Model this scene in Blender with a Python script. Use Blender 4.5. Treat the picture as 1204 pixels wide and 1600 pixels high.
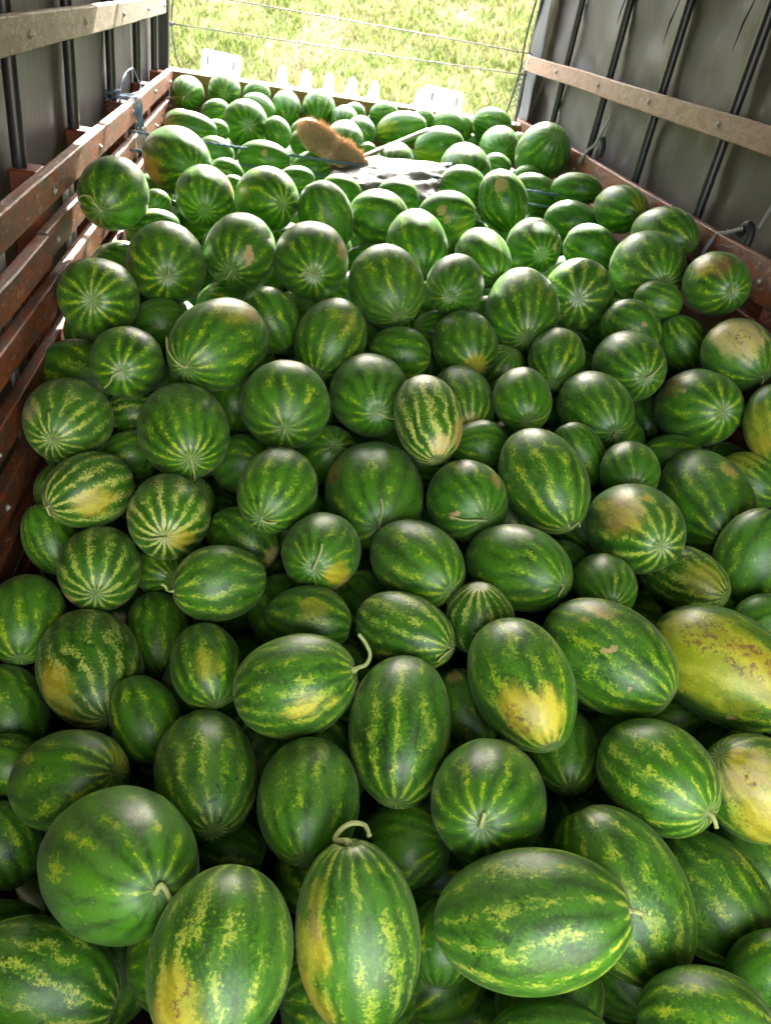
import bpy, bmesh, math, random
import numpy as np
from mathutils import Vector, Matrix, Euler, noise

# ------------------------------------------------------------------ camera, sky, sun, exposure
for o in list(bpy.data.objects):
    bpy.data.objects.remove(o)
SC = bpy.context.scene
COL = SC.collection
cam_data = bpy.data.cameras.new('camera')
cam = bpy.data.objects.new('camera', cam_data)
COL.objects.link(cam)
cam_data.sensor_fit = 'VERTICAL'
cam_data.sensor_height = 24.0
cam_data.lens = 18.0
cam_data.dof.use_dof = True
cam_data.dof.focus_distance = 1.7
cam_data.dof.aperture_fstop = 4.0
cam_data.clip_start = 0.02
cam_data.clip_end = 500.0
# camera looks down into the load, slightly rolled
cam.matrix_world = Matrix(((0.9817, -0.0609, -0.1803, 0.0),
                           (-0.1151, 0.5646, -0.8173, 0.0),
                           (0.1516, 0.8231, 0.5473, 0.0),
                           (0, 0, 0, 1)))
SC.camera = cam

SUN_EL = math.radians(35.0)
SUN_AZ = math.radians(8.0)            # measured from +Y towards +X
W = bpy.data.worlds.new("World")
SC.world = W
W.use_nodes = True
wn = W.node_tree.nodes
bg = wn['Background']
sky = wn.new('ShaderNodeTexSky')
sky.sky_type = 'NISHITA'
sky.sun_disc = False
sky.sun_elevation = SUN_EL
sky.sun_rotation = SUN_AZ
sky.air_density = 0.8
sky.dust_density = 4.0
sky.ozone_density = 0.6
# added broken white cloud all over the unseen sky, softens the light
wl = W.node_tree.links
wtc = wn.new('ShaderNodeTexCoord')
wno = wn.new('ShaderNodeTexNoise'); wno.inputs['Scale'].default_value = 2.6; wno.inputs['Detail'].default_value = 6.0; wno.inputs['Roughness'].default_value = 0.55
wl.new(wtc.outputs['Generated'], wno.inputs['Vector'])
wmr = wn.new('ShaderNodeMapRange'); wmr.interpolation_type = 'SMOOTHSTEP'
wmr.inputs[1].default_value = 0.36; wmr.inputs[2].default_value = 0.56
wl.new(wno.outputs[0], wmr.inputs[0])
wmx = wn.new('ShaderNodeMix'); wmx.data_type = 'RGBA'
wl.new(wmr.outputs[0], wmx.inputs[0]); wl.new(sky.outputs[0], wmx.inputs[6]); wmx.inputs[7].default_value = (3.6, 3.55, 3.4, 1)
wl.new(wmx.outputs[2], bg.inputs[0])
bg.inputs[1].default_value = 0.15
sl = bpy.data.lights.new('sun', 'SUN')
sl.energy = 2.0
sl.angle = math.radians(0.6)
sl.color = (1.0, 0.95, 0.86)
sun = bpy.data.objects.new('sun', sl)
COL.objects.link(sun)
sd = Vector((math.sin(SUN_AZ) * math.cos(SUN_EL), math.cos(SUN_AZ) * math.cos(SUN_EL), math.sin(SUN_EL)))
sun.rotation_euler = sd.to_track_quat('Z', 'Y').to_euler()
SC.view_settings.view_transform = 'Standard'
SC.view_settings.look = 'None'
SC.view_settings.exposure = 4.05
SC.view_settings.gamma = 1.0
SC.view_settings.use_curve_mapping = False
try:
    SC.cycles.max_bounces = 8
    SC.cycles.diffuse_bounces = 3
except Exception:
    pass

rnd = random.Random(11)

# ------------------------------------------------------------------ helpers
def tag(o, label=None, cat=None, group=None, kind=None):
    if label: o['label'] = label
    if cat: o['category'] = cat
    if group: o['group'] = group
    if kind: o['kind'] = kind
    return o

def empty(name, loc=(0, 0, 0)):
    o = bpy.data.objects.new(name, None)
    o.location = loc
    COL.objects.link(o)
    return o

def link_mesh(name, me, parent=None):
    o = bpy.data.objects.new(name, me)
    COL.objects.link(o)
    if parent is not None:
        o.parent = parent
    return o

def from_bm(name, bm, mat, parent=None, smooth=False):
    me = bpy.data.meshes.new(name)
    bm.normal_update()
    bm.to_mesh(me)
    bm.free()
    if smooth:
        me.polygons.foreach_set('use_smooth', [True] * len(me.polygons))
    if mat: me.materials.append(mat)
    return link_mesh(name, me, parent)

def add_box(bm, c, s, rot=None, bevel=0.0, seg=1, jit=0.0):
    r = bmesh.ops.create_cube(bm, size=1.0)
    vs = r['verts']
    for v in vs:
        v.co = Vector((v.co.x * s[0], v.co.y * s[1], v.co.z * s[2]))
        if jit:
            v.co += Vector((rnd.uniform(-jit, jit), rnd.uniform(-jit, jit), rnd.uniform(-jit, jit)))
    if bevel:
        es = list({e for v in vs for e in v.link_edges})
        rb = bmesh.ops.bevel(bm, geom=es, offset=bevel, segments=seg, affect='EDGES', clamp_overlap=True)
        vs = list({v for f in rb['faces'] for v in f.verts} | {v for v in vs if v.is_valid})
    M = (rot.to_4x4() if rot is not None else Matrix.Identity(4))
    for v in vs:
        v.co = M @ v.co + Vector(c)
    return vs

def add_tube(bm, pts, r, n=8, cap=True):
    pts = [Vector(p) for p in pts]
    rs = r if isinstance(r, (list, tuple)) else [r] * len(pts)
    rings = []
    up = None
    for i, p in enumerate(pts):
        t = (pts[min(i + 1, len(pts) - 1)] - pts[max(i - 1, 0)])
        if t.length < 1e-9: t = Vector((0, 0, 1))
        t.normalize()
        if up is None:
            up = t.orthogonal().normalized()
        up = (up - t * up.dot(t))
        if up.length < 1e-6: up = t.orthogonal()
        up.normalize()
        s = t.cross(up)
        rings.append([bm.verts.new(p + (up * math.cos(a) + s * math.sin(a)) * rs[i])
                      for a in [2 * math.pi * k / n for k in range(n)]])
    for a, b in zip(rings[:-1], rings[1:]):
        for k in range(n):
            bm.faces.new((a[k], a[(k + 1) % n], b[(k + 1) % n], b[k]))
    if cap:
        bm.faces.new(rings[0][::-1]); bm.faces.new(rings[-1])

def smooth_path(pts, n=6):
    P = [Vector(p) for p in pts]
    out = []
    for i in range(len(P) - 1):
        p0, p1, p2, p3 = P[max(i - 1, 0)], P[i], P[i + 1], P[min(i + 2, len(P) - 1)]
        for k in range(n):
            t = k / n
            out.append(0.5 * ((2 * p1) + (p2 - p0) * t + (2 * p0 - 5 * p1 + 4 * p2 - p3) * t * t +
                              (3 * p1 - p0 - 3 * p2 + p3) * t ** 3))
    out.append(P[-1])
    return out

# ------------------------------------------------------------------ node material helpers
class NT:
    def __init__(self, name):
        self.m = bpy.data.materials.new(name)
        self.m.use_nodes = True
        self.t = self.m.node_tree
        self.b = self.t.nodes['Principled BSDF']
        self.out = self.t.nodes['Material Output']
    def n(self, typ, **kw):
        x = self.t.nodes.new(typ)
        for k, v in kw.items(): setattr(x, k, v)
        return x
    def l(self, a, b): self.t.links.new(a, b)
    def put(self, sock, v):
        if v is None: return
        if hasattr(v, 'is_linked'): self.l(v, sock)
        else: sock.default_value = v
    def math(self, op, a, b=None, c=None, clamp=False):
        x = self.n('ShaderNodeMath', operation=op, use_clamp=clamp)
        for i, v in enumerate((a, b, c)):
            if v is not None: self.put(x.inputs[i], v)
        return x.outputs[0]
    def vmath(self, op, a, b=None):
        x = self.n('ShaderNodeVectorMath', operation=op)
        self.put(x.inputs[0], a)
        if b is not None: self.put(x.inputs[1], b)
        return x.outputs[0]
    def sstep(self, v, lo, hi, a=0.0, b=1.0):
        x = self.n('ShaderNodeMapRange', interpolation_type='SMOOTHSTEP')
        self.put(x.inputs[0], v); self.put(x.inputs[1], lo); self.put(x.inputs[2], hi)
        self.put(x.inputs[3], a); self.put(x.inputs[4], b)
        return x.outputs[0]
    def mix(self, f, a, b, mode='MIX'):
        x = self.n('ShaderNodeMix', data_type='RGBA', blend_type=mode)
        self.put(x.inputs[0], f)
        self.put(x.inputs[6], a if hasattr(a, 'is_linked') else (*a, 1.0))
        self.put(x.inputs[7], b if hasattr(b, 'is_linked') else (*b, 1.0))
        return x.outputs[2]
    def noise(self, vec, scale, detail=3.0, rough=0.55, dist=0.0):
        x = self.n('ShaderNodeTexNoise')
        self.put(x.inputs['Vector'], vec); self.put(x.inputs['Scale'], scale)
        x.inputs['Detail'].default_value = detail
        x.inputs['Roughness'].default_value = rough
        x.inputs['Distortion'].default_value = dist
        return x.outputs[0]
    def obj(self):
        return self.n('ShaderNodeTexCoord').outputs['Object']
    def attr(self, name, typ='OBJECT', out='Fac'):
        x = self.n('ShaderNodeAttribute', attribute_type=typ, attribute_name=name)
        return x.outputs[out]
    def bump(self, h, strength=0.3, dist=0.01):
        x = self.n('ShaderNodeBump')
        x.inputs['Strength'].default_value = strength
        x.inputs['Distance'].default_value = dist
        self.l(h, x.inputs['Height'])
        self.l(x.outputs[0], self.b.inputs['Normal'])

def plain(name, col, rough=0.6, metal=0.0, var=0.15, scale=20.0):
    k = NT(name)
    f = k.noise(k.obj(), scale, 4)
    a = tuple(c * (1 - var) for c in col); b = tuple(min(1, c * (1 + var)) for c in col)
    k.put(k.b.inputs['Base Color'], k.mix(f, a, b))
    k.b.inputs['Roughness'].default_value = rough
    k.b.inputs['Metallic'].default_value = metal
    return k.m

# ------------------------------------------------------------------ melon rind
def rind_material(name='melon_rind', mass=False):
    k = NT(name)
    if mass:      # many melons in one mesh: each vertex carries its own melon's coordinates
        P = k.attr('melon_place', 'GEOMETRY', 'Vector')
        seed = k.attr('seed', 'GEOMETRY'); st = 0.45; Rr = k.attr('half_wid', 'GEOMETRY')
    else:
        P = k.obj()
        seed = k.attr('seed'); st = k.attr('stripe'); Rr = k.attr('half_wid')
    sep = k.n('ShaderNodeSeparateXYZ'); k.l(P, sep.inputs[0])
    x, y, z = sep.outputs
    offs = k.n('ShaderNodeCombineXYZ')
    k.put(offs.inputs[0], k.math('MULTIPLY', seed, 13.7)); k.put(offs.inputs[1], k.math('MULTIPLY', seed, 7.1)); k.put(offs.inputs[2], seed)
    Q = k.vmath('ADD', P, offs.outputs[0])
    # squeezed along the meridian so that features run pole to pole
    sq = k.n('ShaderNodeMapping'); k.l(Q, sq.inputs['Vector']); sq.inputs['Scale'].default_value = (1, 1, 0.35)
    QS = sq.outputs[0]
    rho = k.math('DIVIDE', k.math('SQRT', k.math('ADD', k.math('MULTIPLY', x, x), k.math('MULTIPLY', y, y))), Rr, clamp=True)
    th = k.math('DIVIDE', k.math('ARCTAN2', y, x), 2 * math.pi)
    warp1 = k.math('MULTIPLY', k.math('SUBTRACT', k.noise(Q, 9.0, 2), 0.5), 0.16)
    warp2 = k.math('MULTIPLY', k.math('SUBTRACT', k.noise(Q, 140.0, 4, 0.75), 0.5), 0.13)
    w = k.math('MULTIPLY', k.math('ADD', warp1, warp2), k.math('POWER', rho, 1.6))
    thw = k.math('ADD', th, w)
    cnt = k.math('ADD', 12.0, k.math('FLOOR', k.math('MULTIPLY', k.math('FRACT', k.math('MULTIPLY', seed, 7.3)), 4.99)))
    ph = k.math('ADD', k.math('MULTIPLY', thw, cnt), 40.0)
    fr = k.math('FRACT', ph); idx = k.math('FLOOR', ph)
    dist = k.math('ABSOLUTE', k.math('SUBTRACT', fr, 0.5))          # 0 in the middle of a stripe
    # stripe width changes along the meridian and from stripe to stripe
    cx = k.n('ShaderNodeCombineXYZ')
    k.put(cx.inputs[0], k.math('MULTIPLY', idx, 3.17)); k.put(cx.inputs[1], k.math('MULTIPLY', z, 17.0)); k.put(cx.inputs[2], k.math('MULTIPLY', seed, 31.0))
    wn_ = k.noise(cx.outputs[0], 1.0, 2)
    brk = k.noise(QS, 62.0, 5, 0.75)
    width = k.math('ADD', k.math('MULTIPLY', k.math('SUBTRACT', wn_, 0.435), k.math('SUBTRACT', 1.05, k.math('MULTIPLY', st, 0.62))),
                   k.math('MULTIPLY', k.math('SUBTRACT', brk, 0.5), 0.95))
    width = k.math('ADD', width, k.math('MULTIPLY', k.math('SUBTRACT', st, 0.5), 0.25))
    stain_glare_w = k.attr('stain_glare', 'GEOMETRY', 'Fac')
    width = k.math('ADD', width, k.math('MULTIPLY', stain_glare_w, 0.22))
    pole = k.sstep(rho, 0.2, 0.62, 1.0, 0.0)
    width = k.math('ADD', width, k.math('MULTIPLY', pole, k.math('ADD', 0.03, k.math('MULTIPLY', st, 0.10))))
    smask = k.sstep(k.math('SUBTRACT', width, dist), -0.03, 0.09)
    # inner netting inside the stripes
    net = k.sstep(k.noise(Q, 150.0, 3, 0.7), 0.36, 0.58)
    smask = k.math('MULTIPLY', smask, k.math('ADD', 0.55, k.math('MULTIPLY', net, 0.45)))
    # ground colour: dark bands and softer mid green around the stripes
    n_big = k.noise(QS, 14.0, 3, 0.6)
    n_med = k.noise(QS, 55.0, 4, 0.65)
    g = k.math('ADD', k.math('MULTIPLY', n_big, 0.6), k.math('MULTIPLY', n_med, 0.4))
    halo = k.sstep(dist, 0.12, 0.5, 1.0, 0.0)
    g = k.math('ADD', g, k.math('MULTIPLY', halo, 0.22))
    dark = k.mix(seed, (0.012, 0.044, 0.005), (0.019, 0.064, 0.007))
    mid = k.mix(k.noise(Q, 3.0, 2), (0.036, 0.160, 0.007), (0.084, 0.250, 0.009))
    base = k.mix(k.sstep(g, 0.34, 0.75), dark, mid)
    lite = k.mix(k.sstep(k.noise(Q, 60.0, 3), 0.38, 0.66), (0.24, 0.40, 0.010), (0.44, 0.53, 0.022))
    pale = k.mix(k.noise(Q, 90.0, 2), (0.44, 0.52, 0.07), (0.66, 0.66, 0.20))
    lite = k.mix(k.sstep(st, 0.6, 0.95, 0.0, 0.95), lite, pale)
    c = k.mix(smask, base, lite)
    # bloom: waxy bluish film with rubbed patches that have sharp edges
    rub = k.sstep(k.noise(QS, 13.0, 6, 0.68, 1.5), 0.47, 0.50)
    film = k.math('MULTIPLY', rub, k.sstep(k.noise(Q, 4.0, 2), 0.30, 0.66, 0.02, 0.24))
    c = k.mix(film, c, (0.100, 0.185, 0.055))
    c = k.mix(k.sstep(rho, 0.0, 0.42, 0.40, 0.0), c, (0.19, 0.27, 0.15))
    flk = k.math('MULTIPLY', k.sstep(k.noise(Q, 48.0, 4, .6, .8), .60, .625), k.sstep(k.noise(Q, 7.0, 2), .5, .6))
    c = k.mix(k.math('MULTIPLY', flk, .75), c, (.012, .062, .004))
    scr = k.n('ShaderNodeMapping'); k.l(Q, scr.inputs['Vector']); scr.inputs['Scale'].default_value = (1, .16, .5); scr.inputs['Rotation'].default_value = (.6, .3, .9)
    scm = k.sstep(k.noise(scr.outputs[0], 120.0, 2, .5), .715, .74)
    c = k.mix(k.math('MULTIPLY', scm, .35), c, (.30, .36, .16))
    # blossom / stem point
    c = k.mix(k.sstep(rho, 0.015, 0.045, 0.85, 0.0), c, (0.16, 0.12, 0.05))
    # ground spots, scuffs and painted sun glare carried on the mesh
    stain_glare = k.attr('stain_glare_colour', 'GEOMETRY', 'Color'); sm = k.attr('stain_glare', 'GEOMETRY', 'Fac'); sp = k.attr('speck', 'GEOMETRY', 'Fac')
    e = k.math('ADD', sm, k.math('MULTIPLY', k.math('SUBTRACT', k.noise(QS, 22.0, 6, 0.72), 0.5), 1.5))
    e = k.math('ADD', e, k.math('MULTIPLY', smask, 0.12))
    em = k.math('MULTIPLY', k.sstep(e, 0.28, 0.85), k.sstep(sm, 0.02, 0.30))
    stv = k.mix(k.noise(Q, 45.0, 4, 0.7), (0.78, 0.76, 0.70), (1.12, 1.10, 1.05))
    stain_glare = k.mix(k.sstep(k.noise(QS, 17.0, 5, 0.7), 0.48, 0.64, 0.0, 0.55), stain_glare, (0.20, 0.28, 0.012))
    stain_glare = k.mix(k.math('MULTIPLY', smask, 0.30), stain_glare, (0.60, 0.52, 0.09))
    c = k.mix(k.math('MULTIPLY', em, 0.75), c, k.mix(1.0, stain_glare, stv, 'MULTIPLY'))
    spk = k.math('MULTIPLY', k.sstep(k.noise(Q, 70.0, 5, 0.75), 0.50, 0.58), k.sstep(sp, 0.05, 0.4))
    c = k.mix(k.math('MULTIPLY', spk, 0.85), c, (0.16, 0.075, 0.04))
    # corky scars
    sc = k.attr('scar', 'GEOMETRY', 'Fac')
    se = k.math('ADD', sc, k.math('MULTIPLY', k.math('SUBTRACT', k.noise(Q, 70.0, 5, 0.75), 0.5), 1.9))
    sem = k.math('MULTIPLY', k.sstep(se, 0.42, 0.50), k.sstep(sc, 0.02, 0.12))
    c = k.mix(k.math('MULTIPLY', sem, .9), c, k.mix(k.noise(Q, 120.0, 3), (0.30, 0.22, 0.09), (0.52, 0.38, 0.17)))
    # fine freckles of dust and little nicks
    nick = k.sstep(k.noise(Q, 230.0, 2), 0.735, 0.76)
    c = k.mix(k.math('MULTIPLY', nick, 0.5), c, (0.40, 0.42, 0.22))
    k.put(k.b.inputs['Base Color'], c)
    r = k.math('ADD', 0.30, k.math('MULTIPLY', k.noise(QS, 40.0, 4), 0.16))
    r = k.math('ADD', r, k.math('MULTIPLY', rub, 0.05))
    r = k.math('ADD', r, k.math('MULTIPLY', sem, 0.3))
    k.put(k.b.inputs['Roughness'], r)
    k.b.inputs['Specular IOR Level'].default_value = 0.5
    k.b.inputs['Sheen Weight'].default_value = 0.06
    k.b.inputs['Sheen Roughness'].default_value = 0.4
    k.put(k.b.inputs['Sheen Tint'], (0.9, 0.95, 0.9, 1))
    h = k.math('ADD', k.math('MULTIPLY', k.noise(QS, 120.0, 4, 0.7), 0.5), k.math('MULTIPLY', k.noise(Q, 22.0, 3), 0.8))
    h = k.math('ADD', h, k.math('MULTIPLY', sem, 0.35))
    k.bump(h, 0.22, 0.006)
    return k.m

RIND = rind_material()
RIND_MASS = rind_material('deep_melon_rind', True)
STEM = plain('melon_stem', (0.33, 0.38, 0.13), 0.7, var=0.3, scale=60)

STAIN_GLARE = {'lime': (0.36, 0.40, 0.014), 'yellow': (0.50, 0.40, 0.022), 'tan': (0.46, 0.29, 0.11), 'cream': (0.68, 0.55, 0.26), 'olive': (0.22, 0.27, 0.016),
         'brown': (0.22, 0.11, 0.05), 'glare3': (0.80, 0.68, 0.07), 'glare': (0.85, 0.72, 0.06), 'glare2': (0.40, 0.46, 0.03), 'grey': (0.24, 0.22, 0.15), 'tanstreak': (0.42, 0.30, 0.11)}  # the brightest yellows put sun glare into the rind colour

def axis_matrix(ax, spin):
    q = Vector((0, 0, 1)).rotation_difference(Vector(ax))
    return (q.to_matrix() @ Matrix.Rotation(spin, 3, 'Z'))

def ellipsoid_mesh(name, R, L, nu, nv, seed, M3=None, loc=None, pats=(), scars=()):
    """a slightly uneven melon around its own centre, stem/blossom pole on +Z"""
    g = np.random.RandomState(int(seed * 99991) % 2 ** 31)
    vv = np.linspace(0, np.pi, nv + 1)[1:-1]
    uu = np.linspace(0, 2 * np.pi, nu, endpoint=False)
    V, U = np.meshgrid(vv, uu, indexing='ij')
    d = np.stack([np.sin(V) * np.cos(U), np.sin(V) * np.sin(U), np.cos(V)], -1).reshape(-1, 3)
    d = np.vstack([d, [[0, 0, 1], [0, 0, -1]]])
    rad = np.ones(len(d))
    for _ in range(5):                                              # gentle irregularity
        ax = g.normal(size=3); ax /= np.linalg.norm(ax)
        rad += g.uniform(-.011, .011) * np.cos(g.uniform(.7, 1.7) * (d @ ax) * np.pi + g.uniform(0, 6))
    th = np.arctan2(d[:, 1], d[:, 0]); srho = np.hypot(d[:, 0], d[:, 1])
    rad += 0.004 * np.cos(th * g.randint(9, 13) + g.uniform(0, 6)) * srho ** 2   # faint ribs
    p = d * np.array([R, R, L]) * rad[:, None]
    p[:, 2] -= np.sign(d[:, 2]) * L * 0.05 * np.clip((np.abs(d[:, 2]) - .965) / .035, 0, 1) ** 1.5   # dimples at the poles
    p[:, :2] *= (1 + g.uniform(-.05, .05) * d[:, 2:3])              # a little pear shaped
    faces = []
    rows = nv - 1
    for i in range(rows - 1):
        for j in range(nu):
            a = i * nu + j; b = i * nu + (j + 1) % nu
            faces.append((a, a + nu, b + nu, b))
    top = rows * nu; bot = top + 1
    for j in range(nu):
        faces.append((top, j, (j + 1) % nu))
        faces.append((bot, (rows - 1) * nu + (j + 1) % nu, (rows - 1) * nu + j))
    me = bpy.data.meshes.new(name)
    me.from_pydata(p.tolist(), [], faces)
    me.polygons.foreach_set('use_smooth', [True] * len(me.polygons))
    me.materials.append(RIND)
    n = len(p)
    stain_glare = np.zeros(n); speck = np.zeros(n); scar = np.zeros(n)
    colr = np.zeros((n, 4)); colr[:, 3] = 1
    if M3 is not None:
        A = np.array(M3)
        inv = A.T
        for (x, y, z, r, ty) in pats:
            q = inv @ (np.array([x, y, z]) - np.array(loc))
            dv = p - q; dv[:, 2] *= .72
            dist = np.linalg.norm(dv, axis=1)
            m = np.clip(1.25 - .95 * dist / r, 0, 1)
            if ty == 'brownspeck':
                speck = np.maximum(speck, m); continue
            if ty in ('tanstreak', 'glare3'): m *= 0.58
            if ty == 'brown': speck = np.maximum(speck, m * .6)
            wgt = np.clip(m / np.maximum(m + stain_glare, 1e-6), 0, 1) * (m > 0)
            wgt = np.where(m > .55, 1.0, wgt)
            colr[:, :3] = colr[:, :3] * (1 - wgt[:, None]) + np.array(STAIN_GLARE[ty]) * wgt[:, None]
            stain_glare = np.maximum(stain_glare, m)
        for (x, y, z, r) in scars:
            q = inv @ (np.array([x, y, z]) - np.array(loc))
            dist = np.linalg.norm(p - q, axis=1)
            scar = np.maximum(scar, np.clip(1.35 - dist / (r * 1.35), 0, 1))
    for nm, arr in (('stain_glare', stain_glare), ('speck', speck), ('scar', scar)):
        a = me.attributes.new(nm, 'FLOAT', 'POINT'); a.data.foreach_set('value', arr.astype(np.float32))
    a = me.attributes.new('stain_glare_colour', 'FLOAT_COLOR', 'POINT'); a.data.foreach_set('color', colr.astype(np.float32).ravel())
    return me

# ------------------------------------------------------------------ other materials
def painted_wood(name, paint, wood, worn, wear=0.5, rough=0.6):
    """old painted plank: paint worn to bare wood, scuffs, grain along Y"""
    k = NT(name); P = k.obj()
    mp = k.n('ShaderNodeMapping'); k.l(P, mp.inputs['Vector']); mp.inputs['Scale'].default_value = (30, 1.6, 30)
    grain = k.noise(mp.outputs[0], 4.0, 6, 0.65, 0.4)
    mp2 = k.n('ShaderNodeMapping'); k.l(P, mp2.inputs['Vector']); mp2.inputs['Scale'].default_value = (1, 0.45, 1)
    wearn = k.noise(mp2.outputs[0], 26.0, 8, 0.72)
    a = k.mix(k.sstep(grain, .3, .7), tuple(c * .72 for c in wood), wood)
    pcol = k.mix(k.noise(P, 9.0, 4), tuple(c * .6 for c in paint), paint)
    m = k.sstep(wearn, wear - .05, wear + .07)
    c = k.mix(m, pcol, a)
    scuff = k.sstep(k.noise(mp2.outputs[0], 60.0, 7, 0.78), 0.56, 0.64)
    c = k.mix(k.math('MULTIPLY', scuff, k.sstep(k.noise(P, 5.0, 3), .38, .62, .15, .85)), c, worn)
    c = k.mix(k.sstep(k.noise(P, 45.0, 3), .66, .70), c, tuple(x * .3 for x in wood))
    k.put(k.b.inputs['Base Color'], c)
    k.put(k.b.inputs['Roughness'], k.math('ADD', rough - .15, k.math('MULTIPLY', grain, .3)))
    k.bump(k.math('ADD', k.math('MULTIPLY', grain, .5), k.math('MULTIPLY', m, .6)), .5, .004)
    return k.m

RAIL = painted_wood('rail_paint', (0.240, 0.058, 0.012), (0.110, 0.052, 0.028), (0.46, 0.33, 0.25), .50, .5)
RAIL_RED = painted_wood('stake_paint', (0.20, 0.044, 0.012), (0.13, 0.06, 0.035), (0.42, 0.33, 0.27), .62, .6)
BOARD_GREY = painted_wood('weathered_board', (0.25, 0.185, 0.12), (0.30, 0.235, 0.165), (0.48, 0.44, 0.38), .5, .7)
BOARD_PINK = painted_wood('pinkish_board', (0.28, 0.150, 0.095), (0.31, 0.18, 0.125), (0.38, 0.27, 0.21), .5, .6)
HEAD = painted_wood('headboard_wood', (0.19, 0.085, 0.026), (0.22, 0.11, 0.04), (0.40, 0.28, 0.16), .5, .6)
FLOORW = painted_wood('bed_floor_wood', (0.05, 0.035, 0.025), (0.07, 0.05, 0.035), (0.12, 0.09, 0.07), .5, .75)
PIPE = plain('black_pipe', (0.014, 0.015, 0.017), 0.38, 0.0, .4, 14)
STEEL = plain('steel_strap', (0.42, 0.42, 0.40), 0.45, 0.7, .3, 30)
BOLT = plain('bolt_steel', (0.30, 0.28, 0.25), 0.5, 0.7, .3, 90)
WIRE = plain('dark_wire', (0.03, 0.03, 0.03), 0.5)
ROPE_B = plain('blue_rope', (0.085, 0.14, 0.215), 0.8, 0, .55, 160)
ROPE_W = plain('white_cord', (0.26, 0.26, 0.25), 0.8, 0, .3, 160)
RUBBER = plain('black_rubber', (0.012, 0.012, 0.012), 0.6)
WHITE = plain('white_enamel', (0.80, 0.80, 0.80), 0.3, 0, .03)
def milky(name, col, tcol, f):
    m = plain(name, col, .25, 0, .02); tt = m.node_tree
    b = tt.nodes['Principled BSDF']; o = tt.nodes['Material Output']
    tr = tt.nodes.new('ShaderNodeBsdfTranslucent'); tr.inputs[0].default_value = (*tcol, 1)
    ms = tt.nodes.new('ShaderNodeMixShader'); ms.inputs[0].default_value = f
    tt.links.new(b.outputs[0], ms.inputs[1]); tt.links.new(tr.outputs[0], ms.inputs[2]); tt.links.new(ms.outputs[0], o.inputs[0])
    return m
MILK = milky('milky_plastic', (.86, .86, .86), (.92, .92, .90), .55)
PANE = milky('frosted_pane', (.72, .78, .85), (.8, .86, .92), .5)
CABM = plain('cab_white', (0.72, 0.72, 0.72), 0.35, 0, .05)
LENS = plain('lamp_glass', (0.55, 0.60, 0.66), 0.15, 0, .05)
GREYP = plain('grey_bracket', (0.22, 0.22, 0.22), 0.5)
STICK = plain('grey_broom_stick', (0.33, 0.31, 0.28), 0.6, 0, .3, 40)
BLOCK = plain('broom_block', (0.30, 0.27, 0.23), 0.7, 0, .3, 40)
def bristle_material():
    k = NT('coir_bristle')
    oi = k.n('ShaderNodeNewGeometry').outputs['Random Per Island']
    k.put(k.b.inputs['Base Color'], k.mix(oi, (.50, .31, .18), (.76, .55, .38)))
    k.b.inputs['Roughness'].default_value = .8
    return k.m
BRISTLE = bristle_material()

def tarp_material(name, col, dirt, through=.10, tcol=(0.30, 0.27, 0.18)):
    k = NT(name); P = k.obj()
    mp = k.n('ShaderNodeMapping'); k.l(P, mp.inputs['Vector']); mp.inputs['Scale'].default_value = (1, 1, .3)
    n1 = k.noise(mp.outputs[0], 3.5, 5, .6); n2 = k.noise(mp.outputs[0], 17, 5, .65)
    c = k.mix(n1, tuple(x * .72 for x in col), tuple(x * 1.25 for x in col))
    c = k.mix(k.sstep(n2, .52, .72, 0, .55), c, dirt)
    c = k.mix(k.sstep(k.noise(P, 38, 3), .70, .74, 0, .6), c, (.02, .02, .018))
    k.put(k.b.inputs['Base Color'], c)
    k.b.inputs['Roughness'].default_value = .5
    weave = k.math('ADD', k.math('MULTIPLY', k.noise(mp.outputs[0], 9, 4), 1.0), k.math('MULTIPLY', k.noise(P, 260, 2), .06))
    k.bump(weave, .35, .02)
    tr = k.n('ShaderNodeBsdfTranslucent'); k.put(tr.inputs[0], (*tcol, 1))
    ms = k.n('ShaderNodeMixShader'); ms.inputs[0].default_value = through
    k.l(k.b.outputs[0], ms.inputs[1]); k.l(tr.outputs[0], ms.inputs[2]); k.l(ms.outputs[0], k.out.inputs[0])
    return k.m
TARP = tarp_material('grey_tarpaulin', (0.056, 0.050, 0.054), (0.04, 0.035, 0.028))
TARP_TOP = tarp_material('pale_roof_tarpaulin', (0.30, 0.30, 0.29), (0.22, 0.20, 0.17), .08, (0.42, 0.42, 0.36))
TARP_OUT = tarp_material('bluish_tarpaulin', (0.05, 0.055, 0.068), (0.12, 0.12, 0.13))

def sack_material():
    k = NT('white_plastic_sack'); P = k.obj()
    f = k.noise(P, 30, 5, .6)
    k.put(k.b.inputs['Base Color'], k.mix(f, (.075, .07, .072), (.135, .128, .13)))
    k.b.inputs['Roughness'].default_value = .35
    mp = k.n('ShaderNodeMapping'); k.l(P, mp.inputs['Vector']); mp.inputs['Scale'].default_value = (1, .6, 1)
    k.bump(k.math('ADD', k.noise(mp.outputs[0], 34, 6, .65, 2.0), k.math('MULTIPLY', k.noise(P, 400, 1), .05)), .35, .008)
    tr = k.n('ShaderNodeBsdfTranslucent'); k.put(tr.inputs[0], (.6, .56, .54, 1))
    ms = k.n('ShaderNodeMixShader'); ms.inputs[0].default_value = .25
    k.l(k.b.outputs[0], ms.inputs[1]); k.l(tr.outputs[0], ms.inputs[2]); k.l(ms.outputs[0], k.out.inputs[0])
    return k.m
SACK = sack_material()

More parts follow.
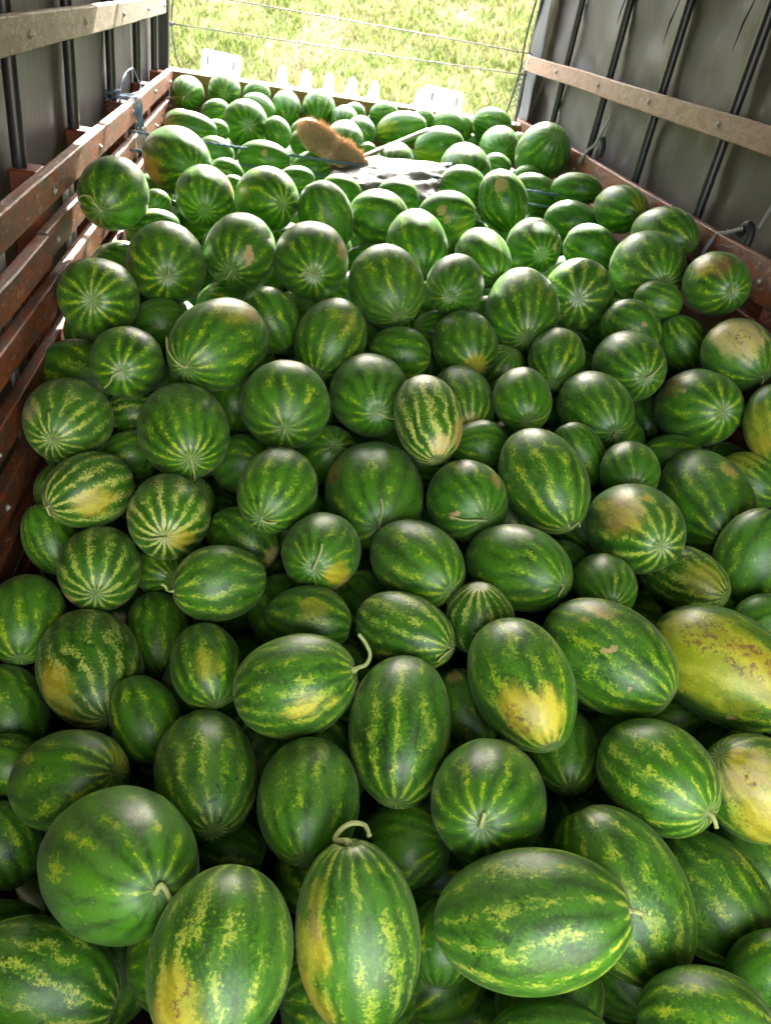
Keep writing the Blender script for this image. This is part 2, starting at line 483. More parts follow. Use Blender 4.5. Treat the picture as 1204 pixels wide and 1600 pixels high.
def ground_material():
    k = NT('meadow_soil'); P = k.obj()
    c = k.mix(k.noise(P, .9, 5), (.13, .17, .035), (.20, .20, .075))
    c = k.mix(k.sstep(k.noise(P, .55, 4, .6), .50, .66), c, (.30, .21, .13))
    yy = k.n('ShaderNodeSeparateXYZ'); k.l(P, yy.inputs[0])
    c = k.mix(k.sstep(yy.outputs[1], 7.5, 9.5, 1.0, 0.0), c, k.mix(k.noise(P, 1.2, 6), (.36, .29, .21), (.50, .43, .34)))
    k.put(k.b.inputs['Base Color'], c); k.b.inputs['Roughness'].default_value = .95
    return k.m
def grass_material():
    k = NT('meadow_grass'); P = k.obj()
    oi = k.n('ShaderNodeNewGeometry').outputs['Random Per Island']
    big = k.noise(P, .55, 4, .6); b2 = k.noise(P, 1.9, 3)
    green = k.mix(oi, (.075, .125, .016), (.15, .20, .035))
    straw = k.mix(oi, (.21, .21, .07), (.30, .285, .125))
    pink = k.mix(oi, (.23, .16, .09), (.32, .23, .155))
    c = k.mix(k.sstep(k.math('ADD', b2, k.math('MULTIPLY', k.math('SUBTRACT', oi, .5), .4)), .40, .62), green, straw)
    c = k.mix(k.math('MULTIPLY', k.sstep(big, .55, .67), .7), c, pink)
    k.put(k.b.inputs['Base Color'], c); k.b.inputs['Roughness'].default_value = .7
    tr = k.n('ShaderNodeBsdfTranslucent'); k.l(c, tr.inputs[0])
    ms = k.n('ShaderNodeMixShader'); ms.inputs[0].default_value = .45
    k.l(k.b.outputs[0], ms.inputs[1]); k.l(tr.outputs[0], ms.inputs[2]); k.l(ms.outputs[0], k.out.inputs[0])
    return k.m
SOIL = ground_material(); GRASS = grass_material()

# ------------------------------------------------------------------ the ground and the grassy slope beyond the cab
GZ = -2.95
def ground_height(x, y):
    t = max(0.0, y - 8.5)
    h = GZ + min(t * .40, 17.0 + .02 * t) + (0 if t == 0 else .25 * noise.noise(Vector((x * .15, y * .15, 3.0))) * min(1, t / 2))
    return h
def build_ground():
    xs = [-300, -120, -50, -25] + [-14 + i * .8 for i in range(41)] + [25, 35, 60, 130, 300]
    ys = [-300, -120, -50, -20, -8, 0, 4, 8] + [8.5 + i * .6 for i in range(24)] + [25, 29, 34, 40, 46, 52, 70, 130, 300]
    vs = [(x, y, ground_height(x, y)) for y in ys for x in xs]
    n = len(xs)
    fs = [(j * n + i, j * n + i + 1, (j + 1) * n + i + 1, (j + 1) * n + i) for j in range(len(ys) - 1) for i in range(n - 1)]
    me = bpy.data.meshes.new('meadow_ground'); me.from_pydata(vs, [], fs); me.materials.append(SOIL)
    me.polygons.foreach_set('use_smooth', [True] * len(me.polygons))
    tag(link_mesh('meadow_ground', me), kind='structure')
build_ground()

def build_grass():
    g = np.random.RandomState(3)
    V = []; F = []
    def blade(x, y, z, h, w, ang, lean):
        i = len(V)
        dx, dy = math.cos(ang), math.sin(ang)
        lx, ly = lean * h * math.cos(ang + 1.3), lean * h * math.sin(ang + 1.3)
        V.extend([(x - dx * w, y - dy * w, z), (x + dx * w, y + dy * w, z),
                  (x + dx * w * .6 + lx * .45, y + dy * w * .6 + ly * .45, z + h * .6), (x - dx * w * .6 + lx * .45, y - dy * w * .6 + ly * .45, z + h * .6),
                  (x + lx, y + ly, z + h)])
        F.append((i, i + 1, i + 2, i + 3)); F.append((i + 3, i + 2, i + 4))
    clumps = []
    for _ in range(15000):
        y = g.uniform(9.4, 19.0); x = g.uniform(-3.5 - .08 * y, 1.5 + .62 * y)
        clumps.append((x, y, g.uniform(.04, .15), g.randint(6, 13)))
    for x, y, h, n in clumps:
        p = noise.noise(Vector((x * .6, y * .6, 0)))
        h *= 1 + .7 * p
        for _ in range(n):
            bx, by = x + g.normal() * .11, y + g.normal() * .11
            blade(bx, by, ground_height(bx, by) - .02, h * g.uniform(.6, 1.35), g.uniform(.006, .018), g.uniform(0, 6.28), g.uniform(.3, 1.3))
    me = bpy.data.meshes.new('meadow_grass'); me.from_pydata(V, [], F); me.materials.append(GRASS)
    tag(link_mesh('meadow_grass', me), 'tall pale green and straw coloured grass on the sunny slope', 'grass', kind='stuff')
build_grass()

# ------------------------------------------------------------------ the truck
XL, XR, YH, ZF = -0.6435, 1.793, 5.99, -1.95
truck = empty('truck', (0, 0, 0))
tag(truck, 'open topped truck with worn rusty red slatted sides, seen from inside its load bed', 'truck')

def plank(name, x0, x1, y0, y1, z0, z1, mat, parent=truck, bevel=.004, jit=.0015):
    bm = bmesh.new()
    n = max(1, int((y1 - y0) / .35))
    # box with cuts along its length so that it can wander a little
    rows = []
    for i in range(n + 1):
        y = y0 + (y1 - y0) * i / n
        dz = rnd.uniform(-jit, jit) * 2; dx = rnd.uniform(-jit, jit)
        c = bevel
        ring = [(x0 + c, z0), (x1 - c, z0), (x1, z0 + c), (x1, z1 - c), (x1 - c, z1), (x0 + c, z1), (x0, z1 - c), (x0, z0 + c)]
        rows.append([bm.verts.new((a + dx, y, b + dz + rnd.uniform(-.0012, .0012))) for a, b in ring])
    for a, b in zip(rows[:-1], rows[1:]):
        for k in range(8):
            bm.faces.new((a[k], b[k], b[(k + 1) % 8], a[(k + 1) % 8]))
    bm.faces.new(rows[0]); bm.faces.new(rows[-1][::-1])
    return from_bm(name, bm, mat, parent)

def bolt(x, y, z, nx, parent=truck, r=.0075):
    bm = bmesh.new()
    add_tube(bm, [(x, y, z), (x + nx * .004, y, z), (x + nx * .004, y, z), (x + nx * .009, y, z)], [r * 1.5, r * 1.5, r, r * .7], 10)
    return from_bm('bolt', bm, BOLT, parent)

# load floor boards
bw = (XR - XL + .1) / 10
for i in range(10):
    plank('floor_board', XL - .05 + i * bw + .001, XL - .05 + (i + 1) * bw - .001, -1.5, YH, ZF - .04, ZF, FLOORW)

bm = bmesh.new(); add_box(bm, ((XL + XR) / 2, 2.4, ZF - .05), (XR - XL + .1, 7.1, .012)); from_bm('floor_light_block', bm, PIPE, truck)  # added sheet, only blocks light coming up through the board seams
# the side planks: top edges measured on the picture
tops = [-.583, -.744, -.906, -1.080, -1.256, -1.432, -1.608, -1.784]
hts = [.096, .092, .092, .096, .10, .10, .10, .10]
left_planks = []
for i, (zt, h) in enumerate(zip(tops, hts)):
    if i == 1:       # two boards that meet near a stake
        plank('side_plank', XL - .034, XL + .004, -1.45, 2.52, zt - h - .008, zt - .006, RAIL)
        plank('side_plank', XL - .036, XL - .004, 2.535, YH - .02, zt - h, zt, RAIL)
    else:
        plank('side_plank', XL - .036, XL, -1.45, YH - .02 + (0 if i else .015), zt - h, zt, RAIL)
rtops = [-.560, -.760, -.936, -1.110, -1.286, -1.462, -1.638, -1.8]
rh = [.150, .12, .10, .10, .10, .10, .10, .10]
for zt, h in zip(rtops, rh):
    plank('side_plank', XR, XR + .034, -1.45, YH + .16, zt - h, zt, RAIL)

# bows: black pipe hoops that carry the tarpaulin, with wooden stakes at their feet
LY = [5.83, 5.10, 4.28, 3.43, 2.66, 1.87, 1.07, .27, -.53, -1.33]
RY = [5.54, 4.755, 4.035, 3.32, 2.62, 1.90, 1.15, .35, -.45, -1.25]
ROOF = 0.99
for ly, ry in zip(LY, RY):
    bm = bmesh.new()
    xl, xr = XL - .098, XR + .068
    pts = [(xl, ly, -.70), (xl, ly, .2), (xl, ly, .80), (xl + .06, ly + (ry - ly) * .03, .90), (xl + .22, ly + (ry - ly) * .1, ROOF - .02),
           ((xl + xr) / 2, (ly + ry) / 2, ROOF + .05),
           (xr - .22, ry - (ry - ly) * .1, ROOF - .02), (xr - .06, ry - (ry - ly) * .03, .90), (xr, ry, .80), (xr, ry, .2), (xr, ry, -.70)]
    add_tube(bm, smooth_path(pts, 5), .0225, 10)
    from_bm('hoop', bm, PIPE, truck, True)
    for side, yy in ((-1, ly), (1, ry)):
        x = XL - .082 if side < 0 else XR + .078
        bm = bmesh.new()
        sx = .085 if side < 0 else .07
        add_box(bm, (x, yy + .015, (-.59 + ZF) / 2 - (.02 if side > 0 else 0)), (sx, .11, abs(-.59 - ZF)), bevel=.006)
        from_bm('stake', bm, RAIL_RED, truck)
        for zt, h in list(zip(tops, hts))[:5] if side < 0 else list(zip(rtops, rh))[:3]:
            bolt(XL + .001 if side < 0 else XR - .001, yy - .02 + rnd.uniform(-.01, .02), zt - h * rnd.uniform(.4, .65), -side)
# flat steel uprights between the stakes
for yy in (3.03, 3.12, 2.24, 4.70):
    bm = bmesh.new()
    add_box(bm, (XL - .055, yy, -1.2), (.012, .045, 1.05), bevel=.002)
    from_bm('steel_strap', bm, STEEL, truck)
# upper boards
plank('upper_board', XL - .068, XL - .035, -1.45, YH - .05, -.272, -.181, BOARD_GREY, jit=.0012)
plank('upper_board', XR + .008, XR + .042, -1.45, 6.28, -.256, -.163, BOARD_PINK, jit=.001)
for yy in LY: bolt(XL - .033, yy, -.228, 1, r=.008)
for yy in RY + [6.22]: bolt(XR + .006, yy - .02, -.208, -1, r=.009)
# corner posts
bm = bmesh.new(); add_box(bm, (XL - .06, YH + .02, -.4), (.07, .09, 3.1), bevel=.006); from_bm('corner_post', bm, PIPE, truck)
bm = bmesh.new(); add_tube(bm, [(XR + .045, 6.33, -1.9), (XR + .045, 6.33, .2), (XR + .05, 6.33, .85)], .016, 8); from_bm('corner_post', bm, PIPE, truck)

# headboard: three wide boards between the sides
hx0, hx1 = XL - .02, XR + .03
for z0, z1 in ((-.752, -.592), (-.92, -.758), (-1.09, -.926), (-1.26, -1.096), (-1.43, -1.266), (-1.6, -1.436), (-1.77, -1.606), (-1.94, -1.776)):
    bm = bmesh.new()
    add_box(bm, ((hx0 + hx1) / 2, YH + .02, (z0 + z1) / 2), (hx1 - hx0, .036, z1 - z0), bevel=.004, jit=.002)
    from_bm('headboard_plank', bm, HEAD, truck)
bm = bmesh.new()
add_box(bm, ((hx0 + hx1) / 2, YH + .07, -.590), (hx1 - hx0 + .04, .05, .014), bevel=.003)
from_bm('headboard_cap', bm, WHITE, truck)

# added unseen low gate of boards under the camera, shades the front gaps
for i in range(4):
    bm = bmesh.new(); add_box(bm, ((XL + XR) / 2, .275, -1.865 + i * .162), (XR - XL - .004, .035, .155), bevel=.004, jit=.002)
    from_bm('added_gate_plank', bm, RAIL, truck)

# the cab in front of the headboard with the lamps on its roof
def cab():
    bm = bmesh.new()
    prof = [(6.12, -1.9), (6.12, -.65), (6.20, -.622), (6.6, -.65), (7.2, -.70), (7.6, -.80), (7.8, -1.05), (8.15, -1.75), (8.2, -2.6), (6.12, -2.6)]
    xs = [(-.68, .10), (-.62, .02), (-.4, 0), (1.55, 0), (1.77, .02), (1.83, .10)]
    rows = []
    for x, drop in xs:
        rows.append([bm.verts.new((x, y, z - (drop if z > -1.2 else 0))) for y, z in prof])
    n = len(prof)
    for a, b in zip(rows[:-1], rows[1:]):
        for k in range(n):
            bm.faces.new((a[k], a[(k + 1) % n], b[(k + 1) % n], b[k]))
    bm.faces.new(rows[0][::-1]); bm.faces.new(rows[-1])
    return from_bm('cab_roof', bm, CABM, truck)
cabo = cab()
def marker(x):
    bm = bmesh.new()
    prof = [(.030, -.004), (.036, .0), (.038, .022), (.036, .05), (.030, .078), (.020, .098), (.008, .107), (.001, .109)]
    ring = []
    for r, z in prof:
        ring.append([bm.verts.new((x + r * math.cos(a), 6.22 + r * 1.5 * math.sin(a), -.585 + z)) for a in [math.pi * 2 * q / 14 for q in range(14)]])
    for a, b in zip(ring[:-1], ring[1:]):
        for q in range(14): bm.faces.new((a[q], a[(q + 1) % 14], b[(q + 1) % 14], b[q]))
    o = from_bm('marker_lamp', bm, MILK, cabo, True)
    bm = bmesh.new(); add_box(bm, (x, 6.22, -.605), (.10, .15, .035), bevel=.004); from_bm('marker_lamp_base', bm, GREYP, cabo)
for x in (.073, .243, .404, .568, .728, 1.068): marker(x)
def lamp_box(x0, x1, zb, h, tilt):
    xc = (x0 + x1) / 2; w = x1 - x0
    rot = Matrix.Rotation(tilt, 3, 'Y')
    def body(name, c, s, mat, bev):
        bm = bmesh.new(); add_box(bm, (0, 0, 0), s, bevel=bev, seg=3)
        for v in bm.verts: v.co = rot @ (v.co + Vector(c)) + Vector((xc, 6.25, zb + h / 2))
        return from_bm(name, bm, mat, cabo, False)
    # a shell with a recessed panel: frame of four bars and a pane set back
    t = .032
    bm = bmesh.new()
    for c, s in (((0, 0, h / 2 - t / 2), (w, .13, t)), ((0, 0, -h / 2 + t / 2), (w, .13, t)),
                 ((-w / 2 + t / 2, 0, 0), (t, .128, h - 2 * t)), ((w / 2 - t / 2, 0, 0), (t, .128, h - 2 * t)), ((0, .035, 0), (w - 2 * t, .03, h - 2 * t))):
        add_box(bm, c, s, bevel=.009 if s[2] > .05 or s[0] > .1 else .004, seg=2)
    for v in bm.verts: v.co = rot @ v.co + Vector((xc, 6.25, zb + h / 2))
    from_bm('lamp_box', bm, MILK, cabo)
    body('lamp_pane', (0, -.02, 0), (w - 2 * t - .045, .012, h - 2 * t - .004), PANE, .002)
    for s in (-1, 1): body('lamp_clip', (s * (w / 2 - .045), -.068, .012), (.016, .012, .055), GREYP, .003)
    for s in (-1, 1): body('lamp_foot', (s * (w / 2 - .03), 0, -h / 2 - .02), (.02, .05, .05), GREYP, .003)
lamp_box(-.478, -.214, -.600, .135, .06)
lamp_box(1.10, 1.375, -.600, .140, .06)

# chassis and wheels, so that the bed does not hang in the air
bm = bmesh.new()
for x in (.15, 1.0): add_box(bm, (x, 2.8, ZF - .17), (.1, 9.8, .22), bevel=.006)
for i in range(11): add_box(bm, (.575, -1.9 + i * .75, ZF - .08), (2.4, .07, .07))
from_bm('chassis', bm, PIPE, truck)
for x in (-.35, 1.5):
    for y in (-.2, 1.0, 7.1):
        bm = bmesh.new(); pr = [(-.12, .30), (-.12, .44), (-.09, .47), (.09, .47), (.12, .44), (.12, .30)]
        rings = [[bm.verts.new((x + a, y + r * math.cos(t), GZ + .47 + r * math.sin(t))) for a, r in pr] for t in [math.tau * q / 28 for q in range(28)]]
        for q in range(28):
            for e in range(5): bm.faces.new((rings[q][e], rings[q][e + 1], rings[(q + 1) % 28][e + 1], rings[(q + 1) % 28][e]))
        wo = from_bm('wheel', bm, RUBBER, truck, True)
        bm = bmesh.new(); add_tube(bm, [(x - .11, y, GZ + .47), (x - .03, y, GZ + .47), (x + .03, y, GZ + .47), (x + .11, y, GZ + .47)], [.31, .2, .2, .31], 24); from_bm('rim', bm, STEEL, wo)

# ------------------------------------------------------------------ tarpaulin
tarp = empty('tarpaulin', (0, 0, 0))
tag(tarp, 'grey stained tarpaulin stretched over black hoops along both sides and overhead', 'tarpaulin')
def sheet(name, fn, nu, nv, mat, parent=tarp, thick=.003):
    V = [tuple(fn(i / nu, j / nv)) for j in range(nv + 1) for i in range(nu + 1)]
    F = [(j * (nu + 1) + i, j * (nu + 1) + i + 1, (j + 1) * (nu + 1) + i + 1, (j + 1) * (nu + 1) + i) for j in range(nv) for i in range(nu)]
    me = bpy.data.meshes.new(name); me.from_pydata(V, [], F); me.materials.append(mat)
    me.polygons.foreach_set('use_smooth', [True] * len(me.polygons))
    o = link_mesh(name, me, parent)
    if thick:
        md = o.modifiers.new('t', 'SOLIDIFY'); md.thickness = thick; md.offset = 0
    return o
def sag(y, ys):
    a = sorted(ys); 
    for p, q in zip(a[:-1], a[1:]):
        if p <= y <= q:
            t = (y - p) / (q - p); return math.sin(t * math.pi)
    return .3
def left_sheet(u, v):
    y = -1.5 + u * 7.45; z = -2.0 + v * 2.92
    n = noise.noise(Vector((y * 2.2, z * .8, 1))) * .024 + noise.noise(Vector((y * 7, z * 2.0, 4))) * .011
    top = max(0, v - .92) * 1.3
    return (XL - .128 - .030 * sag(y, LY) - n * .9 + top, y, z)
sheet('side_sheet', left_sheet, 130, 58, TARP)
def right_sheet(u, v):
    y = -1.5 + u * (8.1 - .10 * max(0, v - .7)); z = -2.0 + v * 2.92
    n = noise.noise(Vector((y * 2.0, z * .9, 9))) * .030 + noise.noise(Vector((y * 6 + z * 2, z * 2.2, 14))) * .013 + abs(noise.noise(Vector((y * 3 - z * 4, z * 2.4 + y, 21)))) * .034 + abs(noise.noise(Vector((y * 5 + z * 3, z * 3 - y, 5)))) * .018
    fold = .045 * math.sin(y * 9 + 1.5 * z) * max(0, min(1, (z - .0) / .35))
    top = max(0, v - .92) * 1.3
    return (XR + .098 + .026 * sag(y, RY) + n + fold - top, y, z)
sheet('side_sheet', right_sheet, 130, 58, TARP)
def roof_sheet(u, v):
    y = -1.5 + u * ROOF_LEN; s = v * 2 - 1
    x = (XL + XR) / 2 + s * 1.30
    z = ROOF + .075 - .19 * abs(s) ** 6 - .025 * sag(y, LY) + noise.noise(Vector((x * 2, y * 2, 0))) * .012
    return (x, y, z)
ROOF_LEN = 6.85
sheet('roof_sheet', roof_sheet, 90, 24, TARP_TOP)
# loose corner flap on the right, curled inwards, bluish outer side showing
def flap(u, v):
    z = -.72 + v * 1.30
    wv = .5 + .5 * math.sin(v * 2.6 + .5)
    y = 6.0 + u * (.42 - .05 * v); 
    bend = math.sin(u * math.pi * .75)
    x = XR + .030 - .030 * bend * wv + .055 * u + noise.noise(Vector((u * 3, z * 3.5, 2))) * .022
    return (x, y, z)
sheet('corner_flap', flap, 12, 40, TARP_OUT)
# rope-bound hem of the flap
bm = bmesh.new(); add_tube(bm, [Vector(flap(1.0, j / 30)) + Vector((0, .012, 0)) for j in range(31)], .010, 6); from_bm('hem_cord', bm, RUBBER, tarp, True)
# little slits in the sheet near the top
for y, z, ln in ((4.93, .17, .16), (4.25, .13, .19), (3.55, .15, .2)):
    bm = bmesh.new(); add_tube(bm, [(XR + .10, y - .03, z + ln * .5), (XR + .098, y, z), (XR + .10, y + .015, z - ln * .5)], [.002, .005, .001], 6)
    from_bm('loose_thread', bm, RUBBER, tarp)

# ------------------------------------------------------------------ watermelons
# place, pole axis, half width, half length, kind of pole shown, stripe strength, label, stains and painted glare, scars, stem path
MELONS = [
    ([-0.519, 2.968, -0.704], [-0.149, -0.968, -0.202], 0.1187, 0.1489, 's', 0.45, 'round watermelon with long curled stem, touching the left plank rail near the rope knot', [], [], [[-0.5591, 2.8209, -0.7107], [-0.5759, 2.8287, -0.6919], [-0.6043, 2.8464, -0.6973], [-0.6206, 2.8612, -0.713]]),
    ([-0.398, 3.856, -0.738], [0.477, -0.879, 0.013], 0.1443, 0.1959, 'b', 0.35, 'large watermelon with tan and yellow left flank, just right of the blue rope knot', [[-0.511, 3.773, -0.776, 0.088, 'yellow'], [-0.538, 3.847, -0.812, 0.056, 'tan']], [], []),
    ([-0.233, 3.333, -0.758], [0.056, -0.979, -0.195], 0.1159, 0.1354, 'b', 0.5, 'watermelon with a peach scuffed right shoulder, directly below the yellow-flanked one by the rope', [[-0.136, 3.357, -0.696, 0.066, 'tan']], [], []),
    ([-0.313, 2.711, -0.847], [0.134, -0.991, 0.018], 0.131, 0.1681, 's', 0.5, 'round watermelon with sunlit grey top and short straight stem, right of the starburst melon', [], [], [[-0.2855, 2.5424, -0.8244], [-0.2876, 2.5438, -0.8106]]),
    ([-0.07, 2.841, -0.818], [-0.179, -0.963, -0.202], 0.1254, 0.1558, 's', 0.45, 'watermelon with small tan scars and a short slanted stem, left of centre in upper pile', [], [[-0.038, 2.703, -0.79, 0.0164], [-0.037, 2.715, -0.767, 0.0094], [-0.038, 2.697, -0.81, 0.0094]], [[-0.1031, 2.6898, -0.8599], [-0.1137, 2.6995, -0.8799]]),
    ([-0.487, 2.467, -0.906], [0.028, -0.963, 0.27], 0.1222, 0.1514, 'b', 0.6, 'watermelon with bright starburst of yellow lines on its end, against the left planks', [], [], []),
    ([-0.527, 5.804, -0.692], [-0.063, -0.998, -0.025], 0.1039, 0.153, 's', 0.3, 'watermelon in the rear left corner touching the headboard and left rail', [], [], []),
    ([-0.296, 5.828, -0.643], [0.022, -0.997, -0.071], 0.1052, 0.1295, 'b', 0.5, 'pale topped watermelon below the left white roof lamp box at the headboard', [], [], []),
    ([-0.089, 5.881, -0.642], [-0.948, -0.185, -0.257], 0.075, 0.094, '', 0.4, 'small half hidden watermelon against the headboard, just right of the left lamp box', [], [], []),
    ([0.111, 5.834, -0.697], [0.068, -0.838, -0.542], 0.0992, 0.1312, 'b', 0.4, 'upright pale watermelon against the headboard under the leftmost white marker lamp', [], [], []),
    ([0.329, 5.839, -0.667], [0.018, -0.841, -0.541], 0.1118, 0.1206, 'b', 0.4, 'upright pale watermelon against the headboard under the second and third marker lamps', [], [], []),
    ([-0.073, 5.715, -0.712], [0.766, -0.625, -0.153], 0.0964, 0.127, 'b', 0.4, 'watermelon with bright rim behind the big end-on one, near the headboard', [], [], []),
    ([-0.322, 5.367, -0.718], [0.941, -0.042, 0.335], 0.0727, 0.0899, '', 0.4, 'small watermelon left of the big end-on one, in the second row from headboard', [], [], []),
    ([-0.13, 5.057, -0.716], [0.139, -0.989, 0.059], 0.1319, 0.1358, 's', 0.25, 'big watermelon facing end-on with pale rim, left side near the headboard', [], [], []),
    ([0.057, 4.957, -0.727], [0.476, -0.271, -0.836], 0.0781, 0.0928, '', 0.35, 'half hidden watermelon right of the big end-on one near the headboard', [], [], []),
    ([-0.408, 4.659, -0.719], [0.998, -0.059, -0.015], 0.0822, 0.1412, '', 0.2, 'flat lying dark watermelon with orange left end, beside the far left rail', [[-0.523, 4.617, -0.729, 0.066, 'tan']], [], []),
    ([-0.284, 4.776, -0.738], [0.942, -0.036, 0.333], 0.0631, 0.0774, '', 0.3, 'small watermelon sliver between the orange-ended one and the big end-on one', [], [], []),
    ([-0.248, 4.22, -0.747], [0.986, -0.109, -0.129], 0.0753, 0.0926, '', 0.3, 'watermelon with white sunlit top behind the large yellow-flanked one, under the upper blue rope', [], [], []),
    ([-0.176, 3.888, -0.764], [-0.975, -0.158, 0.154], 0.0619, 0.0792, '', 0.3, 'small flat watermelon under the lower blue rope, right of the yellow-flanked one', [], [], []),
    ([-0.14, 3.68, -0.784], [-0.935, -0.236, -0.263], 0.0521, 0.0621, '', 0.3, 'tiny visible pale top of a watermelon above the peach-shouldered one', [], [], []),
    ([-0.009, 4.167, -0.736], [0.99, -0.132, 0.052], 0.0847, 0.134, '', 0.2, 'wide dark watermelon crossed by both blue ropes, left of the broom head', [], [[-0.01, 4.095, -0.691, 0.0138]], []),
    ([0.016, 3.419, -0.755], [0.39, -0.91, 0.142], 0.1262, 0.161, 'b', 0.6, 'watermelon with green starburst end, below the blue ropes left of the broom', [], [], []),
    ([0.259, 3.318, -0.77], [-0.488, 0.094, 0.868], 0.1112, 0.1411, '', 0.35, 'dark leaning watermelon with white sunlit edge, right of the starburst one below the ropes', [], [], []),
    ([0.184, 2.811, -0.811], [0.002, -1.0, -0.005], 0.1335, 0.1743, 's', 0.45, 'watermelon with tan scratched right shoulder and curved stem on its face', [[0.285, 2.744, -0.741, 0.045, 'tan']], [], [[0.1656, 2.6341, -0.802], [0.1465, 2.6368, -0.8072], [0.137, 2.639, -0.8223]]),
    ([0.489, 3.394, -0.77], [0.948, -0.304, -0.093], 0.1189, 0.1354, '', 0.65, 'watermelon with broad pale slanting stripes below the white sack', [], [], []),
    ([0.352, 3.814, -0.768], [-0.998, -0.041, 0.057], 0.0813, 0.098, '', 0.15, 'small grey dusty watermelon just below the broom bristles', [], [], []),
    ([0.631, 3.866, -0.769], [-0.985, 0.048, 0.165], 0.0893, 0.1038, '', 0.3, 'dark watermelon overlapping the lower edge of the white sack', [], [], []),
    ([0.606, 3.067, -0.776], [0.116, -0.918, -0.379], 0.121, 0.1574, 'b', 0.55, 'watermelon with white sunlit crown and light lower stripes, in the middle below the sack', [], [], []),
    ([0.819, 3.579, -0.765], [0.916, -0.301, 0.265], 0.1092, 0.136, '', 0.35, 'watermelon with two tan scars on its front, right of the middle below the sack', [[0.87, 3.473, -0.777, 0.045, 'olive']], [[0.773, 3.489, -0.722, 0.0182], [0.8, 3.471, -0.752, 0.0152]], []),
    ([0.449, 2.704, -0.841], [0.234, -0.914, -0.333], 0.1345, 0.1622, 'b', 0.6, 'tilted watermelon with pale broken stripes, blossom end down, centre of upper pile', [], [], []),
    ([0.713, 2.769, -0.827], [-0.319, -0.947, -0.017], 0.1076, 0.1449, 'b', 0.35, 'small bluish watermelon with dark dot on its end, right of the tilted centre one', [], [], []),
    ([0.884, 3.062, -0.796], [0.209, -0.959, -0.193], 0.1071, 0.1524, 'b', 0.45, 'watermelon with wide white sunlit top behind the small bluish one', [], [], []),
    ([1.016, 4.168, -0.738], [-0.985, 0.115, 0.13], 0.1071, 0.1299, '', 0.3, 'watermelon touching the right end of the white sack', [], [], []),
    ([1.18, 3.975, -0.735], [0.424, -0.424, -0.801], 0.1221, 0.1523, '', 0.6, 'upright watermelon with large tan scar high on its face, right of the sack', [], [[1.132, 3.898, -0.646, 0.0274], [1.116, 3.891, -0.667, 0.0171]], []),
    ([1.104, 4.577, -0.719], [0.053, -0.993, -0.102], 0.1401, 0.1947, 'b', 0.25, 'dark watermelon with white rim standing above and right of the sack', [], [], []),
    ([1.082, 5.291, -0.719], [-0.979, 0.027, -0.201], 0.1266, 0.163, '', 0.25, 'large watermelon with white top and yellowish bottom beside the broom stick end', [[0.995, 5.212, -0.797, 0.103, 'olive']], [], []),
    ([1.548, 5.576, -0.707], [-0.182, -0.983, -0.038], 0.1391, 0.1883, 'b', 0.2, 'dark round watermelon in front of the rear right corner melons', [], [], []),
    ([1.429, 5.855, -0.735], [0.926, -0.376, -0.024], 0.0611, 0.0681, '', 0.3, 'tiny watermelon between the yellow-bottomed one and the dark round one at rear right', [], [], []),
    ([1.504, 5.885, -0.663], [0.923, -0.371, 0.101], 0.0691, 0.0905, '', 0.35, 'small watermelon in front of the rear right corner one, touching the dark round one', [], [], []),
    ([1.529, 5.811, -0.583], [-0.993, 0.117, 0.023], 0.0949, 0.1383, '', 0.5, 'watermelon in the rear right corner against the headboard', [], [], []),
    ([1.229, 5.853, -0.655], [-0.998, 0.064, 0.003], 0.1038, 0.1253, '', 0.2, 'glossy watermelon with bright highlight in front of the right white lamp box', [], [], []),
    ([1.339, 5.88, -0.644], [0.386, -0.471, -0.794], 0.0755, 0.0816, '', 0.3, 'sliver of watermelon just right of the glossy one below the right lamp box', [], [], []),
    ([1.057, 5.886, -0.639], [-0.998, 0.029, -0.056], 0.0715, 0.0803, '', 0.4, 'small watermelon against the headboard left of the right lamp box', [], [], []),
    ([0.881, 5.67, -0.693], [0.923, -0.252, 0.292], 0.1087, 0.1765, '', 0.3, 'oval watermelon with whitish top half lying above the broom stick', [[0.757, 5.617, -0.695, 0.08, 'olive']], [], []),
    ([0.773, 5.833, -0.635], [0.953, -0.252, 0.166], 0.074, 0.1009, '', 0.4, 'small pale watermelon against the headboard below the rightmost small marker lamp', [], [], []),
    ([0.732, 5.889, -0.708], [0.954, -0.241, 0.179], 0.0675, 0.0801, '', 0.4, 'little watermelon in front of the one below the rightmost marker lamp', [], [], []),
    ([0.57, 5.887, -0.67], [-0.982, -0.068, -0.175], 0.0704, 0.0837, '', 0.4, 'small watermelon against the headboard between fourth lamp and the one before it', [], [], []),
    ([0.5, 5.727, -0.702], [-0.079, -0.962, -0.26], 0.0912, 0.1169, 'b', 0.4, 'watermelon half in front of the small one at the centre of the headboard', [], [], []),
    ([0.592, 5.509, -0.725], [0.062, -0.975, 0.212], 0.0961, 0.128, 's', 0.2, 'dark watermelon with a thin stem left of the whitish oval one', [], [], [[0.6158, 5.3806, -0.7101], [0.6398, 5.3902, -0.727]]),
    ([0.445, 4.987, -0.72], [-0.201, -0.951, -0.236], 0.1121, 0.1471, 'b', 0.3, 'round dark watermelon with white rim right behind the broom head', [], [], []),
    ([0.233, 5.22, -0.732], [-0.976, -0.124, -0.178], 0.0774, 0.1019, '', 0.3, 'small pale top of a watermelon behind the grey one at the broom tip', [], [], []),
    ([0.223, 4.785, -0.726], [0.96, -0.152, 0.237], 0.0816, 0.1014, '', 0.2, 'grey topped watermelon partly hidden by the broom tip', [], [], []),
    ([0.7, 4.582, -0.727], [-0.418, -0.905, -0.083], 0.0997, 0.1495, 'b', 0.3, 'watermelon with scratched white arch on top between broom stick and sack', [], [], []),
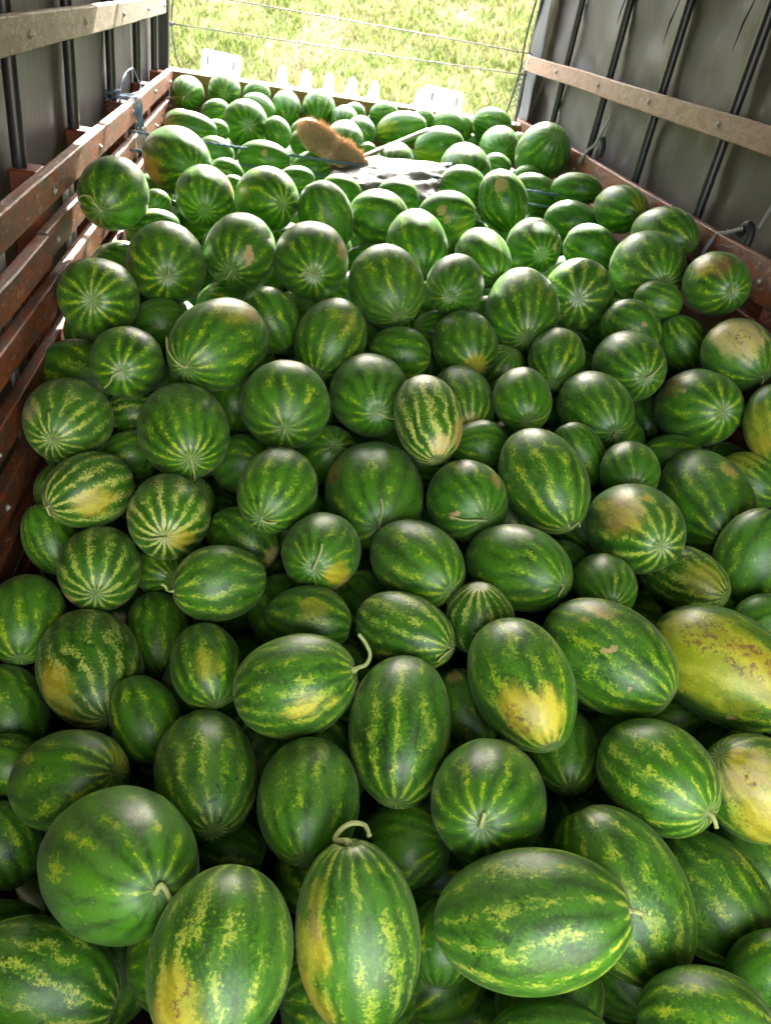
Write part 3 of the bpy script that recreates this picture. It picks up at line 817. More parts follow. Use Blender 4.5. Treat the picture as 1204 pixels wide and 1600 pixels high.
    ([1.4, 5.001, -0.735], [0.887, -0.424, -0.184], 0.0753, 0.0908, '', 0.2, 'small dark watermelon behind the dark one with white rim right of the sack', [], [], []),
    ([1.629, 4.889, -0.611], [0.021, -0.771, 0.637], 0.1587, 0.1995, 'b', 0.4, 'large tilted watermelon standing proud beside the right rail, starburst end up', [], [], []),
    ([1.659, 4.271, -0.683], [0.871, -0.468, 0.151], 0.0864, 0.1394, '', 0.1, 'dark shaded watermelon pressed against the right rail behind the tilted proud one', [], [], []),
    ([1.501, 4.442, -0.753], [-0.965, 0.203, 0.166], 0.0917, 0.144, '', 0.1, 'dark shaded watermelon under the blue rope end on the right side', [], [], []),
    ([1.526, 4.733, -0.725], [-0.984, 0.153, -0.09], 0.0624, 0.09, '', 0.1, 'dark small watermelon hidden under the tilted proud one on the right', [], [], []),
    ([1.676, 3.695, -0.65], [0.182, -0.974, 0.137], 0.1095, 0.1643, 'b', 0.5, 'watermelon with orange-brown right end lying along the right rail', [[1.7, 3.552, -0.588, 0.049, 'olive']], [], []),
    ([1.523, 3.871, -0.772], [0.867, -0.499, -0.015], 0.101, 0.1372, '', 0.25, 'watermelon with dusty white top left of the orange-ended one by the right rail', [], [], []),
    ([1.15, 3.28, -0.773], [-0.051, -0.998, 0.049], 0.1138, 0.1616, 'b', 0.4, 'dark watermelon with one small tan scar and pale end, right of the white topped pair', [], [[1.196, 3.144, -0.733, 0.0115]], []),
    ([1.441, 3.348, -0.774], [-0.917, 0.298, 0.263], 0.1078, 0.1278, '', 0.3, 'dusty topped watermelon just above the big starburst one on the right', [], [], []),
    ([1.671, 3.176, -0.633], [0.293, -0.954, 0.056], 0.1116, 0.1674, 'b', 0.5, 'oval watermelon lying on the right rail with pale left top', [], [], []),
    ([1.554, 2.999, -0.737], [-0.059, -0.998, 0.002], 0.1451, 0.1918, 'b', 0.65, 'large round watermelon with green starburst on its right, near the right rail', [], [], []),
    ([1.253, 2.908, -0.849], [-0.356, -0.92, 0.163], 0.1393, 0.1435, 'b', 0.75, 'watermelon facing straight out with a wide starburst and sunlit cap, right of centre', [], [], []),
    ([1.674, 2.684, -0.681], [-0.104, -0.989, 0.104], 0.1139, 0.1516, 's', 0.45, 'watermelon with rusty brown patch on top, touching the right rail', [[1.61, 2.618, -0.594, 0.06, 'brown'], [1.578, 2.644, -0.62, 0.044, 'yellow']], [], [[1.6473, 2.5347, -0.6466], [1.65, 2.5383, -0.6314]]),
    ([0.996, 2.773, -0.893], [-0.14, -0.969, -0.202], 0.141, 0.1937, 'b', 0.55, 'tall dark watermelon with blossom end low, left of the wide starburst one', [], [], []),
    ([-0.105, 2.266, -0.94], [-0.454, -0.89, -0.048], 0.1327, 0.1943, 's', 0.45, 'big tilted oval watermelon with yellowish top and long stem along its left edge', [[-0.055, 2.255, -0.817, 0.076, 'olive'], [-0.011, 2.281, -0.837, 0.034, 'tan']], [], [[-0.2039, 2.0936, -0.9433], [-0.2272, 2.1123, -0.9323], [-0.2446, 2.1414, -0.917], [-0.2524, 2.1789, -0.8979]]),
    ([-0.369, 2.222, -1.008], [0.017, -0.976, 0.218], 0.1066, 0.1281, 's', 0.35, 'round bluish watermelon with wavy stem, below the starburst one on the left', [], [], [[-0.3764, 2.0914, -0.9836], [-0.3905, 2.0904, -0.9944], [-0.3984, 2.0912, -1.0134], [-0.4177, 2.1045, -1.0397]]),
    ([-0.51, 2.058, -1.13], [-0.099, -0.991, 0.095], 0.1204, 0.1426, 'b', 0.8, 'watermelon with yellow spoke lines and grey scuffed left side by the left planks', [[-0.588, 1.978, -1.062, 0.037, 'grey']], [], []),
    ([-0.182, 1.984, -1.097], [0.212, -0.977, 0.014], 0.128, 0.1608, 's', 0.5, 'large watermelon with pale broken stripes and hanging stem, left of centre', [], [], [[-0.1442, 1.8235, -1.1104], [-0.1395, 1.833, -1.1444], [-0.1402, 1.8465, -1.1695]]),
    ([-0.418, 1.84, -1.221], [-0.697, -0.717, -0.019], 0.1026, 0.1252, 's', 0.95, 'oval watermelon with heavy cream and yellow streaks, lying against the left planks', [[-0.383, 1.745, -1.195, 0.049, 'yellow']], [], [[-0.5018, 1.7415, -1.2317], [-0.4967, 1.737, -1.2404]]),
    ([-0.196, 1.73, -1.213], [0.041, -0.983, 0.179], 0.1085, 0.1336, 's', 1.0, 'round watermelon with bold cream rays converging near its stem, left side', [[-0.149, 1.609, -1.203, 0.039, 'yellow']], [], [[-0.2054, 1.594, -1.1882], [-0.2242, 1.5953, -1.1943], [-0.2402, 1.5998, -1.1948]]),
    ([-0.525, 1.819, -1.378], [0.488, -0.553, -0.676], 0.0732, 0.1061, '', 0.5, 'dark watermelon in the shade against the lower left planks', [], [], []),
    ([-0.367, 1.676, -1.359], [0.099, -0.988, 0.118], 0.107, 0.129, 'b', 0.8, 'watermelon with long pale stripes meeting at a blossom end below, left side', [[-0.427, 1.577, -1.383, 0.022, 'tan']], [], []),
    ([0.083, 1.752, -1.125], [-0.29, -0.955, -0.06], 0.1058, 0.1348, 's', 0.6, 'tilted watermelon with yellow-green stripes and a small stem at its lower left', [], [], [[0.0599, 1.6158, -1.1376], [0.0823, 1.6141, -1.1348]]),
    ([0.1, 2.073, -1.028], [-0.023, -0.999, -0.038], 0.1311, 0.141, 's', 0.45, 'large round dark watermelon with pale dusty centre around a stub of stem', [], [], [[0.0962, 1.9276, -1.0353], [0.0954, 1.9268, -1.0472]]),
    ([0.25, 2.451, -0.959], [-0.318, -0.768, -0.555], 0.1176, 0.1488, 'b', 0.55, 'tilted watermelon with tan speckled streaks on its right shoulder, behind the dark round ones', [[0.294, 2.385, -0.873, 0.058, 'tanstreak']], [], []),
    ([0.368, 2.214, -1.039], [0.043, -0.992, 0.114], 0.1278, 0.1614, 's', 0.25, 'big dark watermelon with a stem pointing right towards the small upright striped one', [], [], [[0.3865, 2.0498, -1.0228], [0.408, 2.0528, -1.0332], [0.4299, 2.0614, -1.04]]),
    ([0.491, 2.456, -0.984], [0.945, -0.321, 0.058], 0.0882, 0.1077, '', 0.4, 'dim watermelon tucked behind the big dark one in the centre', [], [], []),
    ([0.737, 2.549, -0.968], [0.096, -0.985, -0.145], 0.1141, 0.1437, 'b', 0.6, 'watermelon with orange-yellow lower tip, right of centre', [[0.774, 2.418, -1.007, 0.038, 'tan'], [0.748, 2.407, -0.986, 0.052, 'yellow']], [], []),
    ([0.516, 1.989, -0.998], [0.101, -0.915, -0.39], 0.0999, 0.1499, 'b', 1.0, 'small upright oval watermelon with heavy cream mottled stripes in the centre', [[0.592, 1.896, -0.99, 0.043, 'tan'], [0.533, 1.852, -1.002, 0.038, 'cream']], [], []),
    ([0.694, 2.281, -1.066], [0.037, -0.986, -0.161], 0.1057, 0.1586, 'b', 0.7, 'watermelon with yellow blossom end half hidden by the upright cream-striped one', [[0.691, 2.125, -1.072, 0.048, 'yellow'], [0.698, 2.124, -1.085, 0.015, 'brown']], [], []),
    ([0.374, 1.885, -1.201], [-0.055, -0.994, 0.098], 0.1467, 0.2055, 's', 0.2, 'biggest dark bluish watermelon in the centre with an upright stem and rust left edge', [[0.243, 1.893, -1.135, 0.047, 'yellow'], [0.247, 1.848, -1.128, 0.015, 'brown']], [], [[0.3612, 1.6829, -1.1528], [0.3642, 1.6903, -1.1325], [0.3627, 1.7006, -1.1146], [0.3583, 1.7096, -1.1023]]),
    ([0.614, 1.763, -1.124], [0.176, -0.973, 0.152], 0.1134, 0.1279, 's', 0.35, 'round bluish watermelon with a straight stem lying across its face and a small crack', [[0.668, 1.725, -1.028, 0.026, 'tan']], [[0.549, 1.662, -1.112, 0.0086], [0.56, 1.656, -1.101, 0.0069]], [[0.61, 1.6325, -1.1016], [0.5815, 1.6359, -1.1061], [0.5558, 1.646, -1.1087], [0.5426, 1.6534, -1.1065]]),
    ([0.202, 1.585, -1.199], [-0.225, -0.923, 0.313], 0.1003, 0.1303, 's', 0.4, 'watermelon with cream bottom patch and a thin stem running upward', [[0.252, 1.486, -1.211, 0.034, 'tan'], [0.236, 1.472, -1.184, 0.043, 'yellow']], [], [[0.1793, 1.468, -1.1383], [0.1872, 1.4812, -1.1187], [0.1896, 1.495, -1.1057]]),
    ([0.448, 1.553, -1.192], [0.401, -0.902, 0.16], 0.1067, 0.1539, 'b', 0.6, 'watermelon with yellow-green lines meeting at its right end, below the bluish giant', [], [], []),
    ([0.706, 1.513, -1.16], [0.443, -0.838, 0.317], 0.1114, 0.1587, 's', 0.35, 'wide dark watermelon lying on its side right of centre, stem scar at right', [], [[0.727, 1.37, -1.118, 0.0048]], [[0.7648, 1.3668, -1.1213], [0.7624, 1.3632, -1.1285]]),
    ([0.713, 2.047, -1.103], [-0.994, -0.097, 0.046], 0.0838, 0.0905, '', 0.3, 'deep shaded watermelon below the yellow blossom ended one', [], [], []),
    ([0.248, 2.139, -1.229], [0.154, -0.668, 0.728], 0.0977, 0.1055, '', 0.4, 'deep shaded watermelon between two dark round ones left of centre', [], [], []),
    ([0.85, 2.163, -0.983], [-0.055, -0.988, -0.146], 0.0935, 0.1227, 'b', 0.5, 'small round watermelon with low blossom end, right of the yellow-tipped ones', [], [], []),
    ([1.063, 2.489, -0.965], [-0.293, -0.899, -0.326], 0.0998, 0.1321, 'b', 0.55, 'striped watermelon half hidden under the wide starburst one on the right', [], [], []),
    ([0.837, 1.801, -1.062], [0.256, -0.917, -0.307], 0.1174, 0.1761, 's', 0.7, 'big upright oval watermelon with long yellow stripes and small hooked stem at lower right', [], [], [[0.8951, 1.6344, -1.0909], [0.905, 1.6386, -1.1062]]),
    ([1.306, 2.421, -0.937], [-0.068, -0.98, 0.186], 0.1214, 0.1681, 's', 0.5, 'round watermelon with pale stem pointing up right, right of the middle', [], [], [[1.3005, 2.2526, -0.898], [1.3205, 2.2585, -0.8824], [1.3421, 2.2765, -0.8628]]),
    ([1.134, 2.226, -1.024], [0.074, -0.997, 0.021], 0.1176, 0.17, 's', 0.3, 'smooth tilted dark watermelon with a short thick stem pointing down', [], [], [[1.1388, 2.0514, -1.0307], [1.1601, 2.0556, -1.0499]]),
    ([1.39, 2.655, -0.878], [-0.812, 0.4, 0.426], 0.1041, 0.1202, '', 0.4, 'watermelon with a small bright scratch hidden behind the pale-stemmed one', [], [[1.388, 2.565, -0.826, 0.0101]], []),
    ([1.599, 2.629, -0.902], [-0.606, 0.427, 0.671], 0.0894, 0.1125, '', 0.35, 'dark watermelon left of the cream-topped one by the right rail', [], [], []),
    ([1.668, 2.372, -0.835], [0.235, -0.956, -0.173], 0.1187, 0.1375, 's', 0.35, 'watermelon with large cream bare top at the right edge below the rail', [[1.609, 2.334, -0.739, 0.103, 'cream'], [1.575, 2.366, -0.76, 0.067, 'cream'], [1.61, 2.315, -0.748, 0.023, 'brownspeck']], [], []),
    ([1.53, 2.281, -1.01], [-0.074, -0.917, 0.391], 0.1343, 0.1902, 'b', 0.6, 'oval watermelon with rusty scuff on upper left and pale starburst end at right', [[1.418, 2.295, -0.934, 0.06, 'brown']], [[1.422, 2.212, -0.926, 0.0093]], []),
    ([1.687, 2.067, -0.942], [0.09, -0.622, -0.778], 0.1007, 0.1335, '', 0.4, 'yellow sided watermelon cut off by the right edge of the picture', [[1.604, 2.015, -0.988, 0.072, 'yellow'], [1.589, 2.048, -0.925, 0.058, 'olive']], [], []),
    ([1.038, 2.035, -1.096], [-0.561, 0.475, 0.678], 0.0793, 0.1102, '', 0.3, 'dark sliver of watermelon beside the big upright oval one', [], [], []),
    ([1.139, 1.891, -1.06], [-0.271, -0.96, 0.074], 0.0876, 0.109, 'b', 0.5, 'dim small watermelon with mottled stripes above the tan-patched one', [], [], []),
    ([1.418, 1.88, -1.136], [-0.126, -0.991, -0.037], 0.1362, 0.2043, 's', 0.65, 'big tilted striped watermelon near the right edge with a curled stem', [[1.425, 1.838, -1.004, 0.031, 'tan']], [], [[1.3729, 1.6784, -1.1221], [1.3817, 1.6791, -1.1037], [1.3836, 1.6836, -1.0885]]),
    ([1.627, 1.999, -1.125], [0.63, -0.77, -0.103], 0.0929, 0.1103, '', 0.7, 'dim yellow mottled watermelon behind the big tilted one at right edge', [[1.564, 2.015, -1.051, 0.063, 'olive']], [], []),
    ([1.064, 1.634, -1.098], [-0.058, -0.942, 0.33], 0.122, 0.1732, 'b', 0.75, 'watermelon with big tan and yellow patch and starburst end, right side', [[0.968, 1.588, -1.017, 0.074, 'yellow'], [0.963, 1.59, -1.025, 0.048, 'tan'], [1.002, 1.563, -0.99, 0.029, 'cream'], [1.037, 1.595, -0.972, 0.019, 'yellow']], [], []),
    ([1.422, 1.579, -1.131], [0.172, 0.302, 0.938], 0.1101, 0.1429, '', 0.45, 'smooth green watermelon at the right edge below the big tilted striped one', [], [], []),
    ([0.927, 1.454, -1.165], [-0.238, -0.937, 0.254], 0.0827, 0.1114, 'b', 0.45, 'dark watermelon with lines to a low blossom end, under the tan-patched one', [], [], []),
    ([1.23, 1.569, -1.216], [0.423, -0.86, 0.284], 0.0904, 0.1356, 'b', 0.8, 'watermelon with yellow streaky top behind the tan-patched one, right side', [[1.22, 1.481, -1.145, 0.059, 'olive']], [], []),
    ([1.492, 2.485, -1.177], [0.105, -0.88, -0.464], 0.0923, 0.0997, '', 0.2, 'deep shaded watermelon in the gap under the short-stemmed dark one', [], [], []),
    ([-0.348, 1.421, -1.471], [0.389, -0.921, 0.018], 0.123, 0.1773, 'b', 0.85, 'big watermelon with cream stripes and orange lower left flank, left side', [[-0.411, 1.311, -1.424, 0.059, 'yellow'], [-0.379, 1.275, -1.448, 0.041, 'olive']], [], []),
    ([-0.539, 1.577, -1.458], [0.133, -0.975, -0.176], 0.0987, 0.1259, 'b', 0.6, 'watermelon at the left edge with stripes meeting at a low blossom end', [], [], []),
    ([-0.048, 1.507, -1.252], [-0.949, -0.315, -0.008], 0.0935, 0.1172, 's', 0.7, 'bluish oval watermelon lying sideways with a curly stem on its left end', [], [], [[-0.1695, 1.4783, -1.259], [-0.1776, 1.4842, -1.2502], [-0.1868, 1.4857, -1.246]]),
    ([-0.209, 1.588, -1.506], [0.234, -0.917, -0.322], 0.0837, 0.1256, 's', 0.6, 'narrow dark striped watermelon between two larger ones on the left', [], [], []),
    ([-0.065, 1.304, -1.333], [0.261, -0.959, -0.107], 0.0822, 0.1122, 'b', 0.6, 'small upright watermelon with yellow streaks right of the narrow dark one', [[-0.059, 1.248, -1.265, 0.037, 'olive']], [], []),
    ([-0.537, 1.374, -1.579], [0.481, -0.676, -0.558], 0.0912, 0.1228, '', 0.45, 'dark watermelon cut off by the left edge of the picture', [], [], []),
    ([-0.332, 1.093, -1.469], [0.754, -0.299, 0.585], 0.1038, 0.1439, 'b', 0.55, 'oval watermelon with pale yellow end partly under the big round one', [[-0.221, 1.092, -1.385, 0.04, 'olive']], [], []),
    ([-0.192, 1.232, -1.438], [0.469, -0.729, -0.5], 0.0766, 0.1077, '', 0.45, 'dark shaded watermelon under the big orange-flanked one', [], [], []),
    ([-0.485, 1.208, -1.567], [0.956, -0.167, -0.24], 0.0682, 0.0843, '', 0.4, 'sliver of shaded watermelon at the left edge above the big round one', [], [], []),
    ([-0.046, 1.061, -1.403], [0.164, -0.977, 0.137], 0.1073, 0.1588, 'b', 0.7, 'large upright oval watermelon with long mottled stripes, right of the big round one', [], [], []),
    ([0.13, 1.176, -1.256], [0.923, -0.003, 0.385], 0.1103, 0.1372, 's', 0.65, 'large sideways watermelon with painted yellow blaze and a curling pale stem at right', [[0.146, 1.073, -1.215, 0.048, 'glare3'], [0.197, 1.089, -1.208, 0.029, 'glare3']], [], [[0.2656, 1.1864, -1.207], [0.2817, 1.1885, -1.1988], [0.289, 1.2022, -1.1811], [0.2771, 1.2216, -1.1638], [0.2627, 1.2346, -1.1538]]),  # both patches are sunlight painted on the rind
    ([0.171, 1.402, -1.267], [0.961, -0.273, 0.039], 0.0833, 0.1058, '', 0.6, 'dark watermelon with tan stripes behind the yellow-glare one', [[0.173, 1.362, -1.194, 0.032, 'olive']], [], []),
    ([0.395, 1.341, -1.238], [0.676, -0.69, 0.261], 0.0893, 0.1339, 's', 0.75, 'oval watermelon with yellow mottled stripes and tan left tip, in the middle', [[0.292, 1.421, -1.23, 0.02, 'tan']], [], [[0.4625, 1.2278, -1.2079], [0.4532, 1.2225, -1.2192]]),
    ([0.583, 1.371, -1.219], [-0.14, 0.254, 0.957], 0.0857, 0.0922, 'b', 0.9, 'dark watermelon with thin crisp stripes and starburst on top, between larger ones', [], [], []),
    ([0.357, 1.084, -1.283], [-0.146, -0.958, -0.245], 0.1118, 0.1676, 'b', 0.7, 'large upright egg-shaped watermelon with clear vertical stripes in the lower middle', [], [], []),
    ([0.622, 1.134, -1.19], [0.192, -0.96, -0.203], 0.1136, 0.1567, 'b', 0.65, 'watermelon with glaring yellow and brown speckled lower end', [[0.622, 1.001, -1.146, 0.06, 'glare'], [0.576, 1.02, -1.148, 0.052, 'yellow'], [0.573, 1.011, -1.167, 0.026, 'brownspeck']], [], [[0.5956, 1.2663, -1.1078], [0.5714, 1.2708, -1.117], [0.5467, 1.2703, -1.1294], [0.5382, 1.2653, -1.137]]),  # brightest patch on the lower end is painted sun glare
    ([0.847, 1.209, -1.175], [0.588, -0.808, 0.023], 0.1231, 0.1682, 'b', 0.6, 'large tilted watermelon with tan corky scars on its upper side', [[0.801, 1.241, -1.06, 0.041, 'tanstreak'], [0.762, 1.225, -1.078, 0.019, 'tanstreak']], [[0.791, 1.137, -1.089, 0.0073], [0.804, 1.138, -1.081, 0.0059], [0.783, 1.143, -1.092, 0.0044], [0.779, 1.123, -1.114, 0.0044], [0.833, 1.074, -1.136, 0.0059]], []),
    ([1.133, 1.185, -1.173], [0.611, -0.791, 0.034], 0.1315, 0.1799, '', 0.5, 'huge yellow watermelon with brown speckled band at the right edge', [[1.019, 1.187, -1.093, 0.1, 'yellow'], [1.061, 1.119, -1.085, 0.124, 'lime'], [1.115, 1.079, -1.081, 0.083, 'yellow'], [1.021, 1.13, -1.128, 0.1, 'lime'], [1.042, 1.186, -1.072, 0.042, 'brownspeck'], [1.107, 1.103, -1.067, 0.041, 'brownspeck']], [[1.09, 1.052, -1.199, 0.0081]], []),
    ([0.864, 0.916, -1.224], [0.345, -0.888, 0.303], 0.1097, 0.1296, 's', 0.7, 'large tilted watermelon with tan broken stripes, right of the speckled yellow-ended one', [], [], []),
    ([1.086, 0.896, -1.236], [-0.795, 0.356, 0.49], 0.1079, 0.1173, 'b', 0.7, 'watermelon with big cream and yellow belly and brown blotch at the right edge', [[1.025, 0.848, -1.156, 0.08, 'cream'], [1.041, 0.799, -1.219, 0.063, 'yellow'], [1.009, 0.912, -1.15, 0.028, 'yellow'], [1.015, 0.865, -1.153, 0.017, 'brownspeck']], [], []),
    ([0.504, 0.888, -1.256], [-0.404, -0.749, 0.525], 0.1125, 0.1452, 's', 0.5, 'plump watermelon with a short stem on its face, under the glaring yellow-ended one', [[0.551, 0.973, -1.19, 0.017, 'olive']], [], [[0.4481, 0.7859, -1.1624], [0.4498, 0.79, -1.1553]]),
    ([0.16, 0.943, -1.331], [-0.082, -0.997, 0.011], 0.1026, 0.1324, 'b', 0.4, 'watermelon with rubbed dark spots on bluish bloom, left of the egg-shaped one', [], [], []),
    ([0.538, 1.197, -1.35], [0.282, -0.85, -0.444], 0.0787, 0.102, '', 0.4, 'shaded watermelon with pinkish tan top patch behind the egg-shaped one', [[0.506, 1.234, -1.273, 0.021, 'tan']], [], []),
    ([0.745, 1.077, -1.338], [-0.204, -0.977, 0.062], 0.0783, 0.1174, 'b', 0.5, 'dark watermelon under the speckled yellow end, low blossom end', [], [], []),
    ([1.08, 1.195, -1.365], [0.763, -0.266, 0.59], 0.0614, 0.0759, '', 0.3, 'deep shaded watermelon under the corky scarred one', [], [], []),
    ([1.371, 1.382, -1.201], [0.673, -0.323, 0.666], 0.0766, 0.086, '', 0.3, 'shaded watermelon at the right edge above the huge yellow one', [], [], []),
    ([-0.183, 0.838, -1.363], [0.449, -0.663, 0.599], 0.1306, 0.1803, 's', 0.25, 'very big round dark watermelon with thick curved stem, lower left', [], [], [[-0.098, 0.7238, -1.2444], [-0.0874, 0.7194, -1.2543], [-0.0793, 0.7102, -1.273], [-0.0754, 0.7027, -1.2945]]),
    ([0.007, 0.634, -1.31], [-0.143, -0.943, -0.3], 0.115, 0.1405, '', 0.75, 'huge long watermelon with brown blotched yellow lower end, bottom left', [[-0.057, 0.529, -1.274, 0.063, 'yellow'], [-0.032, 0.546, -1.236, 0.024, 'olive'], [-0.046, 0.555, -1.236, 0.013, 'brownspeck'], [-0.06, 0.541, -1.261, 0.014, 'brownspeck']], [], []),
    ([0.232, 0.663, -1.304], [-0.167, 0.644, 0.746], 0.1057, 0.1528, 's', 0.7, 'huge upright oval watermelon with yellow left flank and arched stem, bottom middle', [[0.141, 0.624, -1.262, 0.052, 'yellow'], [0.148, 0.68, -1.212, 0.029, 'olive'], [0.153, 0.588, -1.341, 0.052, 'yellow'], [0.147, 0.644, -1.231, 0.022, 'tan']], [], [[0.1885, 0.7773, -1.2092], [0.2011, 0.79, -1.1952], [0.2197, 0.7946, -1.1877], [0.2397, 0.79, -1.1886], [0.2452, 0.7687, -1.1863]]),
    ([0.518, 0.645, -1.242], [0.864, -0.188, 0.466], 0.1116, 0.1674, 's', 0.72, 'huge sideways watermelon with yellow horizontal stripes and stem at right, bottom right', [], [], [[0.6654, 0.6094, -1.1604], [0.6768, 0.6066, -1.1637], [0.677, 0.5983, -1.1678]]),
    ([0.739, 0.727, -1.312], [-0.378, 0.823, 0.423], 0.1204, 0.1626, '', 0.7, 'long watermelon behind the huge sideways one, slanting down to the right', [], [], []),
    ([0.962, 0.755, -1.381], [0.39, -0.92, -0.043], 0.1108, 0.1318, '', 0.65, 'long dark striped watermelon slanting beside another at lower right', [], [], []),
    ([1.127, 0.843, -1.414], [0.325, -0.94, -0.102], 0.0776, 0.1073, '', 0.6, 'dark tan-striped watermelon at the right edge under the cream-bellied one', [], [], []),
    ([-0.3, 0.709, -1.51], [0.937, -0.304, -0.17], 0.0976, 0.1432, '', 0.75, 'watermelon with horizontal mottled bands in the bottom left corner', [], [], []),
    ([0.78, 0.487, -1.284], [0.783, -0.339, 0.521], 0.0859, 0.1077, '', 0.5, 'dark watermelon at the bottom right, cut off by the lower edge', [], [], []),
    ([0.976, 0.584, -1.315], [0.713, -0.036, 0.7], 0.0589, 0.0808, '', 0.4, 'shaded dark watermelon in the bottom right corner at the right edge', [], [], []),
    ([0.545, 0.509, -1.378], [-0.977, 0.052, -0.206], 0.0676, 0.1069, '', 0.5, 'watermelon top cut off at the bottom edge below the huge sideways one', [], [], []),
    ([0.371, 0.913, -1.443], [0.73, -0.317, 0.605], 0.0881, 0.0952, '', 0.2, 'deep shaded watermelon between the arched stem and the plump one', [], [], []),
    ([0.008, 0.976, -1.554], [0.965, -0.26, 0.009], 0.0686, 0.0818, '', 0.3, 'deep shaded watermelon under the large upright oval one on the left', [], [], []),
    ([0.416, 0.716, -1.45], [-0.21, -0.913, -0.349], 0.0664, 0.0764, '', 0.3, 'deep shaded watermelon between the two huge bottom ones', [], [], []),
    ([-0.461, 1.04, -1.617], [-0.445, 0.587, 0.677], 0.074, 0.0931, '', 0.3, 'deep shaded watermelon at the left edge beside the big round one', [], [], []),
    ([-0.343, 2.067, -1.238], [-0.943, -0.333, -0.016], 0.0766, 0.0841, '', 0.4, 'shaded watermelon in the gap left of the hanging-stem one', [], [], []),
    ([-0.362, 2.243, -1.186], [0.978, 0.095, 0.187], 0.0738, 0.0846, '', 0.8, 'striped sliver of watermelon under the wavy-stemmed bluish one', [], [], []),
    ([-0.055, 2.296, -1.154], [0.061, 0.319, 0.946], 0.0857, 0.0951, '', 0.3, 'deep shaded watermelon below the big tilted oval one with long stem', [], [], []),
    ([-0.016, 2.036, -1.221], [0.59, -0.598, 0.543], 0.089, 0.0961, '', 0.4, 'deep shaded watermelon right of the hanging-stem one', [], [], []),
    ([0.002, 1.757, -1.298], [0.856, -0.448, -0.258], 0.0888, 0.1067, 'b', 0.5, 'watermelon with yellow-white right tip half hidden left of centre', [[0.086, 1.694, -1.301, 0.037, 'cream']], [], []),
    ([-0.225, 1.768, -1.433], [0.556, -0.777, 0.295], 0.0722, 0.078, '', 0.5, 'shaded watermelon behind the curly-stemmed sideways one', [], [], []),
    ([0.046, 2.535, -0.949], [0.558, -0.427, -0.711], 0.0997, 0.1123, '', 0.55, 'watermelon tucked behind the big tilted oval one near the centre left', [], [], []),
    ([-0.398, 3.052, -0.825], [0.981, 0.031, 0.189], 0.0628, 0.0974, '', 0.4, 'low shaded watermelon behind the grey-topped one near the left rail', [], [], []),
    ([-0.422, 3.304, -0.805], [-0.725, -0.379, -0.574], 0.0549, 0.0613, '', 0.4, 'tiny shaded watermelon right of the long curled-stem one at the left rail', [], [], []),
    ([-0.31, 2.539, -0.998], [0.94, 0.092, 0.33], 0.0824, 0.0934, '', 0.3, 'deep shaded watermelon below the grey-topped one on the left', [], [], []),
    ([1.516, 2.764, -0.798], [0.797, -0.604, -0.003], 0.0825, 0.095, '', 0.5, 'small green watermelon showing under the large starburst one on the right', [], [], []),
    ([1.719, 5.708, -0.664], [0.907, -0.422, -0.001], 0.0598, 0.0709, '', 0.3, 'tiny watermelon in the far right corner beside the rail', [], [], []),
    ([0.144, 3.913, -0.764], [-0.98, -0.136, -0.142], 0.0642, 0.0939, '', 0.3, 'flat dark watermelon with white rim under the broom head, left', [], [], []),
    ([0.236, 4.311, -0.775], [0.959, -0.153, 0.24], 0.085, 0.103, '', 0.4, 'dark watermelon with bright rim at the broom tip, before the grey one', [], [], []),
    ([0.581, 4.893, -0.739], [-0.984, -0.053, -0.169], 0.0476, 0.0526, '', 0.3, 'tiny bright watermelon top right of the one behind the broom head', [], [], []),
    ([1.429, 2.149, -1.134], [-0.924, 0.311, -0.223], 0.0746, 0.099, '', 0.3, 'deep shaded watermelon above the big tilted striped one at right', [], [], []),
    ([-0.498, 4.955, -0.733], [-0.938, -0.27, -0.216], 0.058, 0.0821, '', 0.3, 'small watermelon top between the rear left rail and the orange-ended one', [], [], []),
]
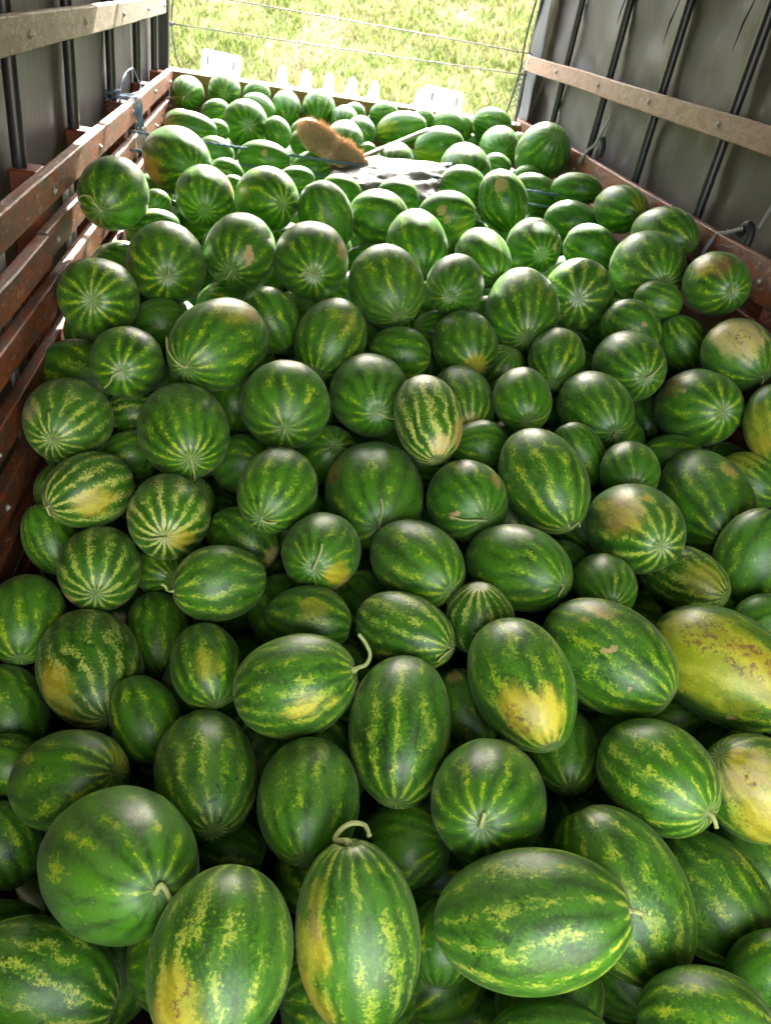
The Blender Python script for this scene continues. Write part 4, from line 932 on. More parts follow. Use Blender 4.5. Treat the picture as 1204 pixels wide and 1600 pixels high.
BURIED = [
    ([0.457, 0.745, -1.617], [-0.753, -0.658, -0.017], 0.092, 0.117, 'dim watermelon in the gap below the deep shaded watermelon between the two huge bottom ones'),
    ([-0.533, 2.402, -1.152], [-0.884, 0.465, 0.043], 0.117, 0.158, 'dim watermelon in the gap left of the round bluish watermelon with wavy stem'),
    ([0.243, 0.663, -1.54], [0.993, -0.004, -0.117], 0.106, 0.126, 'dim watermelon in the gap below the watermelon with rubbed dark spots on bluish bloom'),
    ([0.817, 0.707, -1.539], [-0.019, 0.977, -0.212], 0.103, 0.115, 'dim watermelon in the gap below the long watermelon behind the huge sideways one'),
    ([0.346, 1.623, -1.394], [-0.67, 0.743, -0.009], 0.092, 0.11, 'dim watermelon in the gap below the deep shaded watermelon right of the hanging-stem one'),
    ([-0.011, 0.762, -1.548], [0.993, 0.114, 0.037], 0.122, 0.159, 'dim watermelon in the gap below the very big round dark watermelon with thick curved stem'),
    ([0.14, 1.562, -1.404], [-0.599, 0.792, 0.121], 0.103, 0.131, 'dim watermelon in the gap right of the shaded watermelon behind the curly-stemmed sideways one'),
    ([0.612, 0.62, -1.481], [0.815, 0.26, 0.518], 0.092, 0.102, 'dim watermelon in the gap left of the dark watermelon at the bottom right'),
    ([0.21, 0.934, -1.562], [-0.008, -0.936, 0.352], 0.096, 0.118, 'dim watermelon in the gap above the huge long watermelon with brown blotched yellow lower end'),
    ([0.788, 0.942, -1.511], [0.081, -0.993, -0.08], 0.094, 0.121, 'dim watermelon in the gap above the long watermelon behind the huge sideways one'),
    ([0.067, 1.249, -1.543], [0.76, 0.649, -0.031], 0.093, 0.102, 'dim watermelon in the gap right of the large upright oval watermelon with long mottled stripes'),
    ([0.491, 0.974, -1.643], [-0.69, -0.61, 0.389], 0.091, 0.109, 'dim watermelon in the gap above the deep shaded watermelon between the two huge bottom ones'),
    ([0.908, 2.603, -1.077], [0.12, -0.423, 0.898], 0.095, 0.107, 'dim watermelon in the gap right of the watermelon with orange-yellow lower tip'),
    ([0.266, 1.334, -1.428], [0.78, -0.624, -0.052], 0.106, 0.118, 'dim watermelon in the gap below the dark watermelon with tan stripes behind the yellow-glare one'),
    ([-0.198, 0.819, -1.679], [0.194, 0.85, 0.49], 0.091, 0.121, 'dim watermelon in the gap below the large upright oval watermelon with long mottled stripes'),
    ([0.213, 1.133, -1.456], [0.585, -0.556, -0.59], 0.091, 0.119, 'dim watermelon in the gap above the watermelon with rubbed dark spots on bluish bloom'),
    ([0.93, 1.257, -1.521], [0.929, 0.366, 0.061], 0.096, 0.126, 'dim watermelon in the gap right of the dark watermelon under the speckled yellow end'),
    ([0.883, 1.646, -1.295], [-0.752, -0.658, -0.043], 0.109, 0.142, 'dim watermelon in the gap above the watermelon with glaring yellow and brown speckled lower end'),
    ([-0.352, 1.057, -1.777], [-0.97, 0.158, 0.186], 0.092, 0.112, 'dim watermelon in the gap left of the large upright oval watermelon with long mottled stripes'),
    ([0.532, 0.729, -1.814], [-0.932, 0.317, 0.175], 0.09, 0.11, 'dim watermelon in the gap left of the long watermelon behind the huge sideways one'),
    ([0.528, 2.154, -1.216], [-0.858, 0.504, -0.093], 0.108, 0.146, 'dim watermelon in the gap above the watermelon with yellow-green lines meeting at its right end'),
    ([-0.423, 0.816, -1.687], [0.458, 0.218, -0.862], 0.123, 0.143, 'dim watermelon in the gap below the dark shaded watermelon under the big orange-flanked one'),
    ([-0.069, 1.4, -1.5], [0.733, -0.565, 0.378], 0.098, 0.124, 'dim watermelon in the gap right of the dark shaded watermelon under the big orange-flanked one'),
    ([0.705, 2.783, -1.023], [0.963, 0.198, -0.182], 0.091, 0.114, 'dim watermelon in the gap left of the watermelon with orange-yellow lower tip'),
    ([1.171, 1.067, -1.376], [-0.675, -0.25, -0.694], 0.094, 0.106, 'dim watermelon in the gap right of the large tilted watermelon with tan broken stripes'),
    ([-0.113, 2.823, -1.04], [0.701, 0.382, -0.602], 0.097, 0.12, 'dim watermelon in the gap below the watermelon with a peach scuffed right shoulder'),
    ([-0.473, 2.94, -0.986], [-0.738, -0.296, 0.606], 0.106, 0.14, 'dim watermelon in the gap below the round watermelon with long curled stem'),
    ([1.022, 1.87, -1.242], [0.09, -0.992, -0.094], 0.093, 0.125, 'dim watermelon in the gap above the dark watermelon with lines to a low blossom end'),
    ([-0.04, 1.72, -1.491], [0.098, 0.7, -0.707], 0.106, 0.136, 'dim watermelon in the gap above the dark shaded watermelon under the big orange-flanked one'),
    ([1.25, 1.744, -1.53], [-0.98, -0.189, 0.059], 0.113, 0.128, 'dim watermelon in the gap above the deep shaded watermelon under the corky scarred one'),
    ([0.249, 1.147, -1.655], [0.964, -0.029, 0.263], 0.099, 0.124, 'dim watermelon in the gap right of the watermelon with rubbed dark spots on bluish bloom'),
    ([0.044, 1.542, -1.589], [0.694, -0.72, 0.005], 0.093, 0.113, 'dim watermelon in the gap above the large upright oval watermelon with long mottled stripes'),
    ([-0.505, 2.027, -1.353], [-0.684, -0.651, 0.33], 0.103, 0.115, 'shaded watermelon in the gap left of the oval watermelon with heavy cream and yellow streaks'),
    ([0.584, 0.91, -1.459], [0.775, -0.632, 0.032], 0.095, 0.113, 'shaded watermelon in the gap below the plump watermelon with a short stem on its face'),
    ([0.579, 4.802, -0.928], [0.529, 0.755, -0.388], 0.111, 0.145, 'shaded watermelon in the gap above the dark leaning watermelon with white sunlit edge'),
    ([-0.315, 1.909, -1.659], [-0.398, 0.916, 0.054], 0.09, 0.108, 'shaded watermelon in the gap below the shaded watermelon behind the curly-stemmed sideways one'),
    ([-0.097, 2.104, -1.473], [-0.933, 0.326, -0.149], 0.092, 0.105, 'shaded watermelon in the gap below the deep shaded watermelon right of the hanging-stem one'),
    ([-0.011, 3.038, -0.969], [-0.343, -0.743, -0.574], 0.114, 0.142, 'shaded watermelon in the gap below the watermelon with green starburst end'),
    ([-0.312, 2.459, -1.209], [-0.439, 0.31, -0.843], 0.098, 0.108, 'shaded watermelon in the gap right of the round bluish watermelon with wavy stem'),
    ([-0.543, 2.63, -1.073], [-0.422, -0.626, -0.656], 0.096, 0.113, 'shaded watermelon in the gap left of the round bluish watermelon with wavy stem'),
    ([1.679, 2.206, -1.209], [-0.8, -0.481, 0.359], 0.103, 0.137, 'shaded watermelon in the gap right of the round watermelon with pale stem pointing up right'),
    ([0.129, 1.926, -1.342], [0.987, -0.086, -0.133], 0.112, 0.147, 'shaded watermelon in the gap right of the deep shaded watermelon right of the hanging-stem one'),
    ([-0.093, 1.291, -1.728], [0.995, 0.06, -0.081], 0.102, 0.13, 'shaded watermelon in the gap left of the large upright oval watermelon with long mottled stripes'),
    ([-0.194, 1.936, -1.335], [-0.645, 0.185, -0.741], 0.108, 0.12, 'shaded watermelon in the gap left of the deep shaded watermelon right of the hanging-stem one'),
    ([1.008, 1.183, -1.719], [0.885, 0.358, -0.299], 0.09, 0.119, 'shaded watermelon in the gap left of the large tilted watermelon with tan broken stripes'),
    ([-0.242, 3.629, -0.947], [-0.307, 0.947, -0.094], 0.105, 0.128, 'shaded watermelon in the gap below the watermelon with a peach scuffed right shoulder'),
    ([1.167, 2.435, -1.149], [0.891, 0.243, 0.384], 0.09, 0.099, 'shaded watermelon in the gap right of the small round watermelon with low blossom end'),
    ([1.311, 2.32, -1.193], [-0.391, -0.903, 0.175], 0.099, 0.128, 'shaded watermelon in the gap below the round watermelon with pale stem pointing up right'),
    ([0.686, 1.714, -1.328], [0.626, 0.539, 0.565], 0.092, 0.107, 'shaded watermelon in the gap above the watermelon with glaring yellow and brown speckled lower end'),
    ([0.122, 1.896, -1.548], [0.71, 0.683, -0.172], 0.094, 0.112, 'shaded watermelon in the gap above the dark watermelon with tan stripes behind the yellow-glare one'),
    ([0.479, 5.143, -0.919], [-0.21, -0.978, 0.019], 0.109, 0.132, 'shaded watermelon in the gap above the small grey dusty watermelon just below the broom bristles'),
    ([0.446, 3.26, -0.964], [-0.733, 0.354, -0.58], 0.115, 0.129, 'shaded watermelon in the gap above the tilted watermelon with pale broken stripes'),
    ([0.59, 2.64, -1.127], [0.026, 0.97, 0.244], 0.091, 0.12, 'shaded watermelon in the gap left of the watermelon with orange-yellow lower tip'),
    ([0.305, 1.522, -1.555], [-0.95, 0.311, 0.036], 0.098, 0.122, 'shaded watermelon in the gap below the watermelon with yellow-green lines meeting at its right end'),
    ([0.352, 2.954, -0.981], [-0.771, 0.126, 0.625], 0.1, 0.115, 'shaded watermelon in the gap left of the tilted watermelon with pale broken stripes'),
    ([0.791, 1.905, -1.249], [-0.273, 0.923, 0.271], 0.101, 0.116, 'shaded watermelon in the gap below the deep shaded watermelon below the yellow blossom ended one'),
    ([0.547, 1.547, -1.593], [-0.869, 0.02, -0.495], 0.091, 0.112, 'shaded watermelon in the gap above the plump watermelon with a short stem on its face'),
    ([1.313, 2.964, -1.116], [0.997, -0.079, -0.015], 0.095, 0.112, 'shaded watermelon in the gap left of the round watermelon with pale stem pointing up right'),
    ([1.483, 2.98, -0.976], [0.01, -0.992, 0.128], 0.106, 0.13, 'shaded watermelon in the gap above the round watermelon with pale stem pointing up right'),
    ([1.163, 5.526, -0.919], [0.933, -0.35, 0.077], 0.124, 0.146, 'shaded watermelon in the gap above the watermelon with two tan scars on its front'),
    ([1.083, 1.482, -1.37], [-0.53, 0.826, 0.192], 0.095, 0.106, 'shaded watermelon in the gap above the deep shaded watermelon under the corky scarred one'),
    ([0.835, 4.841, -0.916], [-0.9, -0.416, -0.132], 0.114, 0.139, 'shaded watermelon in the gap above the watermelon with white sunlit crown and light lower stripes'),
    ([-0.016, 1.089, -1.689], [0.905, -0.385, 0.181], 0.108, 0.125, 'shaded watermelon in the gap left of the watermelon with rubbed dark spots on bluish bloom'),
    ([1.066, 4.026, -0.969], [-0.879, -0.145, 0.454], 0.119, 0.137, 'shaded watermelon in the gap right of the watermelon with two tan scars on its front'),
    ([-0.062, 2.32, -1.438], [-0.237, 0.815, 0.528], 0.09, 0.102, 'shaded watermelon in the gap below the large watermelon with pale broken stripes and hanging stem'),
    ([0.348, 2.667, -1.05], [-0.881, 0.138, 0.453], 0.099, 0.125, 'shaded watermelon in the gap below the tilted watermelon with pale broken stripes'),
    ([0.157, 2.969, -1.099], [-0.345, -0.482, 0.806], 0.101, 0.13, 'shaded watermelon in the gap below the dark leaning watermelon with white sunlit edge'),
    ([0.841, 4.552, -0.915], [0.035, 0.838, -0.545], 0.097, 0.108, 'shaded watermelon in the gap left of the watermelon with two tan scars on its front'),
    ([0.122, 2.714, -1.041], [0.809, 0.566, 0.159], 0.092, 0.108, 'shaded watermelon in the gap above the deep shaded watermelon right of the hanging-stem one'),
    ([-0.45, 2.036, -1.559], [0.939, 0.341, 0.049], 0.09, 0.114, 'shaded watermelon in the gap below the oval watermelon with heavy cream and yellow streaks'),
    ([0.93, 3.004, -1.042], [0.777, 0.106, 0.62], 0.109, 0.131, 'shaded watermelon in the gap left of the tall dark watermelon with blossom end low'),
    ([1.196, 2.623, -1.067], [-0.946, 0.235, -0.225], 0.094, 0.111, 'shaded watermelon in the gap right of the tall dark watermelon with blossom end low'),
    ([-0.469, 3.627, -0.954], [0.636, 0.771, -0.032], 0.111, 0.147, 'shaded watermelon in the gap left of the watermelon with a peach scuffed right shoulder'),
    ([0.634, 4.569, -0.917], [-0.994, -0.106, 0.018], 0.093, 0.106, 'shaded watermelon in the gap right of the dark leaning watermelon with white sunlit edge'),
    ([0.573, 1.902, -1.364], [0.133, -0.674, 0.727], 0.105, 0.132, 'shaded watermelon in the gap above the watermelon with yellow-green lines meeting at its right end'),
    ([-0.304, 1.195, -1.646], [0.736, -0.655, -0.168], 0.094, 0.105, 'shaded watermelon in the gap above the very big round dark watermelon with thick curved stem'),
    ([0.734, 3.098, -0.969], [0.149, 0.979, 0.137], 0.092, 0.118, 'shaded watermelon in the gap right of the tilted watermelon with pale broken stripes'),
    ([-0.543, 1.787, -1.665], [-0.504, -0.754, 0.421], 0.097, 0.115, 'shaded watermelon in the gap left of the shaded watermelon behind the curly-stemmed sideways one'),
    ([-0.314, 2.11, -1.41], [0.534, -0.823, 0.192], 0.091, 0.101, 'shaded watermelon in the gap right of the oval watermelon with heavy cream and yellow streaks'),
    ([1.205, 2.011, -1.21], [0.425, -0.899, -0.101], 0.09, 0.105, 'shaded watermelon in the gap above the dark watermelon with lines to a low blossom end'),
    ([0.495, 1.477, -1.379], [-0.534, -0.746, 0.398], 0.093, 0.112, 'shaded watermelon in the gap left of the dark watermelon under the speckled yellow end'),
    ([1.252, 0.892, -1.78], [0.828, 0.348, 0.438], 0.094, 0.124, 'shaded watermelon in the gap above the dark watermelon at the bottom right'),
    ([-0.526, 2.14, -1.698], [-0.926, -0.371, -0.071], 0.099, 0.133, 'shaded watermelon in the gap above the dark shaded watermelon under the big orange-flanked one'),
    ([0.848, 1.797, -1.45], [-0.919, 0.302, 0.253], 0.101, 0.134, 'shaded watermelon in the gap above the dark watermelon under the speckled yellow end'),
    ([0.854, 2.178, -1.176], [0.802, 0.592, -0.074], 0.101, 0.124, 'shaded watermelon in the gap below the small round watermelon with low blossom end'),
    ([0.116, 3.495, -0.958], [0.702, -0.706, 0.099], 0.097, 0.121, 'shaded watermelon in the gap left of the dark leaning watermelon with white sunlit edge'),
    ([1.415, 3.507, -0.952], [0.413, -0.422, 0.807], 0.097, 0.107, 'shaded watermelon in the gap above the tall dark watermelon with blossom end low'),
    ([-0.527, 4.024, -0.933], [-0.971, -0.173, 0.165], 0.09, 0.103, 'shaded watermelon in the gap below the large watermelon with tan and yellow left flank'),
    ([0.554, 3.021, -1.056], [0.208, -0.838, 0.505], 0.097, 0.123, 'shaded watermelon in the gap below the watermelon with white sunlit crown and light lower stripes'),
    ([1.128, 5.039, -0.917], [-0.781, 0.583, -0.223], 0.102, 0.132, 'shaded watermelon in the gap below the watermelon in the rear right corner against the headboard'),
    ([-0.252, 3.423, -1.12], [0.626, -0.2, 0.754], 0.092, 0.103, 'shaded watermelon in the gap above the round bluish watermelon with wavy stem'),
    ([1.275, 4.162, -0.928], [0.035, 0.973, 0.229], 0.105, 0.127, 'shaded watermelon in the gap below the watermelon touching the right end of the white sack'),
    ([1.533, 4.386, -0.943], [0.972, 0.19, -0.141], 0.095, 0.11, 'shaded watermelon in the gap below the large tilted watermelon standing proud beside the right rail'),
    ([1.399, 1.656, -1.367], [0.97, -0.044, 0.238], 0.093, 0.109, 'shaded watermelon in the gap above the large tilted watermelon with tan broken stripes'),
    ([-0.438, 1.53, -1.656], [0.835, 0.447, -0.321], 0.093, 0.108, 'shaded watermelon in the gap left of the dark shaded watermelon under the big orange-flanked one'),
    ([-0.296, 2.735, -1.067], [-0.788, 0.601, -0.13], 0.092, 0.12, 'sliver of shaded watermelon in the gap above the round bluish watermelon with wavy stem'),
    ([-0.034, 2.7, -1.183], [-0.961, -0.048, 0.272], 0.1, 0.12, 'sliver of shaded watermelon in the gap left of the tilted watermelon with pale broken stripes'),
    ([0.895, 2.394, -1.116], [-0.617, 0.77, -0.163], 0.094, 0.119, 'sliver of shaded watermelon in the gap below the watermelon with orange-yellow lower tip'),
    ([-0.246, 2.947, -1.118], [0.734, 0.433, 0.523], 0.097, 0.11, 'sliver of shaded watermelon in the gap below the watermelon with a peach scuffed right shoulder'),
    ([-0.192, 5.17, -0.917], [-0.832, -0.545, 0.108], 0.098, 0.116, 'sliver of shaded watermelon in the gap below the big watermelon facing end-on with pale rim'),
    ([0.461, 3.756, -0.944], [-0.534, -0.786, -0.311], 0.116, 0.138, 'sliver of shaded watermelon in the gap above the tilted watermelon with pale broken stripes'),
    ([0.171, 2.358, -1.164], [0.929, -0.357, -0.099], 0.093, 0.113, 'sliver of shaded watermelon in the gap below the tilted watermelon with pale broken stripes'),
    ([0.174, 5.146, -0.931], [0.355, -0.89, -0.285], 0.12, 0.15, 'sliver of shaded watermelon in the gap above the watermelon with green starburst end'),
    ([-0.08, 1.816, -1.731], [0.954, -0.193, 0.23], 0.097, 0.115, 'sliver of shaded watermelon in the gap below the shaded watermelon behind the curly-stemmed sideways one'),
    ([0.294, 2.517, -1.188], [-0.364, -0.61, 0.704], 0.103, 0.118, 'sliver of shaded watermelon in the gap left of the watermelon with orange-yellow lower tip'),
    ([0.631, 5.807, -0.919], [0.335, -0.889, -0.312], 0.095, 0.105, 'sliver of shaded watermelon in the gap above the dark leaning watermelon with white sunlit edge'),
    ([1.491, 1.902, -1.361], [-0.754, 0.637, 0.16], 0.102, 0.124, 'sliver of shaded watermelon in the gap above the large tilted watermelon with tan broken stripes'),
    ([0.954, 1.042, -1.398], [0.862, -0.467, 0.199], 0.092, 0.114, 'sliver of shaded watermelon in the gap below the dark watermelon under the speckled yellow end'),
    ([-0.025, 2.458, -1.284], [-0.779, 0.319, -0.54], 0.113, 0.137, 'sliver of shaded watermelon in the gap right of the round bluish watermelon with wavy stem'),
    ([0.803, 0.762, -1.763], [0.725, 0.439, -0.53], 0.118, 0.131, 'sliver of shaded watermelon in the gap left of the dark watermelon at the bottom right'),
    ([-0.092, 3.873, -0.944], [0.553, -0.189, -0.812], 0.107, 0.135, 'sliver of shaded watermelon in the gap left of the watermelon with green starburst end'),
    ([1.586, 4.634, -0.915], [0.508, 0.861, -0.021], 0.114, 0.129, 'sliver of shaded watermelon in the gap above the tall dark watermelon with blossom end low'),
    ([0.334, 4.67, -0.916], [0.699, 0.471, 0.538], 0.094, 0.126, 'sliver of shaded watermelon in the gap right of the watermelon with green starburst end'),
    ([-0.437, 2.257, -1.526], [-0.869, 0.438, -0.23], 0.103, 0.115, 'sliver of shaded watermelon in the gap above the shaded watermelon behind the curly-stemmed sideways one'),
    ([0.923, 1.34, -1.347], [-0.719, -0.689, -0.088], 0.096, 0.122, 'sliver of shaded watermelon in the gap above the dark watermelon under the speckled yellow end'),
    ([1.67, 3.326, -0.968], [-0.844, 0.455, -0.283], 0.1, 0.129, 'sliver of shaded watermelon in the gap above the small round watermelon with low blossom end'),
    ([1.156, 2.84, -1.07], [-0.176, 0.902, -0.394], 0.097, 0.109, 'sliver of shaded watermelon in the gap below the tall dark watermelon with blossom end low'),
    ([-0.543, 3.166, -1.035], [-0.311, -0.922, -0.231], 0.101, 0.125, 'sliver of shaded watermelon in the gap below the round watermelon with long curled stem'),
    ([0.314, 3.514, -0.958], [-0.058, -0.997, 0.06], 0.095, 0.125, 'sliver of shaded watermelon in the gap below the dark leaning watermelon with white sunlit edge'),
    ([-0.514, 2.253, -1.326], [-0.957, 0.006, -0.29], 0.109, 0.133, 'sliver of shaded watermelon in the gap below the round bluish watermelon with wavy stem'),
    ([1.457, 3.375, -1.132], [-0.434, 0.893, -0.121], 0.094, 0.11, 'sliver of shaded watermelon in the gap right of the watermelon with orange-yellow lower tip'),
    ([1.66, 2.841, -1.01], [0.484, 0.747, 0.456], 0.092, 0.111, 'sliver of shaded watermelon in the gap below the watermelon with rusty brown patch on top'),
    ([1.26, 1.206, -1.5], [-0.84, -0.499, 0.212], 0.105, 0.12, 'sliver of shaded watermelon in the gap above the long watermelon behind the huge sideways one'),
    ([0.227, 2.968, -1.312], [-0.825, 0.287, -0.487], 0.094, 0.111, 'sliver of shaded watermelon in the gap below the watermelon with green starburst end'),
    ([-0.092, 3.318, -0.959], [-0.978, 0.207, 0.032], 0.111, 0.149, 'sliver of shaded watermelon in the gap right of the round watermelon with long curled stem'),
    ([0.989, 3.213, -0.987], [-0.755, -0.052, 0.654], 0.097, 0.131, 'sliver of shaded watermelon in the gap above the watermelon with orange-yellow lower tip'),
    ([1.007, 2.493, -1.274], [-0.912, -0.158, 0.379], 0.094, 0.117, 'sliver of shaded watermelon in the gap below the small round watermelon with low blossom end'),
    ([0.81, 3.234, -1.119], [-0.094, -0.885, -0.456], 0.118, 0.14, 'sliver of shaded watermelon in the gap right of the tilted watermelon with pale broken stripes'),
]
